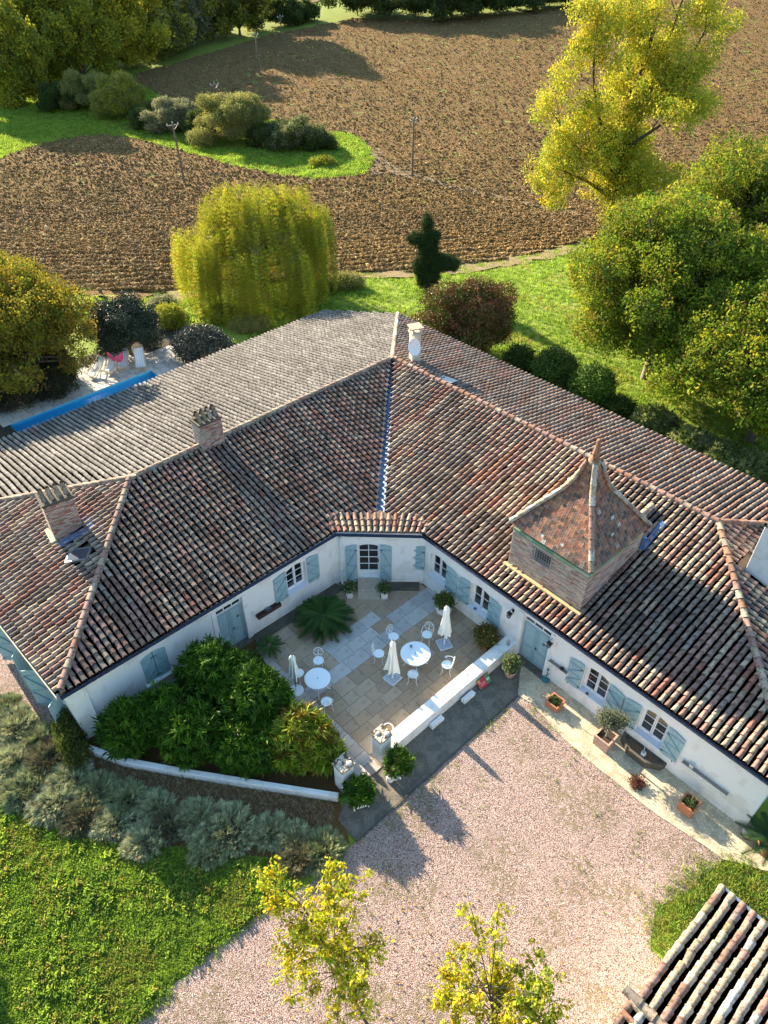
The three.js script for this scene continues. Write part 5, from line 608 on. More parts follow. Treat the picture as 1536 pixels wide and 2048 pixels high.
{ const p = wallPt(wR, 11.3, .23, .28), t = thing('watering_can', 'small pale watering can in the stone trough', 'watering can', p, 1.2); part('can_body', lathe([[0, 0], [.085, 0], [.09, .02], [.085, .15], [.06, .17], [.055, .16], [.075, .14], [.075, .02], [0, .015]], 20), mPotWhite, t); part('spout', taper([[.08, .05, 0], [.15, .12, 0], [.22, .22, 0]], .017, .01, 6, 8), mPotWhite, t); part('handle', tube([[0, .16, 0], [-.06, .24, 0], [-.13, .17, 0], [-.085, .06, 0]], .009, 12, 6), mPotWhite, t); }
{ const p = [11.795,0,-11.173], g = new THREE.SphereGeometry(.2, 28, 20), q = g.attributes.position; for (let i = 0; i < q.count; i++) { const k = 1 + .03 * nz(q.getX(i) * 9, q.getY(i) * 9, q.getZ(i) * 9); q.setXYZ(i, q.getX(i) * k, q.getY(i) * k, q.getZ(i) * k); } g.computeVertexNormals(); const t = thing('stone_ball', 'weathered stone ball ornament at the house end', 'ornament', [p[0], .02, p[2]]); part('ball', g.translate(0, .26, 0), std([.5, .48, .43], { map: tStone, bumpMap: tBump, bumpScale: .01 }), t); part('plinth', lathe([[0, 0], [.15, 0], [.15, .05], [.1, .09], [0, .09]], 20), std([.42, .4, .36], { map: tConcrete }), t); }
// power poles
function powerPole(p, h, tilt, arm, label) { const t = thing('power_pole', label, 'pole', p, arm, 'power poles across the fields'); part('mast', taper([[0, -.3, 0], [tilt * .5, h * .5, 0], [tilt, h, 0]], .15, .1, 6, 8), std([.2, .16, .125], { map: tBark, roughness: .9 }), t); part('cross_arm', merge(box(1.5, .1, .1, tilt, h - .25, 0), beam([tilt, h - .8, .05], [tilt + .55, h - .28, .05], .04, .04), beam([tilt, h - .8, .05], [tilt - .55, h - .28, .05], .04, .04)), std([.22, .22, .22], { metalness: .5, roughness: .6 }), t); for (const x of [-.65, 0, .65]) part('insulator', lathe([[0, 0], [.06, 0], [.075, .06], [.05, .09], [.065, .14], [.03, .2], [0, .2]], 10), std([.6, .62, .62], { roughness: .2 }), t, [tilt + x, h - .2 + (x ? 0 : .15), 0]); return t; }
powerPole([-24.598,-5.48,-95.179], 7.0, -.25, .5, 'wooden power pole standing in the ploughed field behind the willow'); powerPole([3.559,-5.493,-98.589], 6.7, .1, .9, 'slim power pole on the pale track in the field'); powerPole([-22.687,-4.372,-154.025], 6.6, -.2, .8, 'power pole at the edge of the tree shadow far up the field'); powerPole([-20.159,-2.931,-171.493], 5.6, -.1, .8, 'farthest thin power pole below the far hedge');
powerPole([-26.379,-5.627,-129.945], 4.6, 0, .6, 'short pole behind the gully bushes');

// ---------- plants ----------
const leafMat = (o = {}) => new THREE.MeshPhysicalMaterial({ color: 0xffffff, roughness: .95, transmission: .45, thickness: 0, specularIntensity: .25, side: THREE.DoubleSide, ...o });
const mLeaf = leafMat(), mLeafThin = leafMat({ transmission: .5, roughness: .9 }), mLeafGloss = leafMat({ transmission: .22, roughness: .42 }), mNeedle = leafMat({ transmission: .15, roughness: .9 });
function clump(n, size, spread, ratio, seed, up = 0, droop = 0) { // a spray of n folded leaves round a twig
  const r = rng(seed), P = [], U = []; for (let i = 0; i < n; i++) {
    const dir = V3(r() * 2 - 1, (r() * 2 - 1) + up, r() * 2 - 1).normalize(), c = V3(r() * 2 - 1, r() * 2 - 1, r() * 2 - 1).multiplyScalar(spread), L = size * (.7 + .6 * r()), d2 = V3(r() * 2 - 1, (r() * 2 - 1) - droop, r() * 2 - 1).normalize().lerp(dir, up ? .55 : .2).normalize(), sd = d2.clone().cross(V3(r() - .5, r() - .5, r() - .5)).normalize(), nn = d2.clone().cross(sd).multiplyScalar(L * .1 * (r() < .5 ? 1 : -1)), w = L * ratio;
    const a = c, m = c.clone().addScaledVector(d2, L * .45), t = c.clone().addScaledVector(d2, L).addScaledVector(nn, -.6), l = m.clone().addScaledVector(sd, w / 2).add(nn), q = m.clone().addScaledVector(sd, -w / 2).add(nn);
    for (const [x, y, z] of [[a, l, t], [a, t, q]]) { P.push(...x.toArray(), ...y.toArray(), ...z.toArray()); U.push(0, 0, .5, .5, 0, 1); }
  }
  const g = new THREE.BufferGeometry(); g.setAttribute('position', new THREE.Float32BufferAttribute(P, 3)); g.setAttribute('uv', new THREE.Float32BufferAttribute(U, 2)); g.computeVertexNormals(); return g;
}
function blades(n, h, spread, w, seed, lean = .5) { // upright tuft
  const r = rng(seed), P = []; for (let i = 0; i < n; i++) { const a = r() * 6.283, d = spread * Math.sqrt(r()), x = Math.cos(a) * d, z = Math.sin(a) * d, b = r() * 6.283, hh = h * (.5 + .6 * r()), lx = Math.cos(b) * lean * hh * r(), lz = Math.sin(b) * lean * hh * r(), px = -Math.sin(b + r()) * w / 2, pz = Math.cos(b + r()) * w / 2; P.push(x - px, 0, z - pz, x + px, 0, z + pz, x + lx * .4 + px * .8, hh * .55, z + lz * .4 + pz * .8, x - px, 0, z - pz, x + lx * .4 + px * .8, hh * .55, z + lz * .4 + pz * .8, x + lx, hh, z + lz); }
  const g = new THREE.BufferGeometry(); g.setAttribute('position', new THREE.Float32BufferAttribute(P, 3)); g.computeVertexNormals(); return g;
}
function scatter(name, geo, m, pts, parent) { // pts: {p, s, c, q?}
  const im = new THREE.InstancedMesh(geo, m, Math.max(1, pts.length)), o = new THREE.Object3D(), c = new THREE.Color(); pts.forEach((t, i) => { o.position.copy(t.p); if (t.q) o.quaternion.copy(t.q); else o.rotation.set(...t.e); if (t.sv) o.scale.copy(t.sv); else o.scale.setScalar(t.s); o.updateMatrix(); im.setMatrixAt(i, o.matrix); c.setRGB(...t.c); im.setColorAt(i, c); }); im.name = name; shad(im); parent.add(im); return im;
}
const tint = (pal, r) => { const c = pick(pal, r), b = .72 + .56 * r(); return c.map(x => x * b); };
function lobeFill(lobes, n, r, pal, s0, s1, gap = .0, gf = .8, shell = .5) {
  const pts = [], vol = lobes.map(l => l[3] * l[4] * l[5]), tot = vol.reduce((a, b) => a + b, 0); lobes.forEach((l, i) => { const k = Math.round(n * vol[i] / tot), lp = l[6] ?? pal; for (let j = 0; j < k; j++) { const d = V3(r() * 2 - 1, r() * 2 - 1, r() * 2 - 1); if (d.lengthSq() > 1) { j--; continue; } d.normalize().multiplyScalar(Math.pow(r(), shell * .66 + .0)); const bump = 1 + .22 * nz(d.x * 2.2 + l[0], d.y * 2.2 + l[1], d.z * 2.2 + l[2]); const p = V3(l[0] + d.x * l[3] * bump, l[1] + d.y * l[4] * bump, l[2] + d.z * l[5] * bump); if (gap && nz(p.x * gf, p.y * gf, p.z * gf + 7) < -1 + gap * 1.6 && r() < .9) continue; if (p.y < .05) continue; pts.push({ p, s: lerp(s0, s1, r()), e: [r() * 6.3, r() * 6.3, r() * 6.3], c: tint(lp, r) }); } }); return pts;
}
function crownLobes(rx, ry, rz, cy, n, seed, k0 = .28, k1 = .44, low = -.75) { const q = rng(seed), L = [[0, cy, 0, rx * .5, ry * .5, rz * .5]]; for (let i = 0; i < n; i++) { const y = 1 - (1 - low) * (i + .5) / n, a = i * 2.39996 + q() * .7, c = Math.sqrt(Math.max(0, 1 - y * y)), f = .55 + .5 * q(), k = lerp(k0, k1, q()) * (1.25 - .45 * f); L.push([Math.cos(a) * c * rx * f, cy + y * ry * f, Math.sin(a) * c * rz * f, rx * k, ry * k * .85, rz * k]); } return L; }
function limbs(lobes, base, r0, seed, per = 2) { const r = rng(seed), gs = []; const fork = V3(base[0], lobes.reduce((a, l) => Math.min(a, l[1] - l[4] * .7), 1e9), base[2]); fork.y = Math.max(.5, fork.y); gs.push(taper([[base[0], -.2, base[2]], [base[0] + .1 * r0 * (r() - .5), fork.y * .5, base[2]], fork.toArray()], r0 * 1.25, r0 * .85, 5, 9)); for (const l of lobes) for (let k = 0; k < per; k++) { const e = V3(l[0] + (r() - .5) * l[3] * 1.1, l[1] + (r() - .2) * l[4] * .9, l[2] + (r() - .5) * l[5] * 1.1), m = fork.clone().lerp(e, .5).add(V3((r() - .5) * .6, .3 * r(), (r() - .5) * .6)); gs.push(taper([fork.toArray(), m.toArray(), e.toArray()], r0 * .6, r0 * .1, 6, 6)); for (let q = 0; q < 2; q++) { const s = m.clone().lerp(e, r()), z = s.clone().add(V3((r() - .5) * l[3], (r() - .1) * l[4] * .7, (r() - .5) * l[5])); gs.push(taper([s.toArray(), s.clone().lerp(z, .5).add(V3(0, .15, 0)).toArray(), z.toArray()], r0 * .22, r0 * .05, 4, 5)); } } return merge(gs); }
const mBark = std([.2, .16, .12], { map: tBark, bumpMap: tBump, bumpScale: .02, roughness: 1 }), mBarkG = std([.3, .27, .23], { map: tBark, roughness: 1 });
const C_broad = [0, 1, 2].map(i => clump(12, .2, .3, .62, 700 + i)), C_small = [0, 1].map(i => clump(14, .1, .17, .55, 710 + i)), C_far = [0, 1].map(i => clump(12, .34, .45, .6, 720 + i)), C_lance = [0, 1, 2].map(i => clump(15, .2, .035, .15, 730 + i, 1.1)), C_willow = clump(10, .13, .1, .18, 740, 0, 1.2), C_needle = clump(22, .12, .13, .22, 750, .5), C_fine = [0, 1].map(i => clump(14, .055, .1, .5, 760 + i));
function plant(name, label, category, pos, lobes, n, pal, geo, m, s0, s1, o = {}) {
  const t = thing(name, label, category, pos, 0, o.group), r = rng(o.seed ?? Math.floor(Math.abs(pos[0] * 131 + pos[2] * 37)) + 1); if (o.trunk !== 0) part(o.stem ?? 'trunk', limbs(lobes, [0, 0, 0], o.trunk ?? .2, 5 + Math.floor(Math.abs(pos[0] * 10)), o.per ?? 2), o.bark ?? mBark, t);
  const gs = Array.isArray(geo) ? geo : [geo], pts = lobeFill(lobes, n, r, pal, s0, s1, o.gap ?? .28, o.gf ?? .8, o.shell ?? .5); gs.forEach((g, i) => scatter(o.leaves ?? 'crown', g, m, pts.filter((_, k) => k % gs.length === i), t)); return t;
}
const WALNUT = [[0.14, 0.232, 0.0158], [0.181, 0.279, 0.0194], [0.247, 0.324, 0.022], [0.329, 0.371, 0.0264], [0.429, 0.409, 0.0264], [0.23, 0.185, 0.0264], [0.116, 0.185, 0.0176]], GOLD = [[0.471, 0.473, 0.042], [0.55, 0.525, 0.0504], [0.393, 0.446, 0.042], [0.288, 0.38, 0.0378], [0.602, 0.473, 0.0336], [0.655, 0.578, 0.0756]], DARK = [[0.0562, 0.0875, 0.0178], [0.0844, 0.122, 0.0198], [0.112, 0.149, 0.0248], [0.0656, 0.105, 0.0297]], WOODS = [[0.229, 0.278, 0.0317], [0.331, 0.372, 0.037], [0.433, 0.419, 0.0422], [0.179, 0.233, 0.0317], [0.51, 0.443, 0.0422]], WOODY = [[0.552, 0.496, 0.0528], [0.69, 0.582, 0.0528], [0.414, 0.431, 0.0528], [0.322, 0.367, 0.0422]], OLIVE = [[0.26, 0.281, 0.084], [0.34, 0.338, 0.102], [0.2, 0.225, 0.066], [0.4, 0.375, 0.108]], GREYG = [[0.263, 0.271, 0.145], [0.338, 0.344, 0.185], [0.188, 0.209, 0.106]];
const OLEA = [[0.0403, 0.1, 0.0101], [0.0576, 0.135, 0.013], [0.0806, 0.169, 0.0144], [0.115, 0.223, 0.0202]];
// tall autumn tree
{
  const p = [18.86,-1.302,-62.443], sh = q => [q[0] - 2.3 * Math.min(1, Math.max(0, q[1] - 2) / 7), q[1], q[2]], t = thing('tall_tree', 'tall yellow-leaved tree rising above the ploughed field', 'tree', p), r = rng(881), m = [], lobes = [];
  const top = V3(3.8, 21.5, -1.5), tr = [[0, -.3, 0], [.5, 4, 0], [1.6, 8.5, -.3], [2.4, 12, -.6], [3.1, 16.5, -1], [3.6, 20.5, -1.4]]; m.push(taper(tr.map(sh), .42, .07, 20, 9));
  const br = [[[1.2, 7, 0], [.2, 10, .6], [-1.2, 13.5, 1], [-1.6, 17.5, .8]], [[1.9, 9.7, -.4], [3.4, 11.6, .6], [5, 13.8, 1], [6.4, 17, .6]], [[1.5, 8.2, 0], [2.6, 9.5, 1.6], [4.2, 11, 2.4], [6, 12.2, 2.2]], [[2.3, 11.6, -.6], [1.8, 14.5, -2], [1.4, 18.5, -2.4]], [[2.5, 12.4, -.6], [4.4, 15.5, -1.5], [5, 19, -1.6]], [[.6, 5, 0], [-1.4, 6.5, 1], [-3.6, 7.6, 1.6]], [[.4, 4, 0], [2.5, 5.2, 1.2], [4.6, 5.8, 1.8]], [[.9, 6.2, 0], [-1.5, 8.6, -.6], [-4, 11.5, -1]], [[1.8, 9.2, -.3], [3, 12, -2.5], [4, 14, -3.6]], [[.8, 5.6, 0], [2.6, 7.5, -2.5], [5, 9.4, -3]]].map(b => b.map(sh)); for (const b of br) m.push(taper(b, .19, .03, 12, 6));
  for (const b of br) for (let k = 0; k < 7; k++) { const i = 1 + Math.floor(r() * (b.length - 1)), a = V3(b[i - 1]).lerp(V3(b[i]), r()), e = a.clone().add(V3((r() - .5) * 3, (r() - .1) * 2.6, (r() - .5) * 3)); m.push(taper([a.toArray(), a.clone().lerp(e, .5).add(V3(0, .2, 0)).toArray(), e.toArray()], .05, .012, 4, 5)); lobes.push([e.x, e.y, e.z, .95 + r() * .8, .9 + r() * .7, .95 + r() * .8]); }
  for (const [x, y, z] of [[-3.4, 14, .5], [-4.2, 11.5, .4], [-3.2, 9.2, 1], [-2, 7, 1.2], [-1.6, 16, .6], [-.6, 12, 1.6], [.4, 14.8, 1.4], [.3, 9.6, 2], [1.6, 6.6, 2], [-.8, 18.4, .2], [6.2, 15, .8], [6.8, 12, 1], [5.8, 17.6, .4], [-2.6, 17.8, .3], [2, 17.6, .8], [.8, 4.6, 2], [3.4, 7.6, 2.2], [-3.6, 5.6, 1.5]]) lobes.push([...sh([x + (r() - .5), y, z]), 1.35, 1.2, 1.35]);
  part('trunk', merge(m), std([.075, .06, .05], { map: tBark, roughness: 1 }), t); const pts = lobeFill(lobes, 9500, r, GOLD, .65, 1.15, .44, .8, .6); C_broad.forEach((g, i) => scatter('crown', g, mLeafThin, pts.filter((_, k) => k % 3 === i), t));
}
// walnuts on the right
plant('broadleaf_tree', 'broad olive-green broadleaf tree with a pale trunk on the back lawn', 'tree', [16.188,0,-39.885], [...crownLobes(5.2, 4.3, 4.8, 6.2, 40, 11), ...crownLobes(2.6, 1.6, 2.2, 2.9, 10, 12)], 11000, WALNUT, C_broad, mLeaf, .6, 1.05, { trunk: .24, bark: mBarkG, per: 3, gap: .3, gf: .7 });
plant('broadleaf_tree', 'dense green broadleaf tree spreading at the right edge of the lawn', 'tree', [20.242,0,-33.333], [...crownLobes(5.2, 4.4, 4.6, 5.2, 42, 13), ...crownLobes(2.8, 1.7, 2.2, 2.4, 10, 14)], 11000, WALNUT, C_broad, mLeaf, .6, 1.05, { trunk: .26, gap: .26, gf: .7 });
plant('broadleaf_tree', 'yellow-green broadleaf tree standing behind the pale-trunked one', 'tree', [24.285,-0.02,-47.827], crownLobes(6, 5, 5, 7.2, 40, 15), 9000, [...WALNUT, [.22, .24, .035], [.28, .27, .04]], C_broad, mLeaf, .65, 1.1, { trunk: .25, gap: .28, gf: .7 });
// weeping willow
{
  const p = [-8.82,-0.173,-51.526], t = thing('weeping_willow', 'weeping willow with yellow-green curtains at the field edge', 'tree', p), r = rng(919), m = [taper([[0, -.3, 0], [.1, 1.5, 0], [0, 3, 0]], .45, .34, 5, 9)], pts = []; const WIL = [[0.405, 0.416, 0.035], [0.486, 0.468, 0.042], [0.324, 0.364, 0.0315], [0.567, 0.507, 0.063], [0.257, 0.299, 0.028]];
  const heads = []; for (let k = 0; k < 34; k++) { const a = k * 2.4 + r() * .5, rad = 4.7 * Math.sqrt((k + .5) / 34) * (.86 + .26 * r()), h = 7.2 - 2.5 * (rad / 4.7) ** 2 + (r() - .5) * 1.7, e = V3(Math.cos(a) * rad, h, Math.sin(a) * rad * .9); m.push(taper([[0, 2.6, 0], [e.x * .45, h * .75, e.z * .45], e.toArray()], .17, .03, 8, 6)); heads.push(e); for (let q = 0; q < 5; q++) { const z = e.clone().add(V3((r() - .5) * 1.6, .25 + r() * .7, (r() - .5) * 1.6)); m.push(taper([e.toArray(), e.clone().lerp(z, .5).add(V3(.05, .1, 0)).toArray(), z.toArray()], .03, .008, 4, 4)); } }
  for (let s = 0; s < 2100; s++) { const e = heads[Math.floor(r() * heads.length)], o = e.clone().add(V3((r() - .5) * 2, (r() - .4) * .9, (r() - .5) * 2)), rad = Math.hypot(o.x, o.z), out = V3(o.x, 0, o.z).normalize(), len = (rad > 2.8 ? 2.4 + r() * (o.y - 1.6) * .9 : .9 + r() * 2.2), c = tint(WIL, r).map(x => x * (1 + .5 * nz(o.x * .7, o.y * .5, o.z * .7))); const n = Math.round(len / .24); for (let k = 0; k < n; k++) { const f = k / n, pp = o.clone().addScaledVector(out, .5 * Math.sqrt(f)).add(V3(.07 * Math.sin(s + k * .5), -f * len + (f < .15 ? .1 : 0), .07 * Math.cos(s * 1.3 + k * .4))); if (pp.y < .25) break; pts.push({ p: pp, s: .85 + .5 * r(), e: [0, r() * 6.3, 0], c: c.map(x => x * (.85 + .3 * r())) }); } }
  part('trunk', merge(m), std([.26, .19, .11], { map: tBark, roughness: 1 }), t); scatter('crown', C_willow, mLeafThin, pts, t);
}
// left: big tree and hedge by the pool
plant('autumn_tree', 'big autumn-tinged tree above the pool deck at the left edge', 'tree', [-21.97,0,-38.257], crownLobes(4.8, 3.4, 4.6, 4.5, 38, 16), 10500, [[.2, .23, .02], [.3, .29, .025], [.4, .33, .03], [.34, .23, .025], [.14, .18, .02], [.24, .15, .025]], C_broad, mLeaf, .5, .95, { trunk: .25, gap: .26, gf: .75 });
plant('hedge_shrub', 'dark low hedge shrub beside the pool at the picture edge', 'shrub', [-22.443,0,-36.769], [[0, 1, 0, 2.2, 1.3, 1.4], [2.4, .9, -1.4, 1.8, 1.2, 1.3]], 2600, [[.045, .06, .03], [.06, .08, .03], [.08, .09, .05], [.13, .11, .08]], C_small, mLeaf, .8, 1.3, { trunk: .05, stem: 'stem', leaves: 'foliage' });
plant('hedge_shrub', 'dark hedge shrub between the big tree and the deck chairs', 'shrub', [-20.244,0,-39.588], [[0, 1.1, 0, 1.5, 1.3, 1.2], [-1.2, .9, .6, 1.2, 1, 1]], 2000, [[.045, .06, .03], [.06, .08, .03], [.08, .09, .05]], C_small, mLeaf, .8, 1.3, { trunk: .05, stem: 'stem', leaves: 'foliage' });
plant('rounded_shrub', 'rounded dark blue-green shrub behind the deck chairs', 'shrub', [-16.49,0,-42.961], crownLobes(2.2, 2, 2, 2, 16, 17, .34, .5), 4200, [[.03, .055, .03], [.045, .07, .04], [.07, .09, .06], [.11, .13, .1]], C_small, mLeafGloss, .9, 1.4, { trunk: .12, gap: .12 });
plant('silvery_shrub', 'grey-leaved shrub at the corner of the pool deck', 'shrub', [-11.636,0,-42.437], [[0, .95, 0, 1.75, 1.1, 1.5], [1.1, .8, .5, 1.1, .9, 1.1]], 2400, [[.06, .075, .06], [.1, .11, .095], [.15, .16, .14], [.04, .055, .04]], C_small, mLeafGloss, .9, 1.4, { trunk: .06, stem: 'stem', leaves: 'foliage', gap: .15 });
for (const [p, lob, pal, l] of [[[-14.776,-0.007,-47.045], [[0, .6, 0, 1.1, .8, 1]], WOODS, 'small bright green shrub right of the dark blue-green one'], [[-15.716,-0.065,-49.324], [[0, .45, 0, 1, .6, .9]], GREYG, 'low grey-green shrub on the dry field margin'], [[-10.984,-0.02,-47.827], [[0, .5, 0, 1.3, .65, 1]], WOODS, 'loose green weeds in front of the willow'], [[-9.243,-0.003,-46.666], [[0, .35, 0, 1.4, .5, 1]], OLIVE, 'low olive scrub between the willow and the grey roof'], [[-2.992,-0.343,-53.908], [[0, .5, 0, 1.6, .65, .8], [-1.8, .45, .5, 1.2, .55, .7]], OLIVE, 'dry scrub mound to the right of the willow'], [[-6.14,-0.12,-50.577], [[0, .4, 0, 1.4, .55, .7]], WOODS, 'leafy scrub under the right edge of the willow']]) plant('scrub', l, 'shrub', p, lob, 900, pal, C_small, mLeaf, .8, 1.3, { trunk: .03, stem: 'stem', leaves: 'foliage' });
// leaning dark conifer
plant('clipped_conifer', 'dark twisted conifer leaning above the lawn', 'conifer', [3.311,-0.3,-53.364], [[0, 1.3, 0, .85, 1.3, .85], [-.1, 3, 0, .7, 1.3, .7], [-.85, 3.9, 0, .75, .42, .55], [.35, 4.1, .1, .5, .4, .5], [-.2, 4.8, 0, .38, .9, .38], [.95, 2.2, .2, .9, .6, .75], [1.7, 2.1, .2, .6, .5, .55], [-.7, 1.9, .2, .5, .6, .5]], 4200, [[.05, .085, .025], [.07, .11, .03], [.035, .065, .02]], C_needle, mNeedle, .8, 1.3, { trunk: .12, gap: .05, shell: .6 });
plant('reddish_shrub', 'large rounded shrub with reddish new leaves beside the back roof', 'shrub', [5.117,0,-42.961], [...crownLobes(2.9, 2.5, 2.4, 2.4, 18, 18, .34, .5), [.5, 2.7, .3, 2.4, 2.3, 2.2, [[.3, .11, .055], [.36, .15, .07], [.2, .13, .04], [.11, .13, .03]]]], 6500, [[.09, .13, .02], [.12, .16, .025], [.17, .2, .03], [.28, .12, .055], [.32, .15, .07]], C_small, mLeafGloss, .9, 1.4, { trunk: .14, gap: .1 });
for (const [p, lob, pal, n, l] of [[[8.38,0,-40.61], [[0, .8, 0, 1, .9, 1]], DARK, 900, 'dark bush close under the reddish shrub by the roof edge'], [[10.269,0,-38.829], [[0, 1.2, 0, 1.35, 1.3, 1.25]], [[.07, .12, .025], [.1, .16, .03], [.14, .19, .04]], 1900, 'dark glossy bush behind the right roof'], [[12.083,0,-36.877], [[0, 1.2, 0, 1.25, 1.3, 1.2]], [[.09, .17, .025], [.12, .21, .03], [.18, .26, .04]], 1900, 'bright rounded bush next to the dark glossy one behind the roof'], [[13.303,0,-35.559], [[0, .6, 0, 1, .7, .9]], DARK, 800, 'low fern-like bush beyond the rounded bushes']]) plant('garden_bush', l, 'bush', p, lob, n, pal, C_small, mLeafGloss, .9, 1.35, { trunk: .06, stem: 'stem', leaves: 'foliage', gap: .08 });
for (const [p, l] of [[[14.948,0,-34.202], 'pale feathery plant behind the roof below the pale-trunked tree'], [[16.424,0,-32.172], 'pale feathery plant in the middle of the row behind the roof'], [[17.725,0,-30.842], 'pale feathery plant farther along the row behind the roof'], [[18.729,0,-29.992], 'leafy plant at the end of the row behind the roof']]) plant('feathery_plant', l, 'plant', p, [[0, .7, 0, 1.1, .8, .9], [.8, .5, .4, .8, .6, .7]], 800, [[.34, .38, .16], [.42, .45, .22], [.22, .29, .08], [.15, .21, .05]], C_lance, mLeafThin, 1, 1.8, { trunk: .03, stem: 'stem', leaves: 'foliage', group: 'feathery plants behind the roof' });
// bushes along the gully
for (const [p, w, h, pal, l] of [[[-53.32,-5.96,-134.70], 2.6, 3.4, DARK, 'dark shrub at the foot of the woodland'], [[-48.28,-5.90,-135.79], 3.4, 4.6, OLIVE, 'pale olive bush at the left end of the gully row'], [[-41.55,-5.88,-130.11], 3.6, 5.2, [...WOODS, ...OLIVE], 'tall rounded green bush in the gully row'], [[-35.90,-5.86,-123.92], 2.6, 2.8, DARK, 'low dark bush filling the gully row'], [[-30.97,-5.80,-121.67], 3.4, 4, GREYG, 'greyish bush behind the wooden power pole'], [[-25.96,-5.74,-117.82], 2.6, 3, DARK, 'dark bush between two pale ones in the gully'], [[-21.60,-5.68,-114.92], 4.4, 5, OLIVE.concat([[.24, .25, .08]]), 'largest pale green bush of the gully row'], [[-16.18,-5.62,-112.89], 2.4, 2.6, DARK, 'dark bush right of the largest pale bush'], [[-12.50,-5.58,-111.50], 3.2, 3.2, GREYG.concat(DARK), 'dark grey bush near the gully end'], [[-9.07,-5.56,-110.66], 2, 2, DARK, 'last small dark bush at the gully end']]) { plant('gully_bush', l, 'bush', p, crownLobes(w * 1.2, h * .66, w * .95, h * .5, 16, Math.floor(w * 97 - p[0] * 3), .32, .52, -.5), Math.round(300 * w * h), pal, C_small, mLeaf, 1.4, 2.2, { trunk: .1, stem: 'stem', leaves: 'foliage', gap: .16, gf: 1 }); }
plant('scrub', 'small green scrub patch inside the grass loop', 'shrub', [-8.135,-5.528,-103.583], [[0, .4, 0, 1.8, .55, 1.2]], 500, WOODS, C_small, mLeaf, 1.2, 1.8, { trunk: .03, stem: 'stem', leaves: 'foliage' });
// woodland trees
for (const [p, rad, h, pal, l] of [[[-61.27,-5.87,-138.43], 5, 15, WOODS, 'leaning woodland tree at the far left edge'], [[-69.69,-5.67,-144.80], 6, 18, WOODS, 'tall woodland tree cut by the left picture edge'], [[-61.04,-5.31,-153.02], 6, 19, WOODY, 'tall pale woodland tree behind the leaning one'], [[-54.61,-5.39,-151.35], 6.5, 20, WOODS, 'largest dense tree of the woodland'], [[-51.90,-4.83,-161.61], 6, 18, WOODY, 'yellowing tree in the middle of the woodland'], [[-47.42,-4.66,-162.96], 5, 15, WOODY, 'loose yellow-green tree at the woodland front'], [[-43.72,-3.99,-170.61], 5.5, 15, GREYG.concat(WOODS), 'grey-green tree on the right of the woodland'], [[-41.35,-3.45,-176.54], 4.5, 11, GREYG, 'smaller bare-looking tree at the woodland end'], [[-36.07,-2.77,-182.09], 5, 13, WOODS.concat(OLIVE), 'pale bushy tree standing beyond the woodland end'], [[-30.53,-2.35,-184.12], 6, 16, DARK.concat(WOODS), 'dark broad tree right of the pale bushy one'], [[-78.20,-3.57,-180.20], 6, 17, WOODY, 'yellow tree in the second row of the woodland'], [[-67.92,-3.26,-184.21], 6, 18, WOODS, 'green tree in the second row of the woodland'], [[-58.34,-2.62,-192.62], 6, 17, WOODY, 'pale tree at the back of the woodland'], [[-52.59,-1.91,-201.68], 6, 14, GREYG.concat(WOODS), 'grey tree at the back edge of the woodland'], [[-83.63,-1.22,-212.02], 6, 15, WOODY, 'back row tree above the leaning woodland tree'], [[-72.18,-0.91,-218.05], 6, 15, WOODS, 'back row tree above the largest woodland tree']]) { const q = rng(Math.floor(900 - p[0] * 7 - p[2])), lobes = crownLobes(rad * 1.15, h * .5, rad * 1.05, h * .52, 20, Math.floor(q() * 9999), .26, .42, -.95); plant('woodland_tree', l, 'tree', p, lobes, 4200, pal, C_far, mLeaf, .9, 1.6, { trunk: .28, per: 1, gap: .28, gf: .5, group: 'trees of the far woodland' }); }
for (const [p, rad, h, l] of [[[-21.54,-1.39,-190.40], 3.6, 4, 'dark hedge bush on the far bank beside the grass'], [[-17.86,-1.07,-192.13], 2.8, 3.2, 'smaller dark hedge bush on the far bank'], [[-5.88,-0.20,-195.48], 6, 6.5, 'dark hedge tree at the left end of the far hedge'], [[0.22,-0.13,-192.68], 6, 6, 'second dark tree of the far hedge'], [[6.70,-0.02,-190.31], 6, 6, 'third dark tree of the far hedge'], [[12.54,0.11,-188.57], 6, 5.5, 'fourth dark tree of the far hedge'], [[18.38,0.35,-188.09], 6, 6, 'fifth tree of the far hedge, greyer than its neighbours'], [[24.95,0.84,-189.92], 5, 5, 'lower hedge tree beyond the far field edge'], [[32.14,1.35,-191.65], 5, 5, 'hedge tree where the far field edge rises'], [[39.42,1.87,-193.41], 5, 5, 'last hedge tree before the tall yellow tree']]) plant('hedge_tree', l, 'tree', p, crownLobes(rad * 1.15, h * .6, rad * .9, h * .5, 12, Math.floor(500 - p[0] * 3), .3, .5, -.4), 1700, [...DARK, ...DARK, [.07, .09, .035]], C_far, mLeaf, .9, 1.5, { trunk: .12, gap: .1, group: 'trees of the far hedge' });
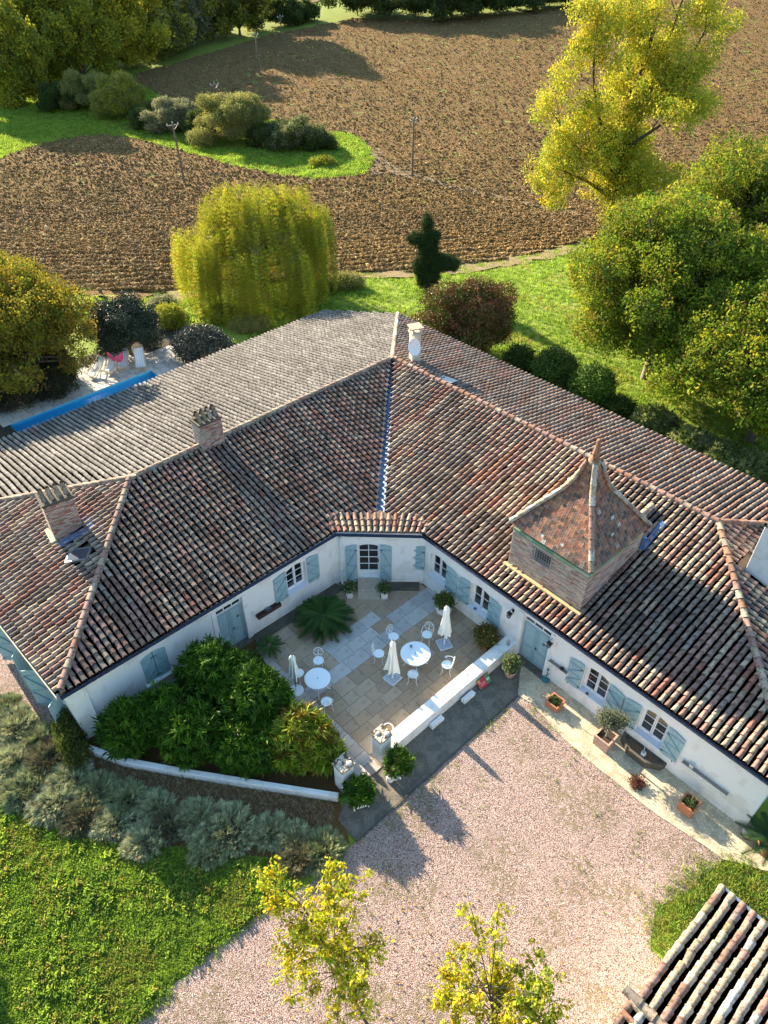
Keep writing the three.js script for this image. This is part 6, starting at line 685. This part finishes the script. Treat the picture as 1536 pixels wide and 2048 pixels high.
// ---------- garden plants near the house ----------
for (const [px, lob, n, pal, l] of [
  [[-8.478,0,-14.728], [[-.45, 1, .2, 1.05, 1, .95], [.55, 1.15, -.25, 1, 1.05, .9]], 1350, OLEA, 'dark oleander at the house corner end of the bed'],
  [[-6.672,0,-14.286], [[0, 1.05, 0, 1.12, 1.1, .98]], 1000, OLEA, 'rounded oleander in the front middle of the bed'],
  [[-5.955,0,-16.505], [[-.4, 1.45, -.1, 1.15, 1.3, 1], [.55, 1.35, .15, 1.05, 1.2, .95]], 1500, OLEA, 'tallest oleander against the blue double door side'],
  [[-4.593,0,-15.52], [[0, 1.3, 0, 1.22, 1.3, 1.1]], 1200, [...OLEA, [.09, .16, .025]], 'oleander beside the round parasol base'],
  [[-4.651,0,-13.893], [[0, .9, 0, 1.2, .95, .9]], 900, OLEA, 'low oleander behind the white edging wall'],
  [[-2.714,0,-13.99], [[-.15, 1.05, -.1, 1.15, 1.1, .98], [.6, .85, .3, .75, .75, .65]], 1250, [[.2, .3, .02], [.27, .36, .03], [.16, .24, .018], [.33, .35, .05], [.25, .18, .03]], 'sunlit yellow-green oleander next to the gate pillar']])
  plant('oleander', l, 'oleander', px, lob, n, pal, C_lance, mLeafGloss, .95, 1.6, { trunk: .05, stem: 'stem', leaves: 'foliage', gap: .1, gf: 1.6, shell: .36, group: 'oleanders of the terrace bed' });
plant('potted_oleander', 'oleander growing in the white wooden tub', 'plant', [...[-0.827,0,-12.335].slice(0, 1), .35, [-0.827,0,-12.335][2]], [[0, .42, 0, .5, .38, .5]], 170, OLEA, C_lance, mLeafGloss, .8, 1.3, { trunk: .02, stem: 'stem', leaves: 'foliage', gap: .05 });
plant('potted_oleander', 'leafy oleander growing in the white pot by the parapet pillar', 'plant', [[0.488,0,-13.357][0], .35, [0.488,0,-13.357][2]], [[0, .42, 0, .48, .42, .48]], 170, [...OLEA, [.12, .17, .03]], C_lance, mLeafGloss, .8, 1.3, { trunk: .02, stem: 'stem', leaves: 'foliage', gap: .05 });
// cycads: every frond its own piece
function frondPlant(name, label, p, y, n, L, pal, seed, stem) {
  const t = thing(name, label, 'palm', [p[0], y, p[2]]), r = rng(seed); const gs = [0, 1, 2, 3].map(k => { const P = [], m = 34, rise = [.75, .45, .2, -.05][k]; const at = f => V3(0, rise * L * f * (1 - f * .62) * 1.3 - (k === 3 ? .18 * L * f * f : .12 * L * f * f), L * f); for (let i = 3; i <= m; i++) for (const s of [-1, 1]) { const f = i / m, a = at(f), w = .24 * L * Math.sin(Math.min(1, f * 1.6) * 1.57) * (1 - .75 * Math.pow(f, 3)), tip = a.clone().add(V3(s * w, .04 * L, w * .55)), h = .014 * L / .9; P.push(a.x, a.y, a.z - h, a.x, a.y, a.z + h, ...tip.toArray()); } const rib = taper([0, .33, .66, 1].map(f => at(f).toArray()), .012, .004, 8, 4).toNonIndexed(); const g = new THREE.BufferGeometry(); g.setAttribute('position', new THREE.Float32BufferAttribute([...P, ...rib.attributes.position.array], 3)); g.computeVertexNormals(); return g; });
  const ms = pal.map(c => leafMat({ color: col(...c), transmission: .12, roughness: .4 })); for (let i = 0; i < n; i++) { const ring = Math.floor(i / n * 4), o = part('frond', gs[ring], pick(ms, r), t, [0, stem, 0]); o.rotation.y = i * 2.39996 + (r() - .5) * .2; o.scale.setScalar(lerp(.72, 1.05, i / n) * (.93 + .14 * r())); } const tg = lathe([[0, 0], [.16, 0], [.19, stem * .4], [.16, stem * .8], [.1, stem + .06], [0, stem + .1]], 14); part('trunk', tg, std([.16, .1, .06], { map: tBark, bumpMap: tBump, bumpScale: .03, roughness: 1 }), t); return t;
}
frondPlant('cycad', 'large dark cycad spreading its fronds in the terrace corner', [-2.508,0,-20.16], .02, 60, 1.3, [[.025, .06, .012], [.035, .08, .016], [.05, .1, .02]], 41, .42);
frondPlant('small_cycad', 'small spiky palm growing in the white pot beside the oleanders', [-4.594,0,-18.695], .26, 30, .62, [[.035, .08, .02], [.05, .1, .025], [.07, .13, .03]], 42, .1);
frondPlant('potted_palm', 'dark palm growing from the big terracotta pot', [12.288,0,-10.686], .5, 26, 1.1, [[.025, .055, .018], [.035, .07, .02]], 43, .15);
// potted plants
const lowPlant = (name, label, p, y, rr, h, n, pal, geo, s0, s1, m = mLeaf, trunk = .012) => plant(name, label, 'plant', [p[0], y, p[2]], [[0, h, 0, rr, h * .7, rr]], n, pal, geo, m, s0, s1, { trunk, stem: 'stem', leaves: 'foliage', gap: .05 });
for (const [p, l] of [[[-1.473,0,-21.65], 'white flowers filling the planter left of the glazed door'], [[0.022,0,-21.592], 'white flowers filling the planter right of the glazed door']]) { const t = lowPlant('flowering_plant', l, p, .47, .26, .16, 90, [[.05, .11, .02], [.08, .15, .03], [.12, .18, .04]], C_fine, 1, 1.6); const r = rng(Math.floor(p[0] * 90 + 500)), pts = []; for (let i = 0; i < 60; i++) { const a = r() * 6.3, d = .3 * Math.sqrt(r()); pts.push({ p: V3(Math.cos(a) * d, .2 + .1 * r() - d * .3, Math.sin(a) * d), s: 1, e: [r(), r() * 6, r()], c: r() < .85 ? [.8, .8, .74] : [.75, .6, .2] }); } const fl = clump(6, .035, .006, .8, 991, .6); scatter('flowers', fl, leafMat({ transmission: .2 }), pts, t); }
lowPlant('bowl_shrub', 'green shrub growing in the white bowl planter', [2.522,0,-20.738], .42, .32, .34, 150, [[.06, .12, .02], [.1, .16, .03], [.14, .18, .03]], C_small, .8, 1.2); lowPlant('box_shrub', 'yellowing bush growing in the brown terracotta box', [4.088,0,-18.873], .34, .42, .42, 240, [[.1, .13, .025], [.18, .18, .035], [.24, .19, .04], [.12, .08, .03]], C_small, .8, 1.2);
lowPlant('sapling', 'pale-leaved sapling in the pale terracotta pot', [4.903,0,-17.498], .36, .24, .42, 90, [[.1, .16, .05], [.18, .22, .09]], C_small, .7, 1.1); lowPlant('rosette_plant', 'small green rosette in the terracotta box nearest the blue door', [6.403,0,-16.127], .26, .14, .1, 26, [[.08, .14, .03], [.14, .18, .05]], C_lance, .6, 1); lowPlant('herb', 'low herbs in the terracotta box near the wing end', [10.14,0,-12.088], .36, .17, .1, 40, [[.08, .13, .04], [.14, .17, .06]], C_fine, 1, 1.6); lowPlant('red_plant', 'small reddish plant growing from the concrete path edge', [8.689,0,-13.022], .02, .2, .08, 60, [[.12, .035, .03], [.17, .05, .035], [.09, .05, .03]], C_fine, 1, 1.7);
plant('olive_tree', 'small grey-leaved olive tree in the pink terracotta box', 'tree', [[7.911,0,-14.546][0], .42, [7.911,0,-14.546][2]], [[.05, 1.05, 0, .42, .3, .42], [-.2, 1.15, -.1, .25, .22, .25], [.28, 1.1, .1, .25, .2, .25]], 230, [[.16, .18, .11], [.22, .24, .16], [.11, .14, .07]], C_fine, mLeaf, 1, 1.7, { trunk: .03, gap: .3, gf: 3, bark: mBarkG });
// ivy at the house corner
plant('ivy', 'ivy climbing the garden corner of the house', 'ivy', [-11.019,0,-14.286], [[0, .6, 0, .35, .65, .5], [.3, .4, .5, .35, .5, .5], [-.3, .8, -.5, .3, .7, .45]], 900, [[.14, .16, .02], [.2, .2, .03], [.07, .11, .02], [.05, .08, .02]], C_fine, mLeaf, 1.2, 2, { trunk: .02, stem: 'stem', leaves: 'foliage' });
// lavender
{
  const LAV = [[0.391, 0.427, 0.243], [0.508, 0.531, 0.307], [0.313, 0.351, 0.2], [0.586, 0.588, 0.357]], LAVG = [[0.276, 0.332, 0.162], [0.35, 0.394, 0.2], [0.423, 0.448, 0.237]]; const sp = [0, 1].map(i => blades(16, .2, .05, .014, 801 + i, .7));
  const L = [[[-13.64,0.00,-15.20], .85], [[-12.54,0.00,-14.69], .6], [[-13.15,0.00,-13.70], .8], [[-11.78,0.00,-13.80], .9], [[-12.28,0.00,-12.77], .85], [[-10.86,0.00,-13.13], .8], [[-11.08,0.00,-12.23], .8], [[-9.86,0.00,-12.67], .7], [[-10.02,0.00,-11.79], .7], [[-8.95,0.00,-11.54], .6], [[-8.77,0.00,-12.41], .65], [[-7.74,0.00,-10.96], .62], [[-7.69,0.00,-12.14], .55], [[-7.12,0.00,-11.46], .6], [[-6.18,0.00,-11.71], .7], [[-5.20,0.00,-11.29], .95], [[-5.59,0.00,-10.72], .6], [[-3.65,0.00,-11.29], .6], [[-2.68,0.00,-10.48], .6], [[-1.97,0.00,-10.64], .7], [[-2.97,0.00,-11.04], .55], [[-14.45,0.00,-14.29], .9], [[-14.21,0.00,-15.95], .6]];
  const LAVL = ['big grey lavender nearest the gravel path beside the house', 'small grey lavender nearest the ivy by the gravel path', 'grey lavender bush at the left lawn edge below the path', 'broad lavender bush in the middle of the sunlit cluster', 'lavender bush above the lawn, second from the left picture edge', 'lavender bush right of the broad middle one in the cluster', 'lavender bush overhanging the lawn under the sunlit cluster', 'sunlit lavender bush close to the end of the white edging wall', 'lavender bush at the lawn where the sunlit cluster ends', 'small lavender bush on the lawn side at the shadow line', 'lavender bush at the shadow line nearest the white edging wall', 'small lavender bush dipping onto the lawn just inside the shadow', 'small shaded lavender bush near the edging wall', 'shaded lavender bush left of the largest spiky one', 'shaded lavender bush close behind the largest spiky one', 'largest spiky blue-grey lavender in the house shadow', 'small shaded lavender in front of the largest spiky one', 'brownish shaded lavender right of the largest spiky one', 'lavender bush at the lawn end nearest the first yellow tree', 'last lavender bush of the row beside the gravel drive', 'small lavender bush squeezed between the last ones of the row', 'lavender bush cut by the left picture edge', 'lavender bush above the others beside the gravel path'];
  L.forEach(([p, rad], k) => { const t = thing('lavender_bush', LAVL[k], 'lavender', p, 0, 'lavender bushes of the garden bed'), r = rng(1200 + k), pts = [], n = Math.round(620 * rad); for (let i = 0; i < n; i++) { const a = r() * 6.283, f = Math.sqrt(r()), el = (1 - f) * 1.45 + .1, q = new THREE.Quaternion().setFromUnitVectors(V3(0, 1, 0), V3(Math.cos(a) * Math.cos(el) + (r() - .5) * .5, Math.sin(el) + .3, Math.sin(a) * Math.cos(el) + (r() - .5) * .5).normalize()), h = rad * (.4 + .22 * nz(Math.cos(a) * 2 * f + k, Math.sin(a) * 2 * f, k)) * (.6 + .45 * r()); pts.push({ p: V3(Math.cos(a) * f * rad * (1 + .3 * nz(a * 1.2, k * 3.1)), h * Math.sqrt(Math.max(0, 1 - f * f * .85)), Math.sin(a) * f * rad * .92), s: .75 + .6 * r(), q, c: tint(r() < .12 ? [[.2, .16, .1], [.16, .12, .08]] : k % 5 === 3 ? [[.2, .2, .1], [.26, .25, .13], [.17, .15, .09]] : k % 3 === 1 ? LAVG : LAV, r) }); } sp.forEach((g, j) => scatter('foliage', g, mNeedle, pts.filter((_, i) => i % 2 === j), t)); const core = new THREE.SphereGeometry(rad * .8, 14, 8, 0, 6.284, 0, 1.57); core.scale(1, .38, 1); part('woody_base', core, std([.06, .055, .045], { roughness: 1, map: tBark }), t); });
}
// yellow saplings in the foreground
function sapling(label, base, top, seed, spread, n, pal) {
  const t = thing('yellow_tree', label, 'tree', base), r = rng(seed), d = V3(top).sub(V3(base)), m = [taper([[0, -.1, 0], d.clone().multiplyScalar(.5).add(V3(.04, 0, .03)).toArray(), d.toArray()], .055, .02, 10, 7)], pts = [];
  for (let k = 0; k < n; k++) { const f = lerp(.5, 1, r()), a = k * 2.4 + r(), s = d.clone().multiplyScalar(f), L = spread * lerp(.55, 1, r()) * lerp(1.1, .75, f), e = s.clone().add(V3(Math.cos(a) * L, L * (.35 + .7 * f * r()), Math.sin(a) * L)), c = s.clone().lerp(e, .5).add(V3(0, .1, 0)); m.push(taper([s.toArray(), c.toArray(), e.toArray()], .017, .005, 6, 5)); const cv = new THREE.CatmullRomCurve3([s, c, e]); for (let q = 0; q < 9; q++) { const b = cv.getPoint(.3 + .7 * r()), z = b.clone().add(V3((r() - .5) * .7, (r() - .35) * .5, (r() - .5) * .7)); m.push(taper([b.toArray(), b.clone().lerp(z, .5).toArray(), z.toArray()], .006, .002, 2, 4)); for (let l = 0; l < 7; l++) pts.push({ p: b.clone().lerp(z, .2 + .85 * r()).add(V3((r() - .5) * .08, (r() - .5) * .06, (r() - .5) * .08)), s: .8 + .5 * r(), e: [r() * .8 - .4, r() * 6.3, r() * .8 - .4], c: tint(pal(b.clone().add(V3(base)), r), r) }); } }
  part('trunk', merge(m), std([.1, .085, .07], { map: tBark }), t); scatter('crown', clump(4, .11, .06, .58, seed + 3, 0, 1.2), mLeafThin, pts, t); return t;
}
const YEL = [[0.65, 0.59, 0.0288], [0.725, 0.702, 0.048], [0.55, 0.562, 0.0288], [0.45, 0.534, 0.0384], [0.688, 0.505, 0.0288]], YGR = [[0.18, 0.28, 0.016], [0.27, 0.35, 0.02], [0.45, 0.462, 0.024]];
sapling('yellow-leaved young tree on the lawn edge of the drive', [0.026,0,-5.235], [-2.014,4.3,-7.384], 61, 2.05, 34, (p, r) => r() < .16 ? YGR : YEL); sapling('yellow and green young tree at the bottom of the drive', [3.184,0,-4.039], [2.47,3.7,-5.89], 62, 2.35, 36, (p, r) => (p.x > [3.226,3.6,-5.659][0] ? r() < .8 : r() < .12) ? YGR : YEL);
sapling('young tree beyond the left edge shading the lawn corner', [-15.2, 0, -11.2], [-15, 3.6, -11.3], 63, .8, 10, () => YGR);
// ---------- grass ----------
function grassField(name, label, N, test, box_, geo, pal, s0, s1, seed, yo = -.03) { const r = rng(seed), pts = []; for (let k = 0; k < N * 6 && pts.length < N; k++) { const x = lerp(box_[0], box_[1], r()), z = lerp(box_[2], box_[3], r()); if (!test(x, z, r)) continue; const s = lerp(s0, s1, r()) * (1 + .35 * nz(x * .7, z * .7, 4)); pts.push({ p: V3(x, hT(x, z) + yo, z), s, e: [0, r() * 6.3, 0], c: tint(pal(x, z, r), r) }); } const im = scatter(name, geo, leafMat({ transmission: .5, roughness: 1 }), pts, scene); im.userData = { kind: 'stuff', label, category: 'grass' }; return im; }
const LG = [[0.214, 0.356, 0.038], [0.3, 0.443, 0.0532], [0.386, 0.515, 0.0664], [0.161, 0.267, 0.0342]], LD = [[0.336, 0.35, 0.063], [0.392, 0.336, 0.09], [0.28, 0.336, 0.045]];
const backLawn = [[-24, -47], [-24, -72], [42, -72], [42, -12], [20.5, -12], [20.5, -20], [1.2, -41.4], [-4, -44.5], [-9, -39.5], [-9, -47]]; const lawnPal = (x, z, r) => nz(x * .5, z * .5, 2) > .22 && r() < .5 ? LD : LG; const houseHull = [K.A, K.L0, K.G0, K.G1, K.G2, K.RB1, K.E1, K.D, V3(11.9, 0, -11.3), K.C, K.B].map(p => [p.x, p.z]);
const lawnEdge = [[-14.351,-12.406], [-11.729,-11.709], [-8.684,-10.879], [-5.56,-10.558], [-2.65,-10.167], [-3.178,-9.194], [-4.02,-8.653], [-5.07,-7.812], [-6.139,-6.734], [-6.789,-5.986], [-7.275,-5.289], [-14, -3], [-16, -12]];
grassField('lawn_grass', 'clover and grass of the lawn in the lower left corner', 42000, (x, z, r) => inPoly(x + (r() - .5) * .4, z + (r() - .5) * .4, lawnEdge) && !(nz(x * 1.1, z * 1.1, 12) > .42 && r() < .85), [-15, -2, -13.5, -3], merge(blades(9, .075, .07, .014, 61, .8), clump(9, .035, .06, .9, 62, 1).translate(0, .025, 0)), lawnPal, .7, 1.5, 71);
grassField('lawn_weeds', 'broad-leaved weeds dotted through the lawn in the lower left corner', 2600, (x, z, r) => inPoly(x, z, lawnEdge) && nz(x * .9, z * .9, 31) > -.05, [-15, -2, -13.5, -3], clump(16, .08, .07, .5, 69, .7).translate(0, .04, 0), (x, z, r) => r() < .3 ? LD : LG, .8, 1.8, 76);
const longEdge = [[8.08,-9.021], [9.097,-9.369], [10.443,-10.167], [10.83,-10.369], [12.106,-9.785], [12.408,-8.486], [10.721,-8.765], [9.516,-8.765], [8.333,-7.812], [8.004,-7.681]];
grassField('long_grass', 'long tousled grass around the outbuilding', 1700, (x, z, r) => inPoly(x + (r() - .5) * .9, z + (r() - .5) * .9, longEdge) && nz(x * 1.2, z * 1.2, 5) > -.25, [6, 13, -12, -6], blades(9, .13, .13, .016, 65, 1.2), (x, z, r) => r() < .35 ? LD : LG, .7, 1.5, 72);
grassField('back_lawn_grass', 'grass of the back lawn between house and field', 46000, (x, z, r) => !inPoly(x, z, fieldEdge) && !inPoly(x, z, houseHull) && !(x < -9 && z > -47) && !(x < 12.5 && z > -24) && z < -14 - .0 * x && inPoly(x, z, backLawn), [-22, 40, -68, -14], blades(9, .11, .16, .03, 66, .9), (x, z, r) => nz(x * .25, z * .25, 6) > .15 && r() < .5 ? LD : LG, .8, 1.7, 73);
grassField('gully_grass', 'bright grass of the gully between the ploughed fields', 34000, (x, z, r) => !inPoly(x, z, fieldEdge), [-75, 10, -160, -92], blades(9, .24, .4, .08, 67, .9), (x, z, r) => r() < .12 ? LD : LG, .8, 1.6, 74);
grassField('verge_weeds', 'tufts of weeds along the drive and path edges', 3600, (x, z, r) => { const q = nz(x * 1.3, z * 1.3, 3); if (!inPoly(x, z, gravelEdge)) return false; let d = 9; for (let i = 0; i < gravelEdge.length; i += 2) d = Math.min(d, Math.hypot(x - gravelEdge[i][0], z - gravelEdge[i][1])); return (d < .5 && q > .05 && r() < .8) || (q > .22 && nz(x * .35, z * .35, 8) > .06 && r() < .4); }, [-8, 13, -19, -4], blades(8, .07, .06, .01, 68, .9), (x, z, r) => r() < .5 ? LD : LG, .7, 1.4, 75, .0);
{ const r = rng(977), pts = []; for (let i = 0; i < 260; i++) { const a = r() * 6.3, d = 3.2 * Math.sqrt(r()), k = i % 2, c = k ? [-.2, -7] : [3.2, -6.5]; const x = c[0] + Math.cos(a) * d, z = c[1] + Math.sin(a) * d; if (!inPoly(x, z, gravelEdge)) continue; pts.push({ p: V3(x, .02, z), s: .8 + .5 * r(), e: [r() * .6, r() * 6.3, r() * .6], c: tint([[.4, .28, .06], [.3, .18, .06], [.45, .36, .1]], r) }); } const im = scatter('fallen_leaves', clump(1, .09, .0, .6, 981), mLeafThin, pts, scene); im.userData = { kind: 'stuff', label: 'fallen yellow leaves scattered on the gravel drive', category: 'leaves' }; }

{ const r = rng(1301), pts = [], bed = [[-10.292,-14.127], [-7.001,-13.282], [-1.653,-12.299], [-1.77,-11.372], [-5.765,-11.709], [-9.105,-12.406]]; for (let k = 0; k < 30000 && pts.length < 3600; k++) { const x = lerp(-11, -1, r()), z = lerp(-15, -10, r()); if (!inPoly(x, z, bed)) continue; pts.push({ p: V3(x, .02 + .02 * r(), z), s: .7 + .8 * r(), e: [1.4 + r() * .3, r() * 6.3, r() * 6.3], c: tint([[.3, .22, .13], [.2, .14, .09], [.38, .3, .19]], r) }); } const im = scatter('dry_litter', blades(3, .16, .05, .008, 1302, .6), mNeedle, pts, scene); im.userData = { kind: 'stuff', label: 'dry stalks littering the bare bed below the edging wall', category: 'litter' }; }

renderer.render(scene, camera);
